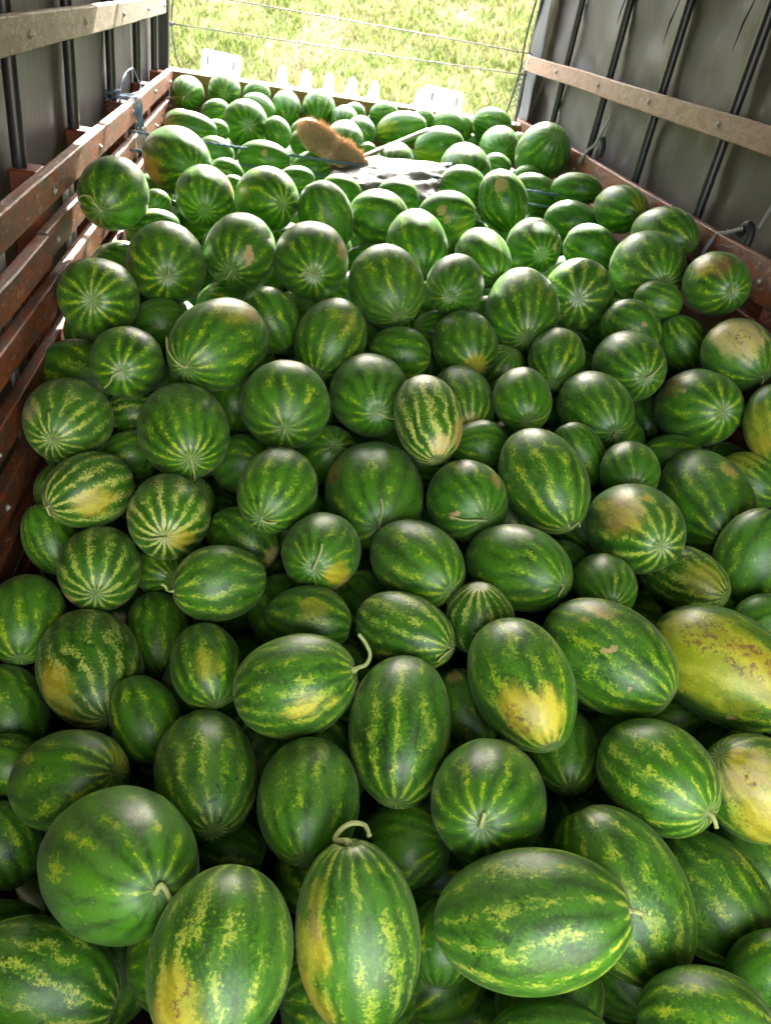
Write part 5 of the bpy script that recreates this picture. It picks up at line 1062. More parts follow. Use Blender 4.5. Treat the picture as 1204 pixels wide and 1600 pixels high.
DEEP = [
    ([0.295, 1.82, -1.453], [-0.859, -0.504, 0.094], 0.091, 0.114),
    ([0.371, 2.31, -1.331], [0.488, -0.873, -0.017], 0.096, 0.113),
    ([0.756, 5.559, -0.919], [0.263, 0.115, 0.958], 0.108, 0.123),
    ([0.989, 5.825, -0.927], [-0.22, -0.934, 0.28], 0.104, 0.122),
    ([0.78, 1.629, -1.598], [0.794, -0.608, 0.017], 0.099, 0.123),
    ([1.043, 1.849, -1.57], [0.835, -0.42, -0.355], 0.107, 0.122),
    ([0.435, 1.074, -1.495], [0.773, 0.557, 0.303], 0.09, 0.103),
    ([-0.17, 1.926, -1.542], [-0.027, -0.804, 0.594], 0.092, 0.116),
    ([0.337, 2.344, -1.511], [0.662, -0.599, -0.45], 0.093, 0.107),
    ([1.046, 4.682, -0.937], [0.084, -0.886, -0.456], 0.105, 0.135),
    ([-0.228, 1.449, -1.664], [0.183, 0.979, 0.093], 0.099, 0.111),
    ([-0.334, 2.681, -1.243], [0.762, 0.64, -0.098], 0.092, 0.121),
    ([0.378, 2.811, -1.362], [0.869, -0.394, -0.3], 0.103, 0.118),
    ([1.244, 4.389, -0.92], [0.846, 0.222, 0.485], 0.09, 0.113),
    ([0.188, 3.749, -0.943], [-0.593, -0.743, -0.309], 0.101, 0.131),
    ([-0.395, 1.822, -1.514], [-0.705, 0.71, -0.004], 0.091, 0.107),
    ([0.347, 5.41, -0.918], [0.2, 0.763, 0.615], 0.124, 0.147),
    ([0.073, 0.916, -1.78], [0.703, 0.182, -0.688], 0.091, 0.102),
    ([1.201, 1.8, -1.302], [0.992, -0.083, 0.092], 0.096, 0.106),
    ([-0.534, 1.16, -1.725], [-0.414, -0.856, -0.311], 0.097, 0.114),
    ([-0.158, 2.192, -1.279], [-0.02, -0.738, 0.675], 0.091, 0.106),
    ([0.699, 2.886, -1.181], [-0.715, -0.683, -0.149], 0.092, 0.102),
    ([0.262, 0.79, -1.714], [0.907, -0.401, 0.128], 0.097, 0.118),
    ([-0.444, 3.364, -0.957], [-0.81, -0.461, 0.363], 0.095, 0.106),
    ([1.594, 3.196, -1.118], [0.64, 0.703, 0.309], 0.093, 0.105),
    ([-0.292, 3.119, -0.972], [0.433, -0.783, 0.446], 0.092, 0.122),
    ([0.2, 3.669, -1.538], [-0.308, 0.572, 0.76], 0.091, 0.118),
    ([-0.122, 3.157, -1.112], [0.515, 0.854, 0.07], 0.095, 0.119),
    ([1.578, 1.4, -1.732], [-0.055, 0.995, 0.086], 0.094, 0.108),
    ([1.648, 4.164, -0.927], [0.052, -0.999, -0.009], 0.097, 0.13),
    ([-0.354, 1.316, -1.84], [0.617, 0.785, 0.054], 0.105, 0.133),
    ([0.421, 2.051, -1.419], [-0.95, -0.293, 0.111], 0.1, 0.111),
    ([1.19, 2.666, -1.397], [0.073, -0.929, -0.362], 0.097, 0.114),
    ([0.736, 5.052, -0.933], [0.94, 0.021, 0.34], 0.119, 0.133),
    ([0.139, 1.255, -1.816], [-0.788, -0.21, -0.579], 0.093, 0.12),
    ([0.745, 2.296, -1.522], [0.979, -0.193, 0.063], 0.1, 0.126),
    ([1.075, 4.281, -0.943], [-0.875, 0.471, 0.108], 0.093, 0.116),
    ([0.202, 3.345, -1.075], [0.675, -0.57, 0.468], 0.093, 0.12),
    ([1.263, 2.734, -1.223], [0.094, 0.936, 0.339], 0.094, 0.112),
    ([-0.122, 4.457, -0.918], [-0.631, -0.698, -0.338], 0.109, 0.144),
    ([1.325, 3.159, -1.142], [-0.99, -0.0, -0.14], 0.101, 0.124),
    ([1.491, 1.995, -1.592], [0.512, -0.651, -0.56], 0.105, 0.116),
    ([0.123, 3.5, -1.583], [0.997, -0.082, -0.005], 0.091, 0.101),
    ([1.689, 5.608, -0.919], [-0.553, 0.821, 0.145], 0.095, 0.121),
    ([0.228, 3.165, -0.965], [-0.142, -0.795, -0.59], 0.101, 0.13),
    ([0.659, 1.141, -1.531], [-0.908, -0.404, -0.113], 0.092, 0.113),
    ([0.057, 2.202, -1.346], [-0.424, -0.581, -0.695], 0.09, 0.111),
    ([1.207, 1.063, -1.634], [-0.995, -0.088, 0.053], 0.093, 0.111),
    ([0.617, 1.385, -1.757], [-0.494, 0.862, -0.111], 0.091, 0.108),
    ([-0.455, 1.892, -1.825], [0.445, -0.888, 0.117], 0.097, 0.112),
    ([1.435, 1.257, -1.337], [-0.867, -0.291, -0.405], 0.102, 0.128),
    ([1.579, 2.735, -1.178], [0.642, 0.655, 0.399], 0.096, 0.113),
    ([0.942, 1.963, -1.401], [0.988, -0.052, -0.143], 0.09, 0.113),
    ([-0.252, 2.04, -1.785], [-0.397, 0.768, 0.503], 0.099, 0.129),
    ([1.212, 3.568, -0.99], [-0.429, -0.477, 0.767], 0.096, 0.122),
    ([0.859, 3.93, -1.06], [-0.492, -0.87, -0.031], 0.1, 0.118),
    ([-0.245, 2.197, -1.598], [-0.301, -0.945, -0.129], 0.105, 0.135),
    ([0.769, 3.747, -0.943], [0.654, -0.001, 0.756], 0.118, 0.139),
    ([-0.462, 4.244, -0.932], [0.921, 0.212, -0.327], 0.102, 0.136),
    ([1.05, 5.271, -1.037], [0.629, 0.774, -0.077], 0.108, 0.123),
    ([1.333, 2.133, -1.304], [-0.213, 0.821, -0.53], 0.101, 0.132),
    ([1.164, 1.373, -1.607], [0.941, 0.303, -0.148], 0.092, 0.109),
    ([0.349, 2.11, -1.599], [-0.757, 0.641, -0.125], 0.093, 0.12),
    ([0.727, 2.514, -1.626], [0.846, -0.5, -0.184], 0.09, 0.105),
    ([1.049, 1.929, -1.804], [-0.345, 0.095, 0.934], 0.097, 0.128),
    ([0.372, 3.192, -1.617], [0.645, 0.704, 0.298], 0.094, 0.109),
    ([1.123, 0.614, -1.537], [-0.882, 0.023, -0.472], 0.092, 0.115),
    ([0.741, 1.379, -1.597], [-0.663, 0.484, 0.571], 0.096, 0.121),
    ([0.175, 2.406, -1.38], [-0.88, 0.474, 0.029], 0.096, 0.116),
    ([0.363, 2.998, -1.471], [-0.577, 0.816, -0.018], 0.094, 0.122),
    ([-0.296, 2.293, -1.794], [-0.071, 0.951, 0.299], 0.1, 0.13),
    ([1.652, 3.722, -0.944], [0.596, 0.786, -0.167], 0.121, 0.14),
    ([-0.018, 5.376, -0.918], [0.534, 0.669, 0.517], 0.114, 0.132),
    ([0.128, 4.682, -0.918], [-0.106, 0.994, -0.008], 0.092, 0.106),
    ([0.844, 5.268, -0.92], [-0.214, -0.891, -0.4], 0.103, 0.12),
    ([-0.464, 3.85, -1.014], [0.924, 0.235, 0.302], 0.104, 0.128),
    ([0.523, 1.692, -1.463], [0.186, 0.955, -0.231], 0.103, 0.12),
    ([1.69, 2.495, -1.34], [0.996, -0.037, 0.086], 0.096, 0.122),
    ([-0.515, 4.511, -0.915], [0.164, -0.947, -0.275], 0.117, 0.15),
    ([0.138, 4.434, -0.919], [-0.628, -0.729, -0.272], 0.108, 0.139),
    ([0.74, 1.514, -1.449], [0.663, -0.724, 0.192], 0.091, 0.111),
    ([-0.543, 1.395, -1.804], [0.676, 0.737, 0.015], 0.09, 0.103),
    ([0.708, 2.241, -1.319], [-0.551, 0.639, 0.537], 0.104, 0.139),
    ([0.501, 2.538, -1.303], [0.005, -0.909, -0.416], 0.105, 0.119),
    ([-0.251, 1.679, -1.679], [0.945, 0.167, -0.281], 0.105, 0.132),
    ([-0.263, 2.342, -1.393], [-0.283, -0.959, 0.015], 0.098, 0.112),
    ([1.69, 3.382, -1.26], [0.403, -0.835, 0.376], 0.124, 0.156),
    ([0.375, 1.72, -1.632], [-0.978, 0.155, -0.138], 0.092, 0.103),
    ([-0.165, 2.632, -1.376], [-0.435, -0.898, -0.062], 0.09, 0.122),
    ([1.337, 2.158, -1.529], [-0.994, 0.072, -0.086], 0.106, 0.124),
    ([-0.313, 4.627, -0.915], [0.69, -0.458, 0.56], 0.1, 0.117),
    ([0.055, 4.03, -0.932], [-0.351, -0.333, 0.875], 0.106, 0.126),
    ([1.534, 5.003, -0.917], [-0.189, 0.941, -0.28], 0.1, 0.127),
    ([0.277, 5.811, -0.919], [-0.698, 0.365, 0.616], 0.11, 0.133),
    ([1.403, 3.269, -0.96], [-0.997, 0.007, 0.078], 0.1, 0.121),
    ([0.697, 3.358, -0.957], [0.691, 0.723, 0.008], 0.108, 0.132),
    ([1.193, 5.777, -0.919], [0.544, -0.771, 0.331], 0.092, 0.115),
    ([1.399, 5.835, -0.919], [0.585, -0.643, 0.494], 0.092, 0.102),
    ([1.217, 5.238, -0.918], [-0.092, 0.847, 0.524], 0.103, 0.119),
    ([-0.33, 5.366, -0.918], [-0.894, -0.042, 0.445], 0.092, 0.119),
    ([-0.391, 5.847, -0.919], [0.64, 0.418, 0.645], 0.114, 0.128),
    ([0.02, 4.95, -0.917], [0.926, 0.2, -0.321], 0.104, 0.136),
    ([-0.239, 5.633, -0.919], [0.985, 0.139, 0.103], 0.108, 0.133),
    ([1.087, 3.747, -0.943], [0.872, 0.477, -0.113], 0.097, 0.126),
    ([1.019, 3.449, -0.954], [-0.403, 0.862, -0.308], 0.108, 0.125),
    ([1.675, 3.102, -0.967], [-0.004, 0.83, -0.557], 0.09, 0.109),
    ([-0.32, 4.847, -0.917], [0.732, -0.08, -0.676], 0.1, 0.128),
    ([-0.241, 4.042, -0.933], [-0.939, -0.085, 0.334], 0.104, 0.115),
    ([-0.058, 4.719, -0.917], [-0.376, 0.898, 0.228], 0.095, 0.108),
    ([1.34, 3.866, -0.94], [0.887, 0.461, 0.018], 0.096, 0.118),
    ([1.195, 3.147, -0.966], [-0.918, -0.398, 0.001], 0.098, 0.114),
    ([1.332, 4.758, -0.918], [0.073, -0.961, -0.266], 0.124, 0.143),
    ([0.144, 5.609, -0.92], [-0.832, 0.554, 0.011], 0.099, 0.126),
    ([-0.52, 5.509, -0.92], [-0.904, -0.426, -0.042], 0.122, 0.136),
    ([0.704, 1.306, -1.378], [-0.34, 0.569, 0.749], 0.092, 0.118),
    ([-0.445, 5.069, -0.921], [0.155, -0.96, -0.232], 0.123, 0.158),
    ([1.627, 1.786, -1.245], [-0.981, -0.193, -0.028], 0.097, 0.11),
    ([1.646, 5.228, -0.924], [-0.609, -0.79, -0.066], 0.105, 0.132),
    ([0.874, 0.487, -1.456], [-0.859, -0.508, 0.062], 0.108, 0.135),
    ([1.455, 5.394, -0.926], [-0.895, 0.248, 0.37], 0.11, 0.123),
    ([-0.027, 4.233, -0.934], [-0.901, -0.146, 0.409], 0.094, 0.118),
    ([1.491, 5.623, -0.928], [0.027, 0.99, -0.142], 0.09, 0.106),
    ([1.63, 5.851, -0.93], [-0.85, -0.505, 0.147], 0.099, 0.118),
    ([0.313, 4.911, -0.928], [0.729, 0.548, 0.41], 0.094, 0.109),
    ([-0.103, 2.524, -1.094], [-0.947, -0.291, 0.135], 0.1, 0.118),
    ([1.533, 1.508, -1.303], [0.397, -0.651, 0.648], 0.092, 0.115),
    ([-0.063, 5.858, -0.937], [0.995, -0.092, 0.042], 0.093, 0.112),
    ([-0.206, 1.032, -1.612], [-0.728, -0.552, -0.407], 0.091, 0.11),
    ([-0.536, 4.764, -0.94], [-0.547, 0.416, -0.727], 0.101, 0.116),
    ([0.504, 2.38, -1.155], [-0.505, 0.863, 0.013], 0.091, 0.115),
    ([1.411, 2.661, -1.084], [0.983, -0.059, 0.177], 0.092, 0.111),
    ([0.563, 3.547, -0.984], [-0.193, -0.914, 0.358], 0.091, 0.108),
    ([1.232, 1.354, -1.355], [0.885, 0.447, 0.132], 0.092, 0.109),
    ([1.692, 2.507, -1.13], [-0.439, -0.767, -0.469], 0.098, 0.108),
    ([0.459, 5.698, -0.967], [0.555, 0.8, -0.226], 0.094, 0.104),
    ([1.685, 3.952, -0.994], [0.96, 0.274, 0.055], 0.093, 0.115),
    ([0.805, 5.763, -0.986], [0.505, 0.711, -0.49], 0.091, 0.114),
    ([0.616, 3.945, -1.004], [0.994, 0.018, -0.106], 0.108, 0.133),
    ([0.717, 4.174, -1.001], [0.545, -0.835, 0.08], 0.116, 0.157),
    ([1.457, 4.065, -1.007], [-0.667, -0.745, 0.014], 0.106, 0.136),
    ([0.359, 4.171, -1.004], [0.196, -0.96, 0.201], 0.1, 0.118),
    ([0.422, 4.398, -1.001], [0.3, 0.4, -0.866], 0.105, 0.131),
    ([1.343, 5.04, -1.006], [0.631, 0.727, -0.271], 0.09, 0.115),
    ([1.011, 2.081, -1.281], [-0.863, 0.338, 0.376], 0.092, 0.108),
    ([1.224, 4.568, -1.008], [0.811, 0.579, 0.081], 0.091, 0.108),
    ([1.331, 0.942, -1.478], [-0.988, 0.1, 0.118], 0.103, 0.122),
    ([-0.336, 4.424, -1.014], [0.155, 0.05, 0.987], 0.093, 0.107),
    ([0.337, 3.909, -1.044], [0.259, 0.911, 0.321], 0.094, 0.111),
    ([0.943, 5.56, -1.027], [-0.268, -0.517, -0.813], 0.1, 0.121),
    ([0.71, 5.375, -1.032], [-0.648, -0.677, 0.351], 0.104, 0.121),
    ([1.637, 4.843, -1.032], [-0.318, 0.699, -0.641], 0.108, 0.132),
    ([0.488, 1.306, -1.512], [-0.79, -0.607, 0.088], 0.094, 0.108),
    ([1.208, 3.356, -1.073], [-0.753, -0.658, 0.003], 0.109, 0.144),
    ([1.675, 1.984, -1.32], [0.581, -0.802, 0.138], 0.093, 0.105),
    ([1.069, 4.885, -1.037], [-0.259, -0.792, 0.552], 0.097, 0.116),
    ([-0.135, 4.864, -1.037], [-0.04, -0.994, -0.104], 0.098, 0.115),
    ([-0.076, 3.601, -1.074], [0.425, -0.88, 0.213], 0.101, 0.115),
    ([0.163, 4.23, -1.052], [-0.641, 0.754, -0.146], 0.094, 0.109),
    ([1.479, 3.69, -1.072], [-0.094, 0.995, 0.022], 0.091, 0.121),
    ([1.359, 5.56, -1.047], [0.285, -0.955, 0.077], 0.095, 0.128),
    ([-0.21, 4.233, -1.055], [-0.745, 0.505, -0.436], 0.1, 0.126),
    ([0.71, 2.468, -1.226], [0.817, -0.572, -0.07], 0.11, 0.123),
    ([1.668, 1.66, -1.392], [0.991, 0.064, -0.114], 0.101, 0.112),
    ([-0.041, 5.609, -1.051], [-0.585, -0.666, 0.462], 0.096, 0.115),
    ([0.953, 4.456, -1.05], [0.96, -0.002, 0.282], 0.091, 0.107),
    ([-0.523, 5.694, -1.053], [-0.594, 0.134, 0.793], 0.099, 0.111),
    ([1.627, 3.522, -1.087], [-0.6, -0.61, 0.518], 0.101, 0.113),
    ([1.459, 5.214, -1.054], [0.827, -0.213, 0.52], 0.101, 0.117),
    ([0.545, 5.553, -1.059], [0.767, 0.558, -0.317], 0.091, 0.12),
    ([0.741, 4.681, -1.057], [-0.56, 0.55, -0.62], 0.09, 0.102),
    ([0.896, 3.594, -1.092], [-0.652, -0.573, 0.496], 0.091, 0.122),
    ([1.077, 1.699, -1.408], [-0.649, 0.759, -0.049], 0.092, 0.116),
    ([0.158, 4.829, -1.06], [0.617, -0.005, 0.787], 0.093, 0.118),
    ([0.102, 5.82, -1.063], [0.13, -0.985, 0.114], 0.102, 0.131),
    ([0.736, 4.437, -1.062], [-0.366, -0.691, -0.623], 0.092, 0.104),
    ([0.986, 2.754, -1.174], [0.318, -0.757, -0.57], 0.094, 0.116),
    ([1.123, 2.282, -1.285], [0.743, 0.194, -0.641], 0.109, 0.124),
    ([1.679, 4.346, -1.069], [-0.105, 0.184, -0.977], 0.09, 0.118),
    ([-0.208, 5.494, -1.068], [0.028, 0.986, -0.163], 0.091, 0.113),
    ([-0.011, 4.578, -1.066], [-0.456, 0.887, 0.074], 0.101, 0.118),
    ([-0.376, 3.271, -1.113], [-0.694, 0.71, 0.123], 0.091, 0.113),
    ([1.629, 5.451, -1.071], [-0.564, -0.141, 0.814], 0.091, 0.105),
    ([0.078, 3.838, -1.094], [0.791, -0.364, 0.491], 0.095, 0.11),
    ([0.303, 2.821, -1.167], [-0.385, 0.912, 0.145], 0.094, 0.109),
    ([-0.516, 2.82, -1.168], [0.207, -0.95, -0.232], 0.096, 0.122),
    ([-0.001, 5.178, -1.074], [-0.221, 0.974, -0.047], 0.091, 0.113),
    ([-0.25, 3.859, -1.096], [0.616, -0.786, -0.051], 0.101, 0.118),
    ([0.432, 4.633, -1.073], [-0.437, 0.873, -0.216], 0.096, 0.124),
    ([0.478, 4.984, -1.075], [0.567, -0.81, -0.149], 0.093, 0.112),
    ([1.484, 1.12, -1.518], [0.48, 0.553, 0.681], 0.093, 0.107),
    ([1.372, 4.291, -1.082], [-0.123, -0.934, -0.336], 0.112, 0.129),
    ([1.506, 1.416, -1.466], [0.922, -0.309, -0.235], 0.097, 0.124),
    ([1.629, 2.981, -1.136], [-0.827, -0.562, -0.004], 0.095, 0.108),
    ([-0.455, 5.354, -1.079], [0.98, -0.145, 0.134], 0.103, 0.124),
    ([0.907, 5.031, -1.08], [-0.726, -0.516, -0.455], 0.097, 0.118),
    ([0.943, 4.245, -1.088], [-0.186, 0.479, -0.858], 0.097, 0.108),
    ([0.426, 3.603, -1.113], [-0.097, -0.933, 0.347], 0.095, 0.107),
    ([0.567, 3.376, -1.121], [0.705, 0.708, 0.043], 0.097, 0.116),
    ([1.474, 4.551, -1.081], [0.84, -0.362, -0.404], 0.099, 0.117),
    ([0.173, 5.434, -1.085], [-0.959, -0.28, -0.029], 0.105, 0.116),
    ([0.992, 0.916, -1.575], [0.195, -0.167, 0.966], 0.113, 0.147),
    ([1.246, 3.928, -1.104], [0.686, 0.725, -0.06], 0.104, 0.133),
    ([1.666, 5.721, -1.087], [0.876, 0.239, 0.418], 0.103, 0.133),
    ([1.688, 5.111, -1.086], [-0.799, -0.532, 0.28], 0.095, 0.11),
    ([-0.42, 4.053, -1.103], [-0.682, 0.705, 0.193], 0.099, 0.118),
    ([-0.107, 4.036, -1.104], [0.142, -0.188, 0.972], 0.098, 0.11),
    ([0.506, 5.849, -1.093], [-0.978, -0.044, -0.205], 0.095, 0.11),
    ([1.446, 5.761, -1.093], [-0.457, 0.815, -0.358], 0.096, 0.109),
    ([0.502, 2.825, -1.185], [-0.407, -0.082, 0.91], 0.098, 0.129),
    ([-0.456, 3.486, -1.126], [0.169, 0.94, -0.297], 0.093, 0.113),
    ([-0.232, 5.737, -1.094], [0.974, -0.223, -0.047], 0.099, 0.117),
    ([1.008, 3.801, -1.118], [-0.374, -0.896, -0.239], 0.106, 0.125),
    ([0.612, 3.696, -1.123], [0.826, -0.564, 0.025], 0.103, 0.136),
    ([-0.412, 4.69, -1.094], [0.674, 0.723, 0.153], 0.096, 0.113),
    ([-0.308, 5.178, -1.096], [-0.936, 0.341, 0.088], 0.102, 0.118),
    ([0.312, 5.601, -1.099], [0.929, 0.331, -0.165], 0.09, 0.11),
    ([0.353, 5.197, -1.1], [-0.467, 0.723, 0.508], 0.1, 0.118),
    ([1.271, 1.511, -1.472], [0.869, -0.09, -0.487], 0.098, 0.121),
    ([0.219, 4.542, -1.1], [0.745, -0.477, -0.467], 0.111, 0.13),
    ([0.183, 3.584, -1.134], [0.931, -0.352, -0.1], 0.092, 0.104),
    ([1.115, 5.699, -1.105], [0.457, -0.267, -0.849], 0.108, 0.125),
    ([1.15, 4.384, -1.11], [-0.227, 0.974, 0.012], 0.109, 0.125),
    ([-0.041, 3.391, -1.15], [-0.754, -0.254, -0.605], 0.097, 0.119),
    ([1.186, 4.146, -1.123], [-0.822, 0.536, 0.192], 0.091, 0.115),
    ([0.961, 3.426, -1.15], [0.895, 0.372, -0.248], 0.092, 0.123),
    ([-0.235, 4.573, -1.111], [0.244, -0.774, 0.584], 0.095, 0.123),
    ([1.501, 2.313, -1.324], [0.773, 0.489, -0.403], 0.117, 0.138),
    ([1.229, 4.763, -1.112], [-0.018, 0.983, -0.185], 0.095, 0.107),
    ([1.672, 4.639, -1.113], [-0.812, 0.514, -0.277], 0.093, 0.121),
    ([-0.445, 4.898, -1.114], [0.61, 0.651, 0.452], 0.096, 0.122),
    ([1.283, 1.96, -1.405], [0.568, 0.603, -0.56], 0.1, 0.115),
    ([0.697, 0.569, -1.661], [-0.191, -0.969, 0.157], 0.1, 0.115),
    ([1.422, 4.867, -1.116], [0.163, 0.881, 0.445], 0.107, 0.137),
    ([0.348, 3.043, -1.169], [-0.73, 0.589, 0.346], 0.093, 0.109),
    ([-0.52, 4.288, -1.125], [-0.927, -0.372, 0.041], 0.091, 0.119),
    ([0.784, 2.669, -1.253], [-0.69, 0.148, -0.708], 0.093, 0.121),
    ([1.286, 5.32, -1.124], [0.129, 0.991, 0.036], 0.099, 0.112),
    ([-0.409, 3.071, -1.174], [0.597, 0.125, -0.793], 0.097, 0.115),
    ([-0.008, 0.696, -1.757], [-0.662, 0.744, 0.093], 0.094, 0.117),
    ([0.929, 4.687, -1.124], [-0.122, -0.593, 0.796], 0.096, 0.11),
    ([1.672, 4.088, -1.139], [-0.986, -0.151, 0.067], 0.099, 0.112),
    ([-0.3, 3.66, -1.156], [-0.473, -0.659, 0.585], 0.1, 0.128),
    ([-0.074, 4.365, -1.131], [0.525, 0.68, 0.511], 0.093, 0.115),
    ([0.52, 5.3, -1.129], [-0.092, -0.992, 0.084], 0.098, 0.111),
    ([1.531, 3.927, -1.149], [-0.871, -0.489, -0.045], 0.098, 0.109),
    ([1.349, 3.566, -1.163], [-0.679, -0.714, 0.173], 0.093, 0.105),
    ([0.953, 5.859, -1.133], [0.213, -0.976, 0.043], 0.105, 0.118),
    ([1.32, 2.532, -1.296], [-0.995, -0.09, 0.046], 0.094, 0.111),
    ([0.677, 5.133, -1.132], [-0.492, 0.861, 0.126], 0.095, 0.115),
    ([1.199, 0.821, -1.609], [0.972, -0.198, 0.123], 0.09, 0.1),
    ([1.104, 3.096, -1.184], [-0.174, -0.973, -0.149], 0.113, 0.127),
    ([0.651, 0.87, -1.662], [-0.759, -0.26, -0.597], 0.094, 0.105),
    ([0.274, 3.75, -1.16], [0.915, -0.373, 0.154], 0.09, 0.103),
    ([0.127, 3.166, -1.183], [0.975, 0.174, 0.141], 0.101, 0.112),
    ([1.567, 0.553, -1.633], [-0.522, 0.848, 0.091], 0.121, 0.135),
    ([1.647, 0.882, -1.61], [0.356, 0.932, -0.06], 0.12, 0.158),
    ([0.706, 4.902, -1.137], [-0.75, 0.277, -0.601], 0.115, 0.137),
    ([0.677, 5.716, -1.14], [0.571, 0.576, -0.584], 0.094, 0.108),
    ([1.424, 0.822, -1.615], [-0.849, -0.529, -0.004], 0.092, 0.102),
    ([0.972, 1.48, -1.538], [-0.951, 0.286, -0.121], 0.095, 0.115),
    ([-0.123, 0.45, -1.828], [-0.887, -0.057, -0.459], 0.124, 0.158),
    ([1.209, 0.429, -1.641], [-0.327, -0.848, 0.417], 0.112, 0.141),
    ([0.578, 4.106, -1.152], [0.788, -0.055, -0.613], 0.1, 0.117),
    ([1.668, 1.233, -1.561], [0.77, -0.008, 0.638], 0.119, 0.149),
    ([0.479, 0.519, -1.709], [-0.782, 0.591, -0.196], 0.112, 0.147),
    ([0.989, 0.488, -1.662], [-0.969, 0.199, -0.148], 0.094, 0.119),
    ([0.607, 3.19, -1.189], [0.824, -0.442, 0.353], 0.095, 0.106),
    ([0.039, 4.973, -1.143], [0.989, -0.141, 0.047], 0.093, 0.103),
    ([0.108, 4.083, -1.158], [0.997, 0.069, 0.045], 0.092, 0.118),
    ([0.187, 0.483, -1.746], [0.191, -0.81, 0.554], 0.098, 0.123),
    ([1.204, 5.516, -1.15], [0.49, 0.792, -0.364], 0.092, 0.118),
    ([-0.063, 2.965, -1.213], [-0.506, -0.756, -0.416], 0.098, 0.115),
    ([-0.066, 5.349, -1.153], [-0.703, -0.053, 0.709], 0.091, 0.101),
    ([0.195, 1.385, -1.649], [0.252, 0.967, -0.041], 0.091, 0.102),
    ([-0.525, 3.708, -1.186], [0.187, 0.415, -0.891], 0.099, 0.124),
    ([0.922, 2.283, -1.384], [0.669, -0.543, -0.508], 0.101, 0.127),
    ([0.341, 3.302, -1.203], [-0.966, 0.135, -0.222], 0.095, 0.117),
    ([0.748, 2.02, -1.462], [-0.663, -0.727, 0.179], 0.103, 0.122),
    ([0.279, 5.858, -1.166], [0.831, -0.279, 0.481], 0.1, 0.124),
    ([0.398, 4.828, -1.163], [0.439, -0.775, -0.455], 0.091, 0.121),
    ([1.17, 3.638, -1.199], [-0.745, -0.623, -0.241], 0.097, 0.108),
    ([-0.525, 5.119, -1.169], [0.533, -0.249, 0.809], 0.11, 0.121),
    ([1.162, 5.051, -1.169], [0.5, 0.848, -0.174], 0.098, 0.125),
    ([0.486, 1.173, -1.673], [-0.516, -0.42, -0.747], 0.092, 0.115),
    ([1.528, 2.111, -1.428], [0.086, -0.574, 0.814], 0.095, 0.11),
    ([0.453, 3.897, -1.193], [-0.65, 0.755, -0.09], 0.091, 0.105),
    ([1.646, 3.757, -1.199], [-0.487, -0.509, -0.71], 0.112, 0.132),
    ([1.514, 1.756, -1.502], [-0.356, 0.813, -0.46], 0.096, 0.116),
    ([-0.528, 4.495, -1.176], [0.634, -0.433, -0.641], 0.096, 0.109),
    ([0.638, 4.565, -1.176], [0.796, -0.601, -0.073], 0.094, 0.111),
    ([0.839, 5.283, -1.178], [-0.671, -0.05, -0.74], 0.107, 0.131),
    ([0.706, 3.93, -1.197], [0.19, -0.964, 0.188], 0.092, 0.119),
    ([-0.226, 4.98, -1.179], [0.585, 0.804, 0.112], 0.103, 0.127),
    ([0.787, 5.547, -1.184], [0.147, 0.488, -0.861], 0.106, 0.129),
    ([-0.538, 2.48, -1.365], [-0.908, 0.152, 0.389], 0.106, 0.138),
    ([1.427, 5.067, -1.183], [-0.977, -0.023, -0.212], 0.094, 0.123),
    ([0.187, 2.692, -1.314], [0.031, -0.633, -0.774], 0.121, 0.137),
    ([1.496, 5.515, -1.19], [-0.339, 0.891, 0.303], 0.095, 0.106),
    ([1.13, 4.616, -1.187], [-0.753, -0.371, 0.543], 0.093, 0.106),
    ([0.171, 5.249, -1.19], [0.448, 0.894, 0.013], 0.094, 0.115),
    ([1.625, 5.297, -1.192], [0.531, -0.824, 0.196], 0.09, 0.115),
    ([0.997, 4.005, -1.209], [-0.542, -0.822, -0.175], 0.103, 0.121),
    ([-0.029, 4.78, -1.192], [0.206, -0.973, 0.105], 0.097, 0.115),
    ([-0.227, 3.245, -1.238], [-0.443, -0.894, -0.064], 0.094, 0.125),
    ([1.432, 2.885, -1.274], [-0.838, -0.266, 0.477], 0.098, 0.121),
    ([-0.051, 5.752, -1.198], [-0.708, 0.702, 0.082], 0.091, 0.107),
    ([0.545, 4.348, -1.199], [-0.324, 0.929, 0.179], 0.118, 0.137),
    ([0.767, 3.45, -1.233], [0.94, 0.152, -0.306], 0.098, 0.123),
    ([0.826, 3.736, -1.223], [0.778, -0.622, -0.089], 0.092, 0.124),
    ([0.843, 4.513, -1.195], [0.26, -0.966, -0.006], 0.09, 0.115),
    ([1.082, 2.125, -1.457], [0.338, -0.926, -0.166], 0.093, 0.116),
    ([-0.401, 5.591, -1.2], [0.879, -0.07, 0.471], 0.096, 0.124),
    ([1.324, 4.559, -1.198], [0.564, -0.243, -0.789], 0.09, 0.11),
    ([0.249, 5.028, -1.201], [0.788, -0.549, 0.278], 0.114, 0.143),
    ([0.361, 5.398, -1.203], [0.265, 0.925, 0.271], 0.096, 0.117),
    ([0.819, 3.033, -1.254], [0.944, 0.319, 0.082], 0.095, 0.119),
    ([-0.097, 3.813, -1.229], [0.986, -0.126, 0.111], 0.092, 0.115),
    ([1.376, 3.807, -1.229], [0.636, -0.23, -0.737], 0.102, 0.118),
    ([0.179, 2.159, -1.488], [0.129, 0.988, -0.08], 0.095, 0.113),
    ([0.347, 4.206, -1.216], [0.924, -0.281, -0.261], 0.091, 0.104),
    ([1.052, 0.662, -1.714], [0.847, 0.171, -0.504], 0.095, 0.117),
    ([0.148, 5.661, -1.213], [-0.734, -0.59, -0.336], 0.104, 0.139),
    ([-0.529, 3.903, -1.232], [-0.921, -0.093, -0.378], 0.095, 0.116),
    ([0.812, 1.043, -1.708], [0.42, 0.907, -0.031], 0.107, 0.131),
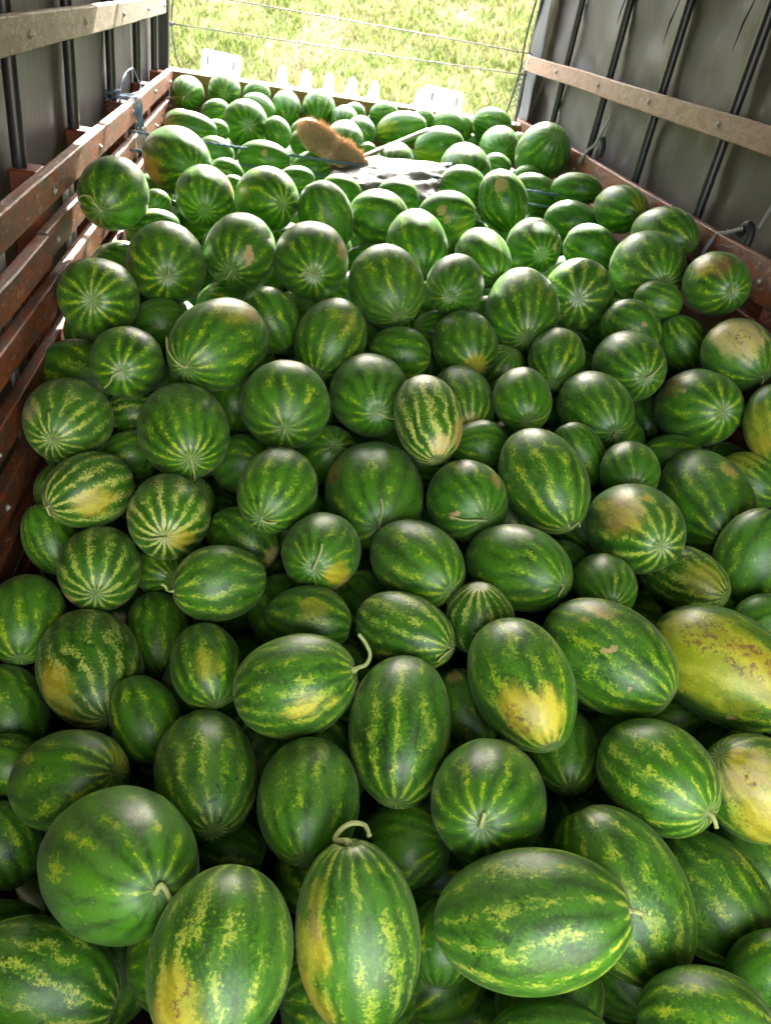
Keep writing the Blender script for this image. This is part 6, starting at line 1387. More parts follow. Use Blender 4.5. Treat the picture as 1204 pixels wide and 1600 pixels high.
    ([0.767, 4.226, -1.222], [0.462, -0.876, 0.142], 0.1, 0.128),
    ([1.236, 5.836, -1.216], [0.484, -0.813, -0.324], 0.105, 0.136),
    ([-0.522, 2.692, -1.341], [-0.747, 0.547, -0.377], 0.095, 0.115),
    ([1.512, 4.387, -1.217], [0.649, -0.73, 0.213], 0.098, 0.119),
    ([0.24, 3.926, -1.234], [0.953, -0.074, 0.295], 0.091, 0.107),
    ([1.352, 0.656, -1.705], [-0.007, 0.036, -0.999], 0.097, 0.117),
    ([-0.525, 3.334, -1.26], [0.485, 0.87, -0.09], 0.102, 0.116),
    ([0.52, 2.252, -1.463], [0.646, -0.758, -0.091], 0.091, 0.113),
    ([1.054, 2.902, -1.298], [0.724, -0.16, -0.671], 0.105, 0.121),
    ([0.168, 1.713, -1.639], [-0.879, -0.454, -0.146], 0.095, 0.109),
    ([0.447, 5.688, -1.225], [0.65, -0.633, 0.42], 0.093, 0.126),
    ([-0.154, 3.545, -1.258], [-0.44, 0.322, -0.838], 0.092, 0.117),
    ([1.297, 3.35, -1.265], [-0.331, -0.863, -0.381], 0.094, 0.108),
    ([1.683, 1.875, -1.531], [0.02, 0.988, -0.155], 0.102, 0.114),
    ([1.429, 4.111, -1.239], [0.203, 0.887, 0.415], 0.105, 0.127),
    ([-0.166, 4.191, -1.237], [0.19, 0.943, 0.272], 0.092, 0.106),
    ([1.482, 2.614, -1.372], [0.643, -0.753, -0.141], 0.091, 0.109),
    ([-0.511, 5.816, -1.231], [0.949, 0.127, 0.288], 0.098, 0.121),
    ([-0.266, 4.414, -1.233], [-0.852, 0.509, -0.126], 0.107, 0.118),
    ([1.678, 1.55, -1.596], [0.248, -0.881, 0.403], 0.093, 0.104),
    ([0.098, 3.708, -1.26], [0.991, -0.112, -0.073], 0.091, 0.104),
    ([-0.344, 2.889, -1.313], [0.71, 0.563, -0.422], 0.108, 0.122),
    ([0.092, 4.329, -1.239], [0.412, 0.902, -0.129], 0.103, 0.117),
    ([1.026, 5.451, -1.237], [0.962, -0.271, -0.034], 0.094, 0.105),
    ([0.165, 3.406, -1.275], [0.656, 0.318, 0.685], 0.098, 0.12),
    ([1.689, 2.247, -1.466], [0.578, -0.815, -0.045], 0.099, 0.131),
    ([1.405, 1.239, -1.661], [-0.689, 0.013, 0.725], 0.095, 0.11),
    ([-0.271, 5.397, -1.242], [0.693, 0.622, -0.364], 0.114, 0.154),
    ([0.504, 3.051, -1.293], [-0.057, -0.936, -0.348], 0.092, 0.115),
    ([0.428, 1.421, -1.707], [0.621, 0.692, -0.367], 0.094, 0.119),
    ([-0.12, 5.17, -1.243], [0.968, -0.237, 0.079], 0.093, 0.109),
    ([0.202, 4.763, -1.242], [-0.913, -0.407, 0.01], 0.101, 0.124),
    ([0.526, 3.564, -1.276], [0.76, 0.122, -0.638], 0.093, 0.107),
    ([0.441, 1.907, -1.589], [0.369, 0.639, -0.674], 0.1, 0.111),
    ([1.314, 2.392, -1.437], [0.376, 0.908, 0.187], 0.094, 0.111),
    ([0.948, 5.122, -1.246], [0.195, -0.41, -0.891], 0.093, 0.105),
    ([1.121, 5.241, -1.246], [-0.665, -0.272, -0.696], 0.093, 0.122),
    ([0.993, 3.237, -1.291], [0.763, 0.38, -0.523], 0.092, 0.116),
    ([0.557, 4.732, -1.246], [0.464, 0.75, -0.472], 0.091, 0.105),
    ([1.642, 3.077, -1.297], [-0.902, 0.389, 0.188], 0.093, 0.112),
    ([0.695, 2.477, -1.424], [0.645, 0.71, -0.283], 0.092, 0.106),
    ([1.693, 2.772, -1.355], [-0.873, -0.168, -0.459], 0.099, 0.111),
    ([1.021, 4.88, -1.25], [0.619, 0.66, -0.427], 0.106, 0.129),
    ([1.433, 1.056, -1.705], [-0.902, -0.404, 0.151], 0.093, 0.117),
    ([0.591, 5.485, -1.254], [0.458, -0.58, 0.673], 0.091, 0.119),
    ([-0.068, 1.533, -1.784], [0.99, 0.061, -0.125], 0.1, 0.122),
    ([-0.235, 3.96, -1.271], [0.071, 0.997, -0.027], 0.094, 0.106),
    ([1.497, 4.649, -1.254], [-0.807, 0.302, 0.506], 0.1, 0.119),
    ([0.934, 2.71, -1.378], [-0.734, 0.662, 0.15], 0.097, 0.116),
    ([1.479, 3.222, -1.302], [-0.876, -0.478, -0.063], 0.109, 0.124),
    ([1.68, 4.859, -1.257], [-0.082, -0.987, -0.141], 0.1, 0.128),
    ([-0.23, 4.765, -1.259], [0.908, -0.401, 0.118], 0.106, 0.122),
    ([0.675, 1.837, -1.608], [-0.172, -0.984, -0.038], 0.094, 0.12),
    ([0.523, 5.048, -1.262], [0.901, 0.038, 0.431], 0.097, 0.114),
    ([-0.542, 4.772, -1.262], [-0.923, 0.34, -0.181], 0.098, 0.118),
    ([1.499, 3.558, -1.296], [-0.736, -0.354, -0.578], 0.1, 0.12),
    ([0.298, 3.596, -1.295], [0.134, -0.899, 0.418], 0.094, 0.111),
    ([0.759, 4.718, -1.265], [0.133, 0.99, 0.036], 0.097, 0.126),
    ([1.152, 3.823, -1.289], [0.453, -0.886, -0.102], 0.091, 0.122),
    ([1.283, 4.295, -1.273], [0.268, 0.386, -0.883], 0.091, 0.108),
    ([1.109, 2.443, -1.45], [-0.74, -0.672, 0.019], 0.09, 0.119),
    ([1.518, 5.84, -1.27], [0.8, -0.597, -0.054], 0.098, 0.125),
    ([0.608, 5.835, -1.27], [0.967, -0.078, -0.241], 0.095, 0.105),
    ([1.061, 4.224, -1.277], [0.982, -0.109, -0.151], 0.096, 0.122),
    ([-0.044, 5.54, -1.27], [-0.687, 0.677, 0.263], 0.099, 0.115),
    ([1.438, 1.571, -1.63], [-0.903, 0.43, 0.008], 0.094, 0.126),
    ([-0.52, 4.139, -1.282], [0.252, -0.967, 0.028], 0.11, 0.14),
    ([0.386, 1.018, -1.813], [0.332, -0.93, 0.158], 0.092, 0.114),
    ([1.683, 5.601, -1.274], [0.196, 0.967, -0.162], 0.093, 0.121),
    ([1.676, 4.234, -1.281], [-0.765, -0.644, 0.01], 0.1, 0.116),
    ([1.279, 3.057, -1.325], [0.346, 0.93, 0.127], 0.108, 0.122),
    ([-0.413, 3.577, -1.306], [-0.412, -0.803, 0.431], 0.092, 0.113),
    ([1.092, 1.577, -1.644], [-0.923, 0.279, -0.266], 0.09, 0.102),
    ([-0.034, 3.144, -1.323], [0.789, 0.59, 0.174], 0.091, 0.12),
    ([-0.018, 4.526, -1.274], [0.881, 0.195, -0.432], 0.093, 0.107),
    ([0.816, 0.441, -1.816], [-0.127, 0.98, 0.153], 0.11, 0.131),
    ([0.343, 4.595, -1.276], [0.05, 0.989, 0.138], 0.101, 0.122),
    ([0.656, 2.806, -1.382], [0.51, -0.675, -0.533], 0.095, 0.127),
    ([1.253, 4.874, -1.284], [-0.564, 0.82, -0.1], 0.097, 0.116),
    ([0.252, 3.185, -1.335], [0.131, -0.659, 0.741], 0.091, 0.116),
    ([0.649, 1.141, -1.785], [0.874, 0.484, -0.04], 0.097, 0.125),
    ([1.109, 3.452, -1.328], [-0.338, -0.2, -0.92], 0.11, 0.142),
    ([-0.523, 5.369, -1.293], [0.501, -0.847, -0.18], 0.097, 0.111),
    ([1.398, 0.463, -1.793], [0.747, 0.332, 0.575], 0.1, 0.115),
    ([0.941, 5.664, -1.295], [-0.363, -0.922, -0.133], 0.099, 0.111),
    ([0.327, 2.55, -1.454], [0.921, 0.249, -0.3], 0.093, 0.106),
    ([-0.34, 3.793, -1.318], [-0.518, 0.552, 0.653], 0.094, 0.113),
    ([-0.316, 5.813, -1.297], [-0.042, -0.832, 0.552], 0.093, 0.106),
    ([1.664, 3.969, -1.314], [-0.504, 0.513, -0.695], 0.111, 0.145),
    ([0.63, 3.296, -1.338], [-0.991, -0.137, -0.003], 0.091, 0.113),
    ([1.244, 4.015, -1.313], [-0.579, 0.043, -0.814], 0.094, 0.113),
    ([1.366, 5.401, -1.298], [0.435, -0.579, -0.69], 0.091, 0.112),
    ([0.598, 3.779, -1.322], [-0.799, -0.07, 0.597], 0.096, 0.112),
    ([-0.368, 5.127, -1.299], [-0.584, 0.409, -0.701], 0.091, 0.103),
    ([-0.01, 2.831, -1.395], [-0.924, -0.22, -0.312], 0.104, 0.123),
    ([0.922, 2.071, -1.581], [0.542, 0.805, 0.243], 0.091, 0.114),
    ([1.582, 5.143, -1.303], [-0.798, -0.367, -0.478], 0.092, 0.103),
    ([0.442, 3.405, -1.342], [-0.9, 0.276, 0.339], 0.095, 0.119),
    ([0.075, 5.367, -1.306], [0.819, 0.486, 0.305], 0.098, 0.112),
    ([-0.031, 3.998, -1.323], [0.45, 0.829, 0.332], 0.094, 0.116),
    ([1.374, 5.649, -1.308], [-0.77, -0.627, -0.12], 0.094, 0.11),
    ([-0.541, 2.897, -1.384], [0.204, -0.556, 0.806], 0.095, 0.109),
    ([1.645, 0.703, -1.794], [0.582, -0.762, 0.284], 0.105, 0.129),
    ([0.777, 5.08, -1.309], [0.657, -0.524, -0.542], 0.095, 0.106),
    ([1.001, 4.405, -1.314], [0.985, -0.166, -0.043], 0.09, 0.109),
    ([0.004, 2.067, -1.645], [-0.11, -0.941, -0.321], 0.111, 0.124),
    ([0.569, 2.068, -1.61], [0.9, -0.384, 0.206], 0.095, 0.105),
    ([0.446, 5.226, -1.317], [0.651, -0.027, -0.759], 0.097, 0.113),
    ([-0.519, 3.117, -1.365], [-0.87, -0.487, -0.083], 0.108, 0.132),
    ([1.66, 0.44, -1.82], [-0.111, 0.899, -0.423], 0.106, 0.13),
    ([0.937, 1.449, -1.728], [0.138, 0.989, 0.054], 0.096, 0.11),
    ([0.556, 4.023, -1.337], [0.097, -0.988, -0.119], 0.095, 0.12),
    ([1.459, 4.898, -1.321], [0.102, 0.699, 0.708], 0.093, 0.111),
    ([1.071, 1.01, -1.797], [-0.154, -0.751, 0.643], 0.099, 0.118),
    ([-0.315, 2.722, -1.441], [0.733, 0.615, 0.292], 0.093, 0.124),
    ([1.46, 0.872, -1.798], [-0.249, -0.911, -0.328], 0.094, 0.111),
    ([0.355, 1.24, -1.832], [0.126, -0.973, 0.194], 0.091, 0.111),
    ([0.07, 2.585, -1.481], [-0.963, -0.248, 0.107], 0.096, 0.107),
    ([1.115, 0.479, -1.838], [0.929, -0.342, 0.142], 0.1, 0.124),
    ([0.037, 5.053, -1.33], [-0.82, -0.499, 0.28], 0.1, 0.114),
    ([0.24, 1.503, -1.799], [-0.593, -0.64, -0.49], 0.101, 0.112),
    ([0.947, 4.644, -1.33], [0.969, 0.177, -0.171], 0.095, 0.116),
    ([-0.304, 3.429, -1.369], [-0.991, 0.02, -0.13], 0.1, 0.11),
    ([0.88, 2.536, -1.496], [-0.701, 0.617, 0.358], 0.098, 0.123),
    ([0.334, 4.056, -1.347], [-0.414, 0.907, -0.069], 0.096, 0.106),
    ([0.937, 3.811, -1.357], [0.089, 0.891, -0.446], 0.091, 0.108),
    ([-0.452, 4.957, -1.333], [0.898, -0.393, 0.198], 0.094, 0.111),
    ([1.284, 5.156, -1.334], [-0.229, -0.69, 0.686], 0.093, 0.119),
    ([1.499, 2.433, -1.519], [-0.27, -0.95, -0.156], 0.105, 0.118),
    ([1.211, 1.241, -1.756], [0.108, -0.783, 0.613], 0.097, 0.111),
    ([0.402, 3.82, -1.36], [-0.177, -0.965, -0.195], 0.094, 0.114),
    ([1.3, 3.648, -1.367], [-0.577, -0.799, 0.167], 0.098, 0.114),
    ([0.358, 5.549, -1.34], [-0.91, 0.392, -0.131], 0.094, 0.126),
    ([1.66, 1.073, -1.791], [0.827, -0.543, -0.147], 0.104, 0.128),
    ([0.041, 3.553, -1.374], [-0.947, 0.291, 0.136], 0.106, 0.133),
    ([0.772, 5.408, -1.343], [-0.935, 0.226, 0.272], 0.091, 0.1),
    ([1.305, 1.928, -1.64], [-0.782, 0.616, 0.091], 0.096, 0.114),
    ([1.159, 5.643, -1.347], [-0.624, 0.781, -0.01], 0.114, 0.126),
    ([-0.386, 4.583, -1.344], [-0.139, 0.985, 0.105], 0.113, 0.132),
    ([0.538, 4.551, -1.345], [0.474, 0.842, 0.259], 0.098, 0.11),
    ([1.312, 2.838, -1.439], [0.498, -0.83, 0.252], 0.103, 0.132),
    ([0.823, 3.991, -1.366], [-0.862, -0.446, 0.24], 0.093, 0.122),
    ([0.112, 2.359, -1.565], [0.073, 0.958, -0.277], 0.091, 0.119),
    ([0.801, 5.826, -1.351], [-0.504, 0.707, -0.496], 0.094, 0.123),
    ([0.129, 5.848, -1.352], [0.647, -0.711, 0.277], 0.096, 0.116),
    ([0.974, 3.619, -1.381], [0.28, -0.229, 0.932], 0.095, 0.113),
    ([0.386, 4.901, -1.351], [0.35, 0.915, -0.203], 0.098, 0.127),
    ([0.314, 4.384, -1.354], [-0.334, 0.904, -0.267], 0.098, 0.109),
    ([1.11, 5.071, -1.352], [-0.756, 0.639, 0.144], 0.091, 0.101),
    ([1.682, 4.52, -1.351], [-0.215, 0.313, 0.925], 0.117, 0.143),
    ([-0.018, 3.34, -1.394], [-0.398, -0.909, -0.125], 0.09, 0.113),
    ([0.938, 1.739, -1.704], [0.917, -0.396, 0.047], 0.096, 0.122),
    ([0.25, 1.94, -1.702], [0.283, -0.047, 0.958], 0.093, 0.123),
    ([0.722, 3.622, -1.385], [-0.7, 0.649, -0.298], 0.099, 0.116),
    ([1.36, 1.425, -1.742], [-0.76, 0.622, 0.191], 0.104, 0.13),
    ([1.002, 3.083, -1.408], [-0.801, -0.552, -0.231], 0.097, 0.12),
    ([-0.136, 5.829, -1.36], [-0.128, -0.946, -0.298], 0.09, 0.112),
    ([-0.321, 4.119, -1.372], [-0.918, 0.082, 0.388], 0.091, 0.106),
    ([-0.193, 2.484, -1.538], [0.763, -0.474, -0.44], 0.112, 0.138),
    ([-0.234, 5.612, -1.363], [-0.994, 0.111, 0.003], 0.101, 0.12),
    ([1.561, 5.437, -1.363], [0.011, -0.673, -0.739], 0.09, 0.101),
    ([-0.158, 3.714, -1.389], [-0.778, -0.572, 0.259], 0.091, 0.123),
    ([0.168, 4.173, -1.375], [-0.157, -0.871, 0.466], 0.1, 0.119),
    ([1.233, 4.47, -1.364], [-0.998, 0.068, 0.004], 0.107, 0.131),
    ([0.536, 2.513, -1.535], [-0.249, 0.248, 0.936], 0.098, 0.121),
    ([-0.089, 4.333, -1.371], [-0.794, 0.607, 0.003], 0.102, 0.118),
    ([0.894, 3.363, -1.407], [0.973, 0.057, 0.223], 0.101, 0.123),
    ([0.718, 3.109, -1.418], [0.076, 0.997, -0.03], 0.097, 0.114),
    ([1.589, 2.942, -1.436], [0.635, 0.628, -0.45], 0.095, 0.11),
    ([1.585, 1.68, -1.71], [0.263, 0.414, 0.871], 0.09, 0.104),
    ([0.645, 1.632, -1.768], [-0.762, -0.604, 0.236], 0.107, 0.139),
    ([0.604, 4.902, -1.37], [-0.832, 0.544, -0.108], 0.092, 0.12),
    ([0.165, 3.818, -1.396], [-0.836, 0.535, -0.123], 0.09, 0.102),
    ([1.215, 3.24, -1.417], [0.35, -0.005, -0.937], 0.094, 0.104),
    ([-0.253, 3.071, -1.424], [-0.921, 0.011, 0.389], 0.103, 0.119),
    ([0.701, 4.391, -1.376], [-0.537, -0.531, -0.656], 0.091, 0.103),
    ([1.679, 2.643, -1.511], [-0.766, 0.637, -0.088], 0.093, 0.126),
    ([1.422, 3.4, -1.414], [0.989, -0.121, 0.079], 0.097, 0.112),
    ([1.124, 2.288, -1.595], [-0.902, -0.415, 0.117], 0.099, 0.124),
    ([0.246, 5.281, -1.378], [-0.978, -0.204, 0.04], 0.096, 0.106),
    ([-0.514, 4.397, -1.381], [0.642, -0.548, 0.536], 0.1, 0.12),
    ([-0.228, 4.951, -1.382], [0.611, 0.79, 0.051], 0.1, 0.123),
    ([1.687, 3.662, -1.413], [-0.339, 0.9, 0.275], 0.099, 0.115),
    ([0.441, 3.213, -1.43], [-0.768, 0.571, -0.291], 0.1, 0.112),
    ([1.349, 2.587, -1.538], [0.492, 0.852, 0.18], 0.101, 0.133),
    ([1.508, 3.848, -1.41], [0.777, -0.628, 0.053], 0.101, 0.117),
    ([0.552, 4.22, -1.397], [0.906, 0.158, 0.393], 0.092, 0.116),
    ([0.343, 5.767, -1.391], [0.912, 0.408, 0.041], 0.096, 0.117),
    ([0.736, 5.608, -1.392], [-0.543, -0.696, 0.47], 0.09, 0.109),
    ([-0.527, 5.636, -1.392], [-0.26, 0.965, 0.033], 0.091, 0.108),
    ([-0.532, 2.597, -1.54], [-0.961, 0.27, 0.065], 0.1, 0.127),
    ([1.641, 2.126, -1.646], [-0.204, 0.974, 0.093], 0.095, 0.113),
    ([1.207, 4.695, -1.391], [0.445, 0.611, 0.654], 0.102, 0.118),
    ([-0.498, 3.782, -1.42], [0.643, 0.591, -0.488], 0.094, 0.11),
    ([0.063, 4.82, -1.395], [0.23, -0.874, -0.427], 0.095, 0.127),
    ([1.498, 4.28, -1.404], [0.709, -0.595, 0.378], 0.098, 0.118),
    ([1.028, 5.809, -1.401], [-0.87, -0.086, -0.485], 0.092, 0.107),
    ([0.831, 2.898, -1.477], [-0.97, -0.242, 0.01], 0.099, 0.121),
    ([1.542, 5.633, -1.401], [-0.111, -0.976, -0.189], 0.093, 0.115),
    ([1.208, 1.694, -1.738], [-0.535, -0.688, -0.49], 0.099, 0.114),
    ([1.093, 2.089, -1.67], [0.461, -0.886, -0.052], 0.095, 0.128),
    ([0.922, 5.293, -1.405], [0.318, -0.274, 0.908], 0.1, 0.133),
    ([1.206, 5.359, -1.406], [-0.008, 0.961, -0.275], 0.101, 0.121),
    ([-0.051, 2.309, -1.649], [-0.868, 0.16, 0.471], 0.094, 0.104),
    ([0.842, 1.941, -1.723], [-0.967, 0.251, 0.04], 0.101, 0.119),
    ([1.688, 3.188, -1.456], [-0.753, 0.287, -0.592], 0.102, 0.112),
    ([-0.115, 5.394, -1.411], [-0.864, 0.498, -0.078], 0.097, 0.107),
    ([0.25, 1.774, -1.803], [0.98, 0.067, 0.186], 0.091, 0.108),
    ([0.54, 2.742, -1.527], [-0.568, 0.817, -0.101], 0.1, 0.135),
    ([1.045, 2.661, -1.547], [0.774, -0.014, 0.632], 0.103, 0.114),
    ([1.262, 4.172, -1.424], [-0.904, 0.352, 0.242], 0.09, 0.109),
    ([1.043, 4.069, -1.428], [0.624, -0.776, 0.089], 0.102, 0.119),
    ([0.896, 4.913, -1.414], [0.075, 0.981, 0.179], 0.104, 0.116),
    ([1.647, 5.841, -1.418], [-0.459, -0.278, -0.844], 0.092, 0.109),
    ([0.156, 4.548, -1.414], [-0.986, 0.091, 0.137], 0.102, 0.132),
    ([1.686, 2.406, -1.607], [-0.566, -0.33, -0.756], 0.106, 0.13),
    ([0.293, 3.453, -1.454], [-0.586, 0.273, 0.763], 0.093, 0.122),
    ([1.293, 5.854, -1.422], [0.409, -0.55, -0.728], 0.099, 0.114),
    ([1.542, 4.738, -1.42], [-0.938, -0.266, -0.22], 0.092, 0.108),
    ([1.448, 1.804, -1.739], [-0.79, -0.14, 0.597], 0.091, 0.119),
    ([0.117, 5.554, -1.422], [0.467, -0.824, -0.319], 0.106, 0.143),
    ([0.094, 3.017, -1.474], [-0.225, 0.969, 0.102], 0.107, 0.138),
    ([0.561, 2.986, -1.479], [0.369, -0.907, 0.202], 0.092, 0.122),
    ([0.898, 4.238, -1.432], [-0.518, 0.561, 0.646], 0.091, 0.101),
    ([0.263, 5.046, -1.425], [0.82, 0.458, -0.344], 0.103, 0.128),
    ([0.658, 5.205, -1.426], [-0.462, 0.227, 0.857], 0.113, 0.129),
    ([-0.191, 5.188, -1.426], [0.974, -0.208, 0.089], 0.1, 0.112),
    ([-0.436, 3.971, -1.444], [0.597, -0.659, 0.459], 0.094, 0.117),
    ([-0.171, 4.666, -1.426], [0.82, 0.395, -0.414], 0.093, 0.108),
    ([-0.343, 3.266, -1.471], [0.701, -0.71, -0.062], 0.092, 0.113),
    ([0.998, 5.508, -1.43], [0.469, -0.883, 0.03], 0.097, 0.113),
    ([1.682, 5.015, -1.431], [0.885, 0.35, -0.306], 0.107, 0.143),
    ([-0.513, 3.498, -1.467], [-0.279, 0.163, 0.946], 0.091, 0.119),
    ([0.49, 1.812, -1.798], [-0.621, -0.764, -0.174], 0.112, 0.136),
    ([1.668, 1.9, -1.735], [0.715, 0.677, -0.175], 0.09, 0.108),
    ([-0.339, 5.448, -1.436], [0.971, 0.151, -0.183], 0.095, 0.106),
    ([-0.088, 2.699, -1.561], [0.069, 0.149, -0.986], 0.103, 0.114),
    ([-0.132, 4.112, -1.451], [-0.449, 0.866, 0.22], 0.092, 0.11),
    ([1.451, 4.54, -1.437], [0.806, 0.509, -0.3], 0.097, 0.12),
    ([0.431, 3.61, -1.47], [0.907, -0.412, -0.088], 0.1, 0.119),
    ([0.597, 5.727, -1.442], [0.79, 0.548, -0.275], 0.099, 0.132),
    ([0.475, 2.265, -1.68], [0.816, -0.541, -0.204], 0.095, 0.122),
    ([0.228, 2.819, -1.537], [-0.705, -0.544, 0.454], 0.11, 0.126),
    ([-0.471, 5.851, -1.445], [0.086, -0.984, 0.156], 0.11, 0.131),
    ([1.336, 2.321, -1.653], [0.84, 0.239, -0.487], 0.094, 0.103),
    ([1.091, 3.772, -1.468], [-0.746, 0.484, 0.457], 0.09, 0.103),
    ([-0.405, 2.438, -1.645], [0.954, 0.283, -0.103], 0.099, 0.122),
    ([-0.299, 4.304, -1.45], [0.265, 0.147, -0.953], 0.09, 0.101),
    ([0.425, 5.375, -1.446], [0.729, 0.416, 0.544], 0.1, 0.116),
    ([0.759, 4.614, -1.444], [0.632, 0.65, 0.422], 0.094, 0.116),
    ([1.46, 3.134, -1.496], [-0.151, 0.903, -0.402], 0.092, 0.105),
    ([1.168, 3.013, -1.5], [0.831, -0.409, 0.376], 0.092, 0.111),
    ([-0.527, 5.184, -1.449], [-0.744, -0.516, 0.426], 0.12, 0.143),
    ([0.884, 2.26, -1.682], [-0.964, 0.172, 0.203], 0.094, 0.109),
    ([0.621, 3.416, -1.49], [-0.704, -0.669, -0.239], 0.093, 0.105),
    ([1.448, 5.254, -1.458], [-0.153, -0.95, -0.272], 0.098, 0.118),
    ([0.179, 2.178, -1.733], [0.085, 0.983, -0.162], 0.102, 0.127),
    ([1.033, 1.604, -1.828], [0.402, -0.894, 0.199], 0.092, 0.11),
    ([1.329, 4.991, -1.459], [0.834, 0.543, -0.101], 0.091, 0.101),
    ([1.313, 3.919, -1.48], [0.495, -0.868, -0.022], 0.099, 0.117),
    ([0.261, 4.715, -1.462], [-0.446, -0.084, -0.891], 0.091, 0.105),
    ([-0.344, 2.905, -1.539], [0.981, -0.079, -0.175], 0.101, 0.116),
    ([-0.223, 3.892, -1.484], [-0.565, -0.718, -0.406], 0.103, 0.119),
    ([1.675, 1.536, -1.835], [0.8, 0.546, 0.247], 0.09, 0.108),
    ([-0.491, 4.784, -1.47], [-0.104, 0.851, 0.514], 0.091, 0.119),
    ([-0.341, 3.631, -1.502], [-0.967, 0.219, 0.134], 0.095, 0.115),
    ([0.159, 3.992, -1.491], [0.295, 0.936, 0.194], 0.099, 0.11),
    ([1.085, 4.329, -1.481], [-0.099, 0.917, -0.387], 0.096, 0.108),
    ([0.684, 3.892, -1.497], [-0.383, -0.691, 0.614], 0.094, 0.105),
    ([1.493, 3.64, -1.507], [0.567, -0.788, 0.238], 0.114, 0.136),
    ([0.235, 2.537, -1.641], [-0.969, 0.243, 0.046], 0.096, 0.108),
    ([0.607, 2.024, -1.785], [0.394, -0.871, 0.294], 0.091, 0.103),
    ([-0.002, 3.834, -1.506], [0.256, -0.963, -0.079], 0.097, 0.131),
    ([1.663, 5.216, -1.487], [0.982, -0.116, 0.146], 0.096, 0.118),
    ([-0.093, 3.529, -1.521], [0.784, -0.068, -0.617], 0.09, 0.104),
    ([0.173, 3.232, -1.532], [0.867, -0.487, -0.1], 0.107, 0.13),
    ([0.483, 3.938, -1.506], [-0.98, -0.125, -0.152], 0.098, 0.114),
    ([-0.341, 2.654, -1.623], [0.729, 0.219, -0.648], 0.09, 0.1),
    ([1.608, 3.371, -1.529], [-0.405, -0.548, -0.732], 0.097, 0.124),
    ([1.221, 3.472, -1.525], [-0.611, 0.678, -0.409], 0.101, 0.127),
    ([1.543, 4.112, -1.502], [-0.966, -0.255, 0.051], 0.099, 0.128),
    ([0.669, 2.207, -1.743], [-0.018, 0.872, -0.488], 0.095, 0.114),
    ([-0.127, 3.238, -1.536], [0.758, -0.509, 0.408], 0.1, 0.113),
    ([0.877, 3.19, -1.538], [0.946, -0.302, -0.118], 0.093, 0.111),
    ([1.693, 5.58, -1.494], [0.348, 0.935, 0.075], 0.092, 0.117),
    ([1.181, 4.861, -1.492], [0.951, -0.044, -0.307], 0.097, 0.113),
    ([0.499, 4.761, -1.492], [-0.082, -0.995, 0.052], 0.111, 0.144),
    ([1.544, 2.82, -1.59], [0.013, 0.401, -0.916], 0.098, 0.12),
    ([0.737, 4.147, -1.507], [-0.018, -0.981, 0.195], 0.105, 0.139),
    ([0.566, 5.523, -1.498], [-0.607, -0.711, 0.355], 0.094, 0.106),
    ([1.69, 4.33, -1.501], [-0.584, 0.771, -0.254], 0.103, 0.128),
    ([-0.037, 5.693, -1.499], [0.373, 0.928, -0.006], 0.092, 0.118),
    ([0.07, 5.201, -1.498], [-0.743, 0.507, -0.437], 0.094, 0.11),
    ([-0.287, 5.744, -1.5], [-0.353, 0.813, 0.463], 0.091, 0.109),
    ([0.878, 4.429, -1.499], [0.933, 0.171, -0.317], 0.091, 0.108),
    ([1.406, 2.104, -1.759], [-0.963, 0.158, 0.22], 0.094, 0.112),
    ([0.385, 2.665, -1.632], [-0.455, -0.871, -0.187], 0.092, 0.102),
    ([0.398, 2.039, -1.812], [0.362, 0.798, -0.481], 0.09, 0.119),
    ([0.533, 4.388, -1.505], [-0.922, 0.112, 0.369], 0.099, 0.112),
    ([0.387, 4.118, -1.516], [-0.572, 0.771, 0.281], 0.093, 0.11),
    ([0.128, 4.347, -1.508], [-0.677, -0.708, -0.203], 0.1, 0.119),
    ([0.501, 5.054, -1.505], [0.803, -0.512, -0.305], 0.092, 0.113),
    ([-0.525, 5.412, -1.507], [-0.332, 0.943, 0.014], 0.091, 0.11),
    ([-0.104, 2.934, -1.575], [0.25, 0.966, 0.071], 0.104, 0.132),
    ([1.029, 2.496, -1.681], [-0.212, -0.862, 0.46], 0.102, 0.12),
    ([1.521, 2.297, -1.724], [-0.234, 0.962, -0.138], 0.095, 0.119),
    ([0.723, 2.726, -1.627], [-0.362, -0.794, 0.489], 0.097, 0.108),
    ([1.403, 5.498, -1.512], [-0.961, 0.27, -0.061], 0.097, 0.124),
    ([0.926, 5.103, -1.511], [0.981, -0.06, 0.182], 0.101, 0.129),
    ([-0.034, 4.5, -1.51], [-0.771, 0.637, 0.009], 0.096, 0.122),
    ([0.711, 5.016, -1.512], [-0.656, -0.267, -0.706], 0.093, 0.122),
    ([1.277, 2.752, -1.625], [-0.371, -0.929, -0.014], 0.091, 0.103),
    ([1.539, 2.571, -1.668], [-0.55, 0.036, -0.834], 0.093, 0.12),
    ([0.822, 3.642, -1.544], [-0.201, 0.977, -0.065], 0.091, 0.108),
    ([1.199, 5.135, -1.516], [0.961, 0.192, 0.199], 0.092, 0.116),
    ([-0.543, 4.219, -1.527], [0.662, -0.718, -0.214], 0.107, 0.127),
    ([-0.047, 4.997, -1.519], [-0.129, -0.988, 0.088], 0.107, 0.136),
    ([-0.053, 2.18, -1.814], [-0.496, -0.849, 0.181], 0.095, 0.121),
    ([1.112, 2.854, -1.611], [0.891, 0.431, 0.143], 0.094, 0.119),
    ([0.926, 3.867, -1.548], [0.914, 0.313, -0.259], 0.101, 0.129),
    ([0.824, 5.504, -1.528], [0.922, -0.345, -0.177], 0.09, 0.118),
    ([1.363, 2.981, -1.585], [0.505, -0.108, -0.856], 0.091, 0.111),
    ([0.899, 4.73, -1.526], [-0.842, 0.212, -0.496], 0.099, 0.128),
    ([0.867, 5.735, -1.53], [-0.312, -0.914, -0.258], 0.101, 0.133),
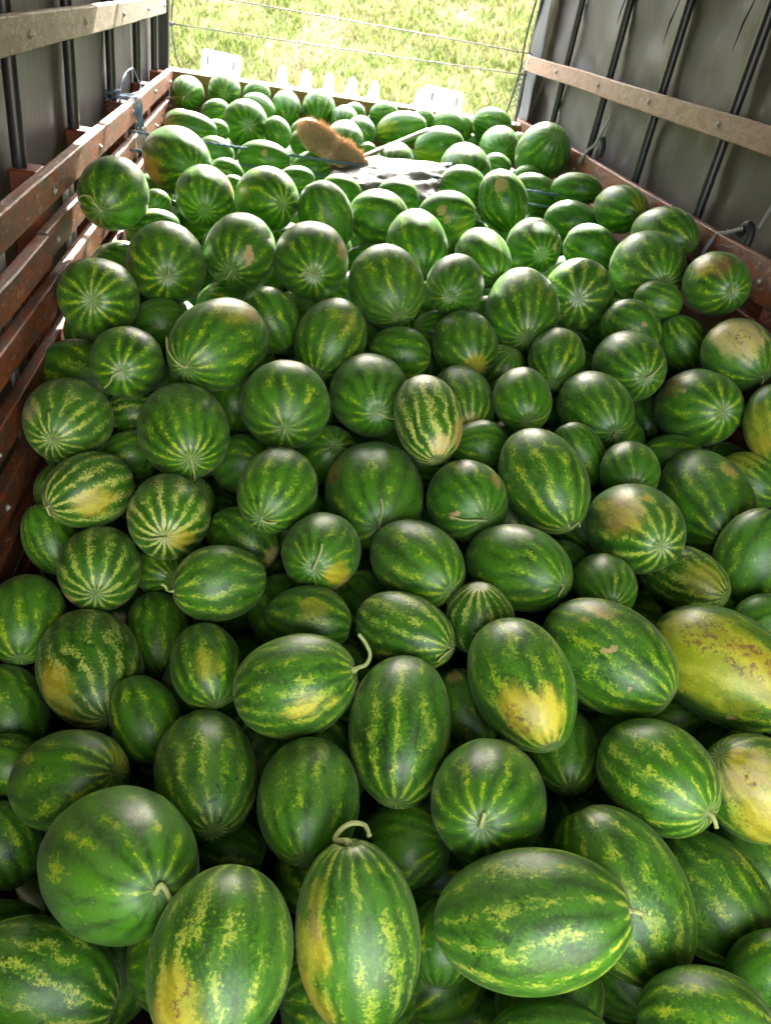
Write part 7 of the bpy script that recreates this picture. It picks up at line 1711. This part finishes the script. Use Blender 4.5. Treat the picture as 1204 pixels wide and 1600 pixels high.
    ([0.193, 5.716, -1.53], [0.704, -0.71, 0.016], 0.095, 0.12),
    ([1.008, 3.419, -1.567], [0.553, -0.802, 0.227], 0.092, 0.116),
    ([1.304, 1.919, -1.827], [-0.272, 0.961, 0.046], 0.091, 0.107),
    ([1.649, 3.934, -1.549], [-0.247, 0.542, -0.803], 0.106, 0.121),
    ([-0.016, 2.526, -1.695], [0.068, 0.99, 0.121], 0.102, 0.12),
    ([0.574, 3.173, -1.58], [-0.716, -0.628, -0.305], 0.093, 0.125),
    ([-0.277, 4.788, -1.532], [0.859, -0.406, -0.311], 0.097, 0.116),
    ([-0.54, 3.276, -1.576], [0.798, 0.066, 0.599], 0.106, 0.129),
    ([-0.352, 5.063, -1.533], [0.359, -0.859, 0.365], 0.095, 0.11),
    ([0.371, 4.514, -1.533], [0.349, 0.922, -0.171], 0.094, 0.126),
    ([1.046, 4.564, -1.535], [-0.495, -0.749, -0.441], 0.103, 0.12),
    ([-0.533, 3.016, -1.592], [-0.035, -0.772, -0.634], 0.092, 0.111),
    ([0.4, 5.67, -1.545], [-0.878, -0.255, 0.404], 0.09, 0.103),
    ([-0.52, 4.56, -1.542], [0.885, -0.269, 0.381], 0.099, 0.122),
    ([1.334, 4.358, -1.549], [-0.432, 0.854, -0.291], 0.106, 0.134),
    ([-0.511, 2.819, -1.647], [-0.834, -0.525, -0.168], 0.093, 0.115),
    ([-0.349, 4.448, -1.551], [-0.572, -0.754, -0.323], 0.091, 0.102),
    ([-0.527, 2.34, -1.809], [-0.769, 0.617, 0.167], 0.106, 0.141),
    ([1.092, 5.64, -1.554], [-0.238, 0.902, 0.36], 0.105, 0.139),
    ([1.543, 4.88, -1.554], [0.993, 0.038, 0.11], 0.098, 0.112),
    ([1.347, 4.698, -1.553], [0.786, 0.492, -0.375], 0.095, 0.123),
    ([0.576, 3.719, -1.581], [-0.545, 0.838, 0.038], 0.107, 0.121),
    ([1.418, 5.721, -1.558], [-0.323, 0.928, 0.186], 0.093, 0.114),
    ([0.138, 2.388, -1.762], [-0.882, 0.105, -0.459], 0.09, 0.109),
    ([-0.168, 5.509, -1.558], [0.745, 0.446, 0.496], 0.09, 0.111),
    ([-0.259, 3.404, -1.596], [0.135, 0.866, 0.481], 0.094, 0.116),
    ([0.726, 3.039, -1.617], [0.119, 0.986, 0.113], 0.106, 0.134),
    ([1.196, 2.265, -1.788], [0.922, 0.341, 0.183], 0.092, 0.102),
    ([1.254, 3.698, -1.594], [-0.404, -0.915, -0.011], 0.099, 0.128),
    ([1.403, 3.325, -1.608], [0.258, 0.949, 0.18], 0.108, 0.136),
    ([-0.275, 4.093, -1.58], [0.81, -0.089, -0.579], 0.093, 0.124),
    ([1.142, 3.903, -1.589], [0.203, -0.823, -0.53], 0.093, 0.106),
    ([0.093, 2.751, -1.683], [0.945, -0.311, -0.098], 0.095, 0.108),
    ([0.225, 5.356, -1.572], [-0.934, -0.128, 0.333], 0.108, 0.121),
    ([1.236, 2.536, -1.735], [-0.369, -0.051, 0.928], 0.1, 0.118),
    ([1.638, 4.59, -1.572], [-0.888, -0.422, -0.181], 0.099, 0.129),
    ([0.564, 2.439, -1.76], [-0.593, -0.705, -0.389], 0.097, 0.108),
    ([1.686, 3.537, -1.608], [-0.585, 0.811, -0.016], 0.1, 0.112),
    ([0.186, 4.869, -1.574], [-0.77, -0.168, 0.615], 0.104, 0.118),
    ([-0.523, 5.632, -1.577], [-0.392, 0.87, -0.299], 0.096, 0.119),
    ([0.321, 3.827, -1.599], [0.797, -0.596, 0.095], 0.109, 0.133),
    ([0.771, 3.371, -1.617], [-0.354, -0.197, -0.914], 0.091, 0.102),
    ([-0.356, 3.115, -1.631], [0.006, 0.963, -0.268], 0.1, 0.125),
    ([-0.181, 5.298, -1.583], [0.705, 0.652, 0.279], 0.092, 0.103),
    ([-0.535, 4.983, -1.582], [-0.571, 0.816, -0.092], 0.102, 0.131),
    ([-0.092, 4.312, -1.588], [0.33, -0.877, 0.348], 0.096, 0.113),
    ([1.138, 3.255, -1.627], [-0.422, -0.835, 0.353], 0.107, 0.134),
    ([1.576, 5.383, -1.585], [0.383, 0.924, -0.016], 0.1, 0.124),
    ([-0.059, 4.73, -1.584], [-0.979, 0.035, -0.201], 0.097, 0.122),
    ([1.092, 5.311, -1.589], [-0.644, -0.763, -0.053], 0.115, 0.139),
    ([0.939, 4.099, -1.603], [-0.274, -0.672, -0.688], 0.092, 0.104),
    ([0.464, 3.448, -1.627], [0.361, 0.836, -0.414], 0.113, 0.139),
    ([1.692, 3.059, -1.642], [-0.625, 0.72, -0.302], 0.1, 0.12),
    ([-0.233, 2.523, -1.757], [-0.39, -0.829, -0.4], 0.091, 0.111),
    ([1.206, 4.111, -1.604], [0.364, 0.896, -0.252], 0.097, 0.111),
    ([0.019, 4.108, -1.607], [0.049, 0.536, 0.843], 0.114, 0.152),
    ([1.682, 2.74, -1.712], [0.148, -0.936, 0.319], 0.099, 0.13),
    ([1.461, 3.882, -1.619], [-0.192, 0.972, -0.136], 0.1, 0.13),
    ([1.672, 2.185, -1.839], [0.619, -0.785, -0.025], 0.102, 0.122),
    ([0.515, 5.854, -1.601], [0.192, 0.967, -0.168], 0.09, 0.108),
    ([0.328, 4.284, -1.606], [0.318, 0.922, -0.222], 0.094, 0.104),
    ([1.026, 4.914, -1.599], [0.085, -0.654, -0.751], 0.092, 0.103),
    ([1.505, 5.096, -1.601], [-0.959, -0.102, -0.264], 0.104, 0.124),
    ([0.58, 5.29, -1.603], [-0.853, -0.438, 0.284], 0.096, 0.111),
    ([0.547, 4.186, -1.614], [0.379, -0.853, 0.359], 0.097, 0.118),
    ([0.686, 4.701, -1.604], [0.851, 0.506, -0.14], 0.091, 0.121),
    ([0.55, 2.658, -1.742], [-0.737, 0.676, 0.019], 0.091, 0.117),
    ([0.723, 4.436, -1.61], [-0.244, 0.954, 0.175], 0.093, 0.108),
    ([0.253, 3.009, -1.663], [0.165, -0.1, 0.981], 0.094, 0.113),
    ([-0.206, 3.682, -1.639], [-0.174, 0.98, -0.099], 0.093, 0.107),
    ([-0.382, 3.808, -1.635], [-0.821, 0.531, -0.212], 0.107, 0.118),
    ([0.921, 2.933, -1.682], [0.939, 0.343, -0.008], 0.092, 0.108),
    ([0.322, 2.335, -1.834], [0.998, 0.063, 0.023], 0.096, 0.113),
    ([0.988, 3.686, -1.642], [0.868, 0.453, -0.202], 0.092, 0.111),
    ([0.803, 5.258, -1.615], [0.932, 0.356, -0.072], 0.103, 0.124),
    ([-0.028, 3.371, -1.654], [-0.546, 0.824, -0.151], 0.104, 0.116),
    ([1.579, 5.855, -1.617], [-0.786, 0.578, 0.218], 0.105, 0.12),
    ([0.46, 2.946, -1.682], [0.395, 0.806, 0.441], 0.102, 0.12),
    ([-0.147, 5.799, -1.62], [-0.508, -0.623, -0.595], 0.1, 0.119),
    ([0.233, 5.091, -1.618], [0.269, 0.962, 0.048], 0.096, 0.107),
    ([0.148, 4.634, -1.618], [-0.918, -0.224, 0.328], 0.099, 0.112),
    ([-0.46, 2.612, -1.765], [-0.995, -0.074, -0.069], 0.093, 0.114),
    ([0.805, 2.397, -1.819], [0.894, 0.304, 0.329], 0.093, 0.116),
    ([1.319, 5.282, -1.624], [-0.275, -0.673, -0.687], 0.104, 0.117),
    ([0.866, 2.653, -1.759], [-0.321, -0.903, -0.287], 0.105, 0.138),
    ([1.246, 5.813, -1.627], [-0.362, -0.923, 0.13], 0.093, 0.125),
    ([-0.515, 3.567, -1.659], [0.976, -0.217, 0.018], 0.093, 0.108),
    ([0.0, 3.682, -1.656], [0.294, -0.81, 0.508], 0.1, 0.127),
    ([-0.005, 3.124, -1.677], [0.543, -0.818, -0.193], 0.09, 0.115),
    ([-0.252, 2.848, -1.721], [-0.832, -0.555, 0.024], 0.099, 0.118),
    ([1.431, 2.74, -1.747], [-0.338, -0.907, -0.251], 0.09, 0.112),
    ([0.161, 5.561, -1.637], [-0.989, 0.001, 0.145], 0.094, 0.118),
    ([-0.36, 5.411, -1.64], [-0.551, 0.702, -0.452], 0.112, 0.13),
    ([0.846, 4.276, -1.646], [0.803, -0.372, 0.466], 0.092, 0.116),
    ([1.403, 2.431, -1.827], [-0.972, 0.12, 0.204], 0.091, 0.106),
    ([0.74, 5.847, -1.646], [-0.434, -0.88, -0.19], 0.095, 0.121),
    ([0.577, 4.904, -1.645], [0.85, -0.501, -0.161], 0.098, 0.114),
    ([1.673, 2.5, -1.818], [-0.092, 0.982, 0.166], 0.092, 0.121),
    ([0.598, 3.951, -1.666], [-0.354, 0.931, -0.091], 0.097, 0.115),
    ([0.281, 5.836, -1.654], [0.769, -0.597, 0.228], 0.097, 0.124),
    ([-0.374, 5.841, -1.659], [-0.851, -0.522, 0.056], 0.096, 0.109),
    ([1.219, 4.56, -1.656], [0.926, 0.02, 0.377], 0.102, 0.114),
    ([0.024, 5.339, -1.658], [0.499, -0.858, -0.123], 0.092, 0.107),
    ([0.784, 3.796, -1.684], [0.709, -0.703, -0.049], 0.095, 0.121),
    ([1.667, 4.16, -1.671], [-0.608, 0.775, 0.17], 0.096, 0.107),
    ([0.242, 4.054, -1.676], [-0.47, -0.831, 0.296], 0.095, 0.12),
    ([1.372, 3.549, -1.696], [0.631, 0.773, -0.063], 0.112, 0.132),
    ([-0.466, 4.726, -1.662], [-0.984, 0.076, -0.163], 0.098, 0.122),
    ([-0.182, 4.922, -1.663], [0.035, -0.69, 0.723], 0.1, 0.119),
    ([1.143, 4.306, -1.67], [0.722, -0.691, -0.04], 0.091, 0.101),
    ([1.428, 4.504, -1.663], [-0.381, -0.87, -0.313], 0.09, 0.107),
    ([0.454, 5.485, -1.666], [-0.915, -0.279, 0.291], 0.095, 0.12),
    ([1.242, 5.014, -1.665], [0.244, -0.562, 0.79], 0.106, 0.136),
    ([0.809, 4.862, -1.664], [0.809, -0.539, -0.234], 0.092, 0.103),
    ([0.305, 2.662, -1.799], [-0.133, 0.95, 0.284], 0.092, 0.123),
    ([0.71, 5.61, -1.667], [-0.405, 0.863, 0.302], 0.105, 0.129),
    ([1.265, 3.124, -1.715], [0.998, 0.064, -0.009], 0.092, 0.108),
    ([0.359, 4.767, -1.667], [0.786, 0.615, 0.062], 0.109, 0.123),
    ([-0.125, 5.135, -1.668], [0.783, 0.592, 0.192], 0.095, 0.119),
    ([-0.41, 5.201, -1.669], [0.982, 0.188, -0.011], 0.092, 0.119),
    ([-0.368, 4.282, -1.677], [0.001, -0.811, 0.585], 0.091, 0.112),
    ([-0.091, 2.712, -1.793], [-0.283, -0.633, 0.72], 0.103, 0.122),
    ([0.521, 4.587, -1.671], [-0.247, 0.943, -0.224], 0.091, 0.116),
    ([1.09, 2.698, -1.798], [0.414, -0.435, 0.8], 0.097, 0.122),
]
MELON_GROUP = 'watermelons piled in the truck bed'
def stem_mesh(M3, loc, pts, r0):
    bm = bmesh.new()
    P = smooth_path(pts, 5) if len(pts) > 2 else [Vector(p) for p in pts]
    inv = M3.transposed()
    P = [inv @ (Vector(p) - Vector(loc)) for p in P]
    n = len(P)
    rr = [r0 * (1.55 - .75 * min(1, i / max(1, n * .25))) * (1 - .15 * i / n) for i in range(n)]
    rr[-1] *= 1.15
    add_tube(bm, P, rr, 8)
    me = bpy.data.meshes.new('stem'); bm.normal_update(); bm.to_mesh(me); bm.free()
    me.polygons.foreach_set('use_smooth', [True] * len(me.polygons)); me.materials.append(STEM)
    return me

def build_melon(i, row):
    loc, ax, R, L, kind, stripe, label, pats, scars, stem = row
    sd_ = ((i * 0.6180339887) % 1.0)
    spin = rnd.uniform(0, 6.28)
    M3 = axis_matrix(ax, spin)
    far = loc[1] > 3.4
    me = ellipsoid_mesh('watermelon', R, L, 44 if far else 84, 28 if far else 58, sd_ + .01, M3, loc, pats, scars)
    o = bpy.data.objects.new('watermelon', me)
    COL.objects.link(o)
    o.matrix_world = Matrix.Translation(Vector(loc)) @ M3.to_4x4()
    o['seed'] = sd_; o['stripe'] = float(stripe); o['half_len'] = L; o['half_wid'] = R
    tag(o, label, 'watermelon', MELON_GROUP)
    if kind == 's':
        pole = Vector(loc) + M3 @ Vector((0, 0, L * .945))
        axv = Vector(ax)
        pts = [pole - axv * .006, pole + axv * .008]
        if stem:
            pts += [Vector(p) for p in stem]
        else:
            side = (M3 @ Vector((1, 0, 0)))
            pts += [pole + axv * .016 + side * .008, pole + axv * .02 + side * .022]
        r0 = .0042 if loc[1] > 1.25 else .0060
        so = bpy.data.objects.new('stem', stem_mesh(M3, loc, pts, r0))
        COL.objects.link(so); so.parent = o
    return o
for i, row in enumerate(MELONS):
    build_melon(i, row)
# the layer underneath: four base shapes, copied; the ones nobody can see are one mass
bases = [ellipsoid_mesh('watermelon', .1, .1 * e, 40, 26, .13 * e + .2) for e in (1.12, 1.2, 1.28, 1.36)]
def buried_shape(R, L): return min(3, max(0, int((L / R - 1.08) / .08)))
for i, (loc, ax, R, L, label) in enumerate(BURIED):
    me = bases[buried_shape(R, L)]
    o = bpy.data.objects.new('watermelon', me)
    COL.objects.link(o)
    o.matrix_world = Matrix.Translation(Vector(loc)) @ axis_matrix(ax, i * 1.7).to_4x4() @ Matrix.Scale(R / .1, 4)
    o['seed'] = (i * .754877) % 1.0; o['stripe'] = .3 + .3 * ((i * .37) % 1); o['half_len'] = .12; o['half_wid'] = .1
    tag(o, label, 'watermelon', MELON_GROUP)
V = []; F = []; nu, nv = 20, 12
loc_at = []; seed_at = []; wid_at = []
for i, (loc, ax, R, L) in enumerate(DEEP):
    M3 = axis_matrix(ax, 0.0); b0 = len(V)
    for j in range(nv + 1):
        for k in range(nu):
            v = math.pi * (j + .001) / (nv + .002); u = math.tau * k / nu
            q = Vector((R * math.sin(v) * math.cos(u), R * math.sin(v) * math.sin(u), L * math.cos(v)))
            V.append(tuple(Vector(loc) + M3 @ q)); loc_at += list(q); seed_at.append((i * .618034) % 1.0); wid_at.append(R)
    F += [(b0 + j * nu + k, b0 + (j + 1) * nu + k, b0 + (j + 1) * nu + (k + 1) % nu, b0 + j * nu + (k + 1) % nu) for j in range(nv) for k in range(nu)]
me = bpy.data.meshes.new('buried_watermelons'); me.from_pydata(V, [], F); me.materials.append(RIND_MASS)
at = me.attributes.new('melon_place', 'FLOAT_VECTOR', 'POINT'); at.data.foreach_set('vector', loc_at)
at = me.attributes.new('seed', 'FLOAT', 'POINT'); at.data.foreach_set('value', seed_at)
at = me.attributes.new('half_wid', 'FLOAT', 'POINT'); at.data.foreach_set('value', wid_at)
me.polygons.foreach_set('use_smooth', [True] * len(me.polygons))
tag(link_mesh('buried_watermelons', me), 'rest of the watermelons lying deep under the visible load', 'watermelons', kind='stuff')

# ------------------------------------------------------------------ ropes, wires, straps
def cord(name, pts, r, mat, label, cat, group=None, sm=6, n=6):
    bm = bmesh.new(); add_tube(bm, smooth_path(pts, sm) if sm else pts, r, n)
    return tag(from_bm(name, bm, mat, None, True), label, cat, group)
def twisted(bm, pts, r):
    P = pts; k = 0
    for s in (0, math.pi):
        Q = []
        for i, p in enumerate(P):
            t = (P[min(i + 1, len(P) - 1)] - P[max(i - 1, 0)]).normalized()
            a = t.orthogonal().normalized(); b = t.cross(a)
            ph = i * .9 + s
            Q.append(p + (a * math.cos(ph) + b * math.sin(ph)) * r * .55)
        add_tube(bm, Q, r * .62, 6)
def line(a, b, n, dip=0.0):
    a, b = Vector(a), Vector(b)
    return [a.lerp(b, i / n) - Vector((0, 0, dip * 4 * (i / n) * (1 - i / n))) for i in range(n + 1)]
bm = bmesh.new(); twisted(bm, line((-.63, 4.095, -.684), (1.79, 4.255, -.722), 260, .0), .0065)
tag(from_bm('rope', bm, ROPE_B, None, True), 'upper blue twisted rope stretched across the load past the broom head', 'rope', 'blue ropes across the load')
bm = bmesh.new(); twisted(bm, line((-.63, 4.04, -.754), (1.79, 4.22, -.780), 260, .0), .0065)
tag(from_bm('rope', bm, ROPE_B, None, True), 'lower blue twisted rope stretched across the load under the broom head', 'rope', 'blue ropes across the load')
# knot and hanging loops on the left rail
knot = empty('rope_bundle', (XL - .05, 4.2, -.60))
tag(knot, 'tangled blue rope knotted round a hoop foot with loops hanging over the left rail', 'rope')
def kpart(name, pts, r=.0027, sm=5):
    bm = bmesh.new(); P = smooth_path(pts, sm); twisted(bm, P, r)
    for v in bm.verts: v.co -= knot.location
    return from_bm(name, bm, ROPE_B, knot, True)
g2 = random.Random(5)
coil = []
for i in range(70):
    a = i * .62
    coil.append((XL - .098 + (.036 + .006 * math.sin(i * 1.3)) * math.cos(a), 4.28 + (.040 + .006 * math.cos(i * 1.9)) * math.sin(a), -.545 - .075 * (.5 + .5 * math.sin(i * .23)) + g2.uniform(-.006, .006)))
kpart('coil', coil, .0036, 3)
for j in range(5):
    dy = j * .050 - .07 + g2.uniform(-.01, .01); w = g2.uniform(.02, .07)
    kpart('hanging_loop', [(XL - .085, 4.27 + dy * .5, -.57), (XL - .02, 4.28 + dy, -.566), (XL + .012, 4.29 + dy, -.60), (XL + .018, 4.32 + dy + w * .2, -.70),
                           (XL + .022, 4.33 + dy + w, -.80 - j * .014), (XL + .026, 4.37 + dy + w * 1.6, -.83 - j * .016), (XL + .022, 4.40 + dy + w, -.79), (XL + .016, 4.36 + dy * .8, -.68), (XL + .01, 4.33 + dy, -.59), (XL - .03, 4.30, -.565), (XL - .085, 4.29, -.57)])
kpart('upper_loop', [(XL - .07, 4.30, -.56), (XL - .06, 4.42, -.49), (XL - .05, 4.60, -.475), (XL - .045, 4.70, -.52), (XL - .02, 4.66, -.575), (XL - .05, 4.4, -.575)], .004)
# white cords low in the rear left
cord('cord', line((XL + .01, 5.25, -.765), (-.22, 5.32, -.775), 6), .005, ROPE_W, 'upper of two pale cords in the rear left corner by the planks', 'cord', 'pale cords in the rear left corner', 0)
cord('cord', line((XL + .01, 5.22, -.80), (-.24, 5.28, -.80), 6), .005, ROPE_W, 'lower of two pale cords in the rear left corner by the planks', 'cord', 'pale cords in the rear left corner', 0)
# wires across the opening
cord('wire', line((XL - .03, 6.12, -.335), (XR + .02, 6.2, -.285), 24, .004), .0042, WIRE, 'lower dark wire stretched across the opening above the headboard', 'wire', 'wires across the opening', 0)
cord('wire', line((XL - .03, 6.12, -.150), (XR + .03, 6.2, -.152), 24, -.006), .0042, WIRE, 'upper dark wire stretched across the opening near the top of the picture', 'wire', 'wires across the opening', 0)
bm = bmesh.new()
add_tube(bm, smooth_path([(XL - .02, 6.1, .25), (XL - .012, 6.11, -.1), (XL - .022, 6.12, -.33), (XL - .01, 6.13, -.45), (XL + .03, 6.15, -.58), (XL + .10, 6.2, -.625)], 6), .005, 6)
for k in range(6):
    a = k * 1.05
    add_tube(bm, smooth_path([(XL - .03 + .02 * math.cos(a), 6.12 + .02 * math.sin(a), -.325), (XL - .015, 6.1 + .012 * math.cos(a), -.335), (XL - .03 - .02 * math.cos(a), 6.12 - .02 * math.sin(a), -.35)], 4), .0045, 6)
tag(from_bm('wire_tie', bm, WIRE, None, True), 'dark wire knotted on the left corner post, tail running down to the cab', 'wire')
bm = bmesh.new()
add_tube(bm, smooth_path([(XR + .03, 6.40, .24), (XR + .01, 6.41, -.05), (XR + .02, 6.42, -.3), (XR - .02, 6.42, -.62)], 8), .008, 6)
for k in range(9):
    z = -.22 - k * .035
    add_tube(bm, smooth_path([(XR + .035, 6.41, z), (XR + .055, 6.41, z - .012), (XR + .04, 6.42, z - .028), (XR + .022, 6.41, z - .014), (XR + .035, 6.41, z)], 3), .0035, 5)
tag(from_bm('lashing', bm, WIRE, None, True), 'dark lashing cord looped down the edge of the curled tarpaulin corner', 'cord')
# strap tails on the right rail
def tail(pts, pts2, label):
    e = empty('strap_tail', pts[0]); tag(e, label, 'strap', 'grey strap tails on the right rail')
    bm = bmesh.new(); P = smooth_path(pts, 5)
    add_tube(bm, P, [.010 - .004 * i / len(P) for i in range(len(P))], 6)
    for q in range(5):
        p = P[-1 - q * 2]; add_tube(bm, [p, p + Vector((g2.uniform(-.02, .01), g2.uniform(-.03, .03), g2.uniform(-.01, .03)))], .0015, 4)
    for v in bm.verts: v.co -= e.location
    from_bm('webbing', bm, ROPE_W, e, True)
    bm = bmesh.new(); add_tube(bm, smooth_path(pts2, 5), .017, 8)
    for v in bm.verts: v.co -= e.location
    from_bm('rubber_hook', bm, RUBBER, e, True)
    return e
tail([(XR - .012, 3.03, -.655), (XR + .004, 3.01, -.575), (XR + .018, 2.96, -.55), (XR + .035, 2.90, -.515)],
     [(XR + .05, 2.86, -.60), (XR + .06, 2.87, -.53), (XR + .055, 2.90, -.50), (XR + .05, 2.93, -.545)], 'frayed grey strap tail over the right rail, nearer to the camera')
tail([(XR - .012, 4.66, -.60), (XR + .004, 4.62, -.53), (XR + .03, 4.60, -.49), (XR + .045, 4.57, -.40), (XR + .05, 4.53, -.33)],
     [(XR + .055, 4.54, -.54), (XR + .06, 4.55, -.49), (XR + .055, 4.58, -.45)], 'long grey strap tail standing up behind the right rail, farther from the camera')
cord('cord', [(XR + .075, 2.86, -.50), (XR + .08, 2.82, -.36), (XR + .085, 2.78, -.22)], .007, GREYP, 'dark cord rising from the rubber hook on the right side', 'cord')

# ------------------------------------------------------------------ broom and sack
def frame3(o, x, y):
    """a local frame from origin and two rough directions"""
    x = Vector(x).normalized(); y = Vector(y); y = (y - x * x.dot(y)).normalized(); z = x.cross(y)
    return Matrix(((x.x, y.x, z.x), (x.y, y.y, z.y), (x.z, y.z, z.z))), Vector(o)

def build_broom(tip, butt, nrm, h0, h1):
    """head from tip to butt, bristles towards nrm, stick from h0 to h1"""
    e = empty('broom', ((Vector(tip) + Vector(butt)) / 2)[:])
    tag(e, 'broom with orange coir bristles facing up and a long grey stick, lying on the melons', 'broom')
    ln = (Vector(butt) - Vector(tip)).length
    M, o = frame3((Vector(tip) + Vector(butt)) / 2, Vector(butt) - Vector(tip), Vector(nrm))
    # local: x along the head, y = bristle direction, z = across
    def outline(n):
        out = []
        for i in range(n):
            a = 2 * math.pi * i / n
            c, s = math.cos(a), math.sin(a)
            out.append((ln * .62 * math.copysign(abs(c) ** .7, c), .064 * math.copysign(abs(s) ** .75, s)))
        return out
    bm = bmesh.new()
    ring = outline(28)
    lo = [bm.verts.new((x, -.062, z)) for x, z in ring]; hi = [bm.verts.new((x, -.030, z)) for x, z in ring]
    for i in range(28): bm.faces.new((lo[i], lo[(i + 1) % 28], hi[(i + 1) % 28], hi[i]))
    bm.faces.new(lo[::-1]); bm.faces.new(hi)
    for v in bm.verts: v.co = M @ v.co
    from_bm('broom_block', bm, BLOCK, e)
    bm = bmesh.new()
    lo = [bm.verts.new((x * .97, -.029, z * .95)) for x, z in ring]
    hi = [bm.verts.new((x * 1.0 + rnd.uniform(-.004, .004), .012 + rnd.uniform(-.004, .004), z * 1.06 + rnd.uniform(-.004, .004))) for x, z in ring]
    for i in range(28): bm.faces.new((lo[i], lo[(i + 1) % 28], hi[(i + 1) % 28], hi[i]))
    bm.faces.new(lo[::-1]); bm.faces.new(hi)
    gg = random.Random(8)
    for _ in range(7000):
        a = gg.uniform(0, math.tau); r = math.sqrt(gg.random())
        x = ln * .62 * r * math.copysign(abs(math.cos(a)) ** .7, math.cos(a)); z = .066 * r * math.copysign(abs(math.sin(a)) ** .75, math.sin(a))
        edge = max(0, r - .75) * 4
        b = Vector((x * .98, -.02, z * .98)); t = Vector((x * (1.0 + .10 * edge) + gg.gauss(0, .009), .034 + gg.uniform(-.014, .018), z * (1.0 + .30 * edge) + gg.gauss(0, .009)))
        s = Vector((gg.uniform(-1, 1), 0, gg.uniform(-1, 1))).normalized() * .0026
        va, vb, vc = bm.verts.new(b - s), bm.verts.new(b + s), bm.verts.new(t)
        bm.faces.new((va, vb, vc))
    for v in bm.verts: v.co = M @ v.co
    from_bm('bristles', bm, BRISTLE, e)
    bm = bmesh.new(); add_tube(bm, line(h0, h1, 6), [.0125, .0125, .0125, .0125, .0125, .0125, .011], 10)
    for v in bm.verts: v.co -= e.location
    from_bm('broom_stick', bm, STICK, e, True)
build_broom((.195, 4.30, -.598), (.462, 4.20, -.715), (-.25, -.75, .62), (.459, 4.33, -.706), (.925, 4.95, -.587))

def build_sack():
    c = {(0, 0): (.310, 4.00, -.828), (1, 0): (.835, 4.02, -.853), (0, 1): (.330, 4.34, -.775), (1, 1): (.975, 4.40, -.722)}
    def fn(u, v, off):
        a = Vector(c[0, 0]).lerp(Vector(c[1, 0]), u); b = Vector(c[0, 1]).lerp(Vector(c[1, 1]), u)
        p = a.lerp(b, v)
        bulge = math.sin(math.pi * min(1, max(0, u))) ** .5 * math.sin(math.pi * v) ** .6
        n = .058 + noise.noise(Vector((u * 3.5, v * 2.2, 7))) * .018 + abs(noise.noise(Vector((u * 2.4 - v * 5.0, u * 4.0 + v * 1.2, 12)))) * .022 + noise.noise(Vector((u * 9 + v * 12, v * 4, 3))) * .003
        ragged = .018 * noise.noise(Vector((u * 9, v * 9, 31)))
        p += Vector((ragged if u in (0, 1) else 0, 0, 0))
        return p + Vector((0, -.25, .97)) * (off * bulge + n)
    nu, nv = 60, 34
    V = []; F = []
    for off in (.045, -.045):
        base = len(V)
        V += [tuple(fn(i / nu, j / nv, off)) for j in range(nv + 1) for i in range(nu + 1)]
        for j in range(nv):
            for i in range(nu):
                q = (base + j * (nu + 1) + i, base + j * (nu + 1) + i + 1, base + (j + 1) * (nu + 1) + i + 1, base + (j + 1) * (nu + 1) + i)
                F.append(q if off > 0 else q[::-1])
    me = bpy.data.meshes.new('plastic_sack'); me.from_pydata(V, [], F); me.materials.append(SACK)
    me.polygons.foreach_set('use_smooth', [True] * len(me.polygons))
    tag(link_mesh('plastic_sack', me), 'crumpled whitish empty plastic sack lying on the melons beside the broom head', 'sack')
build_sack()
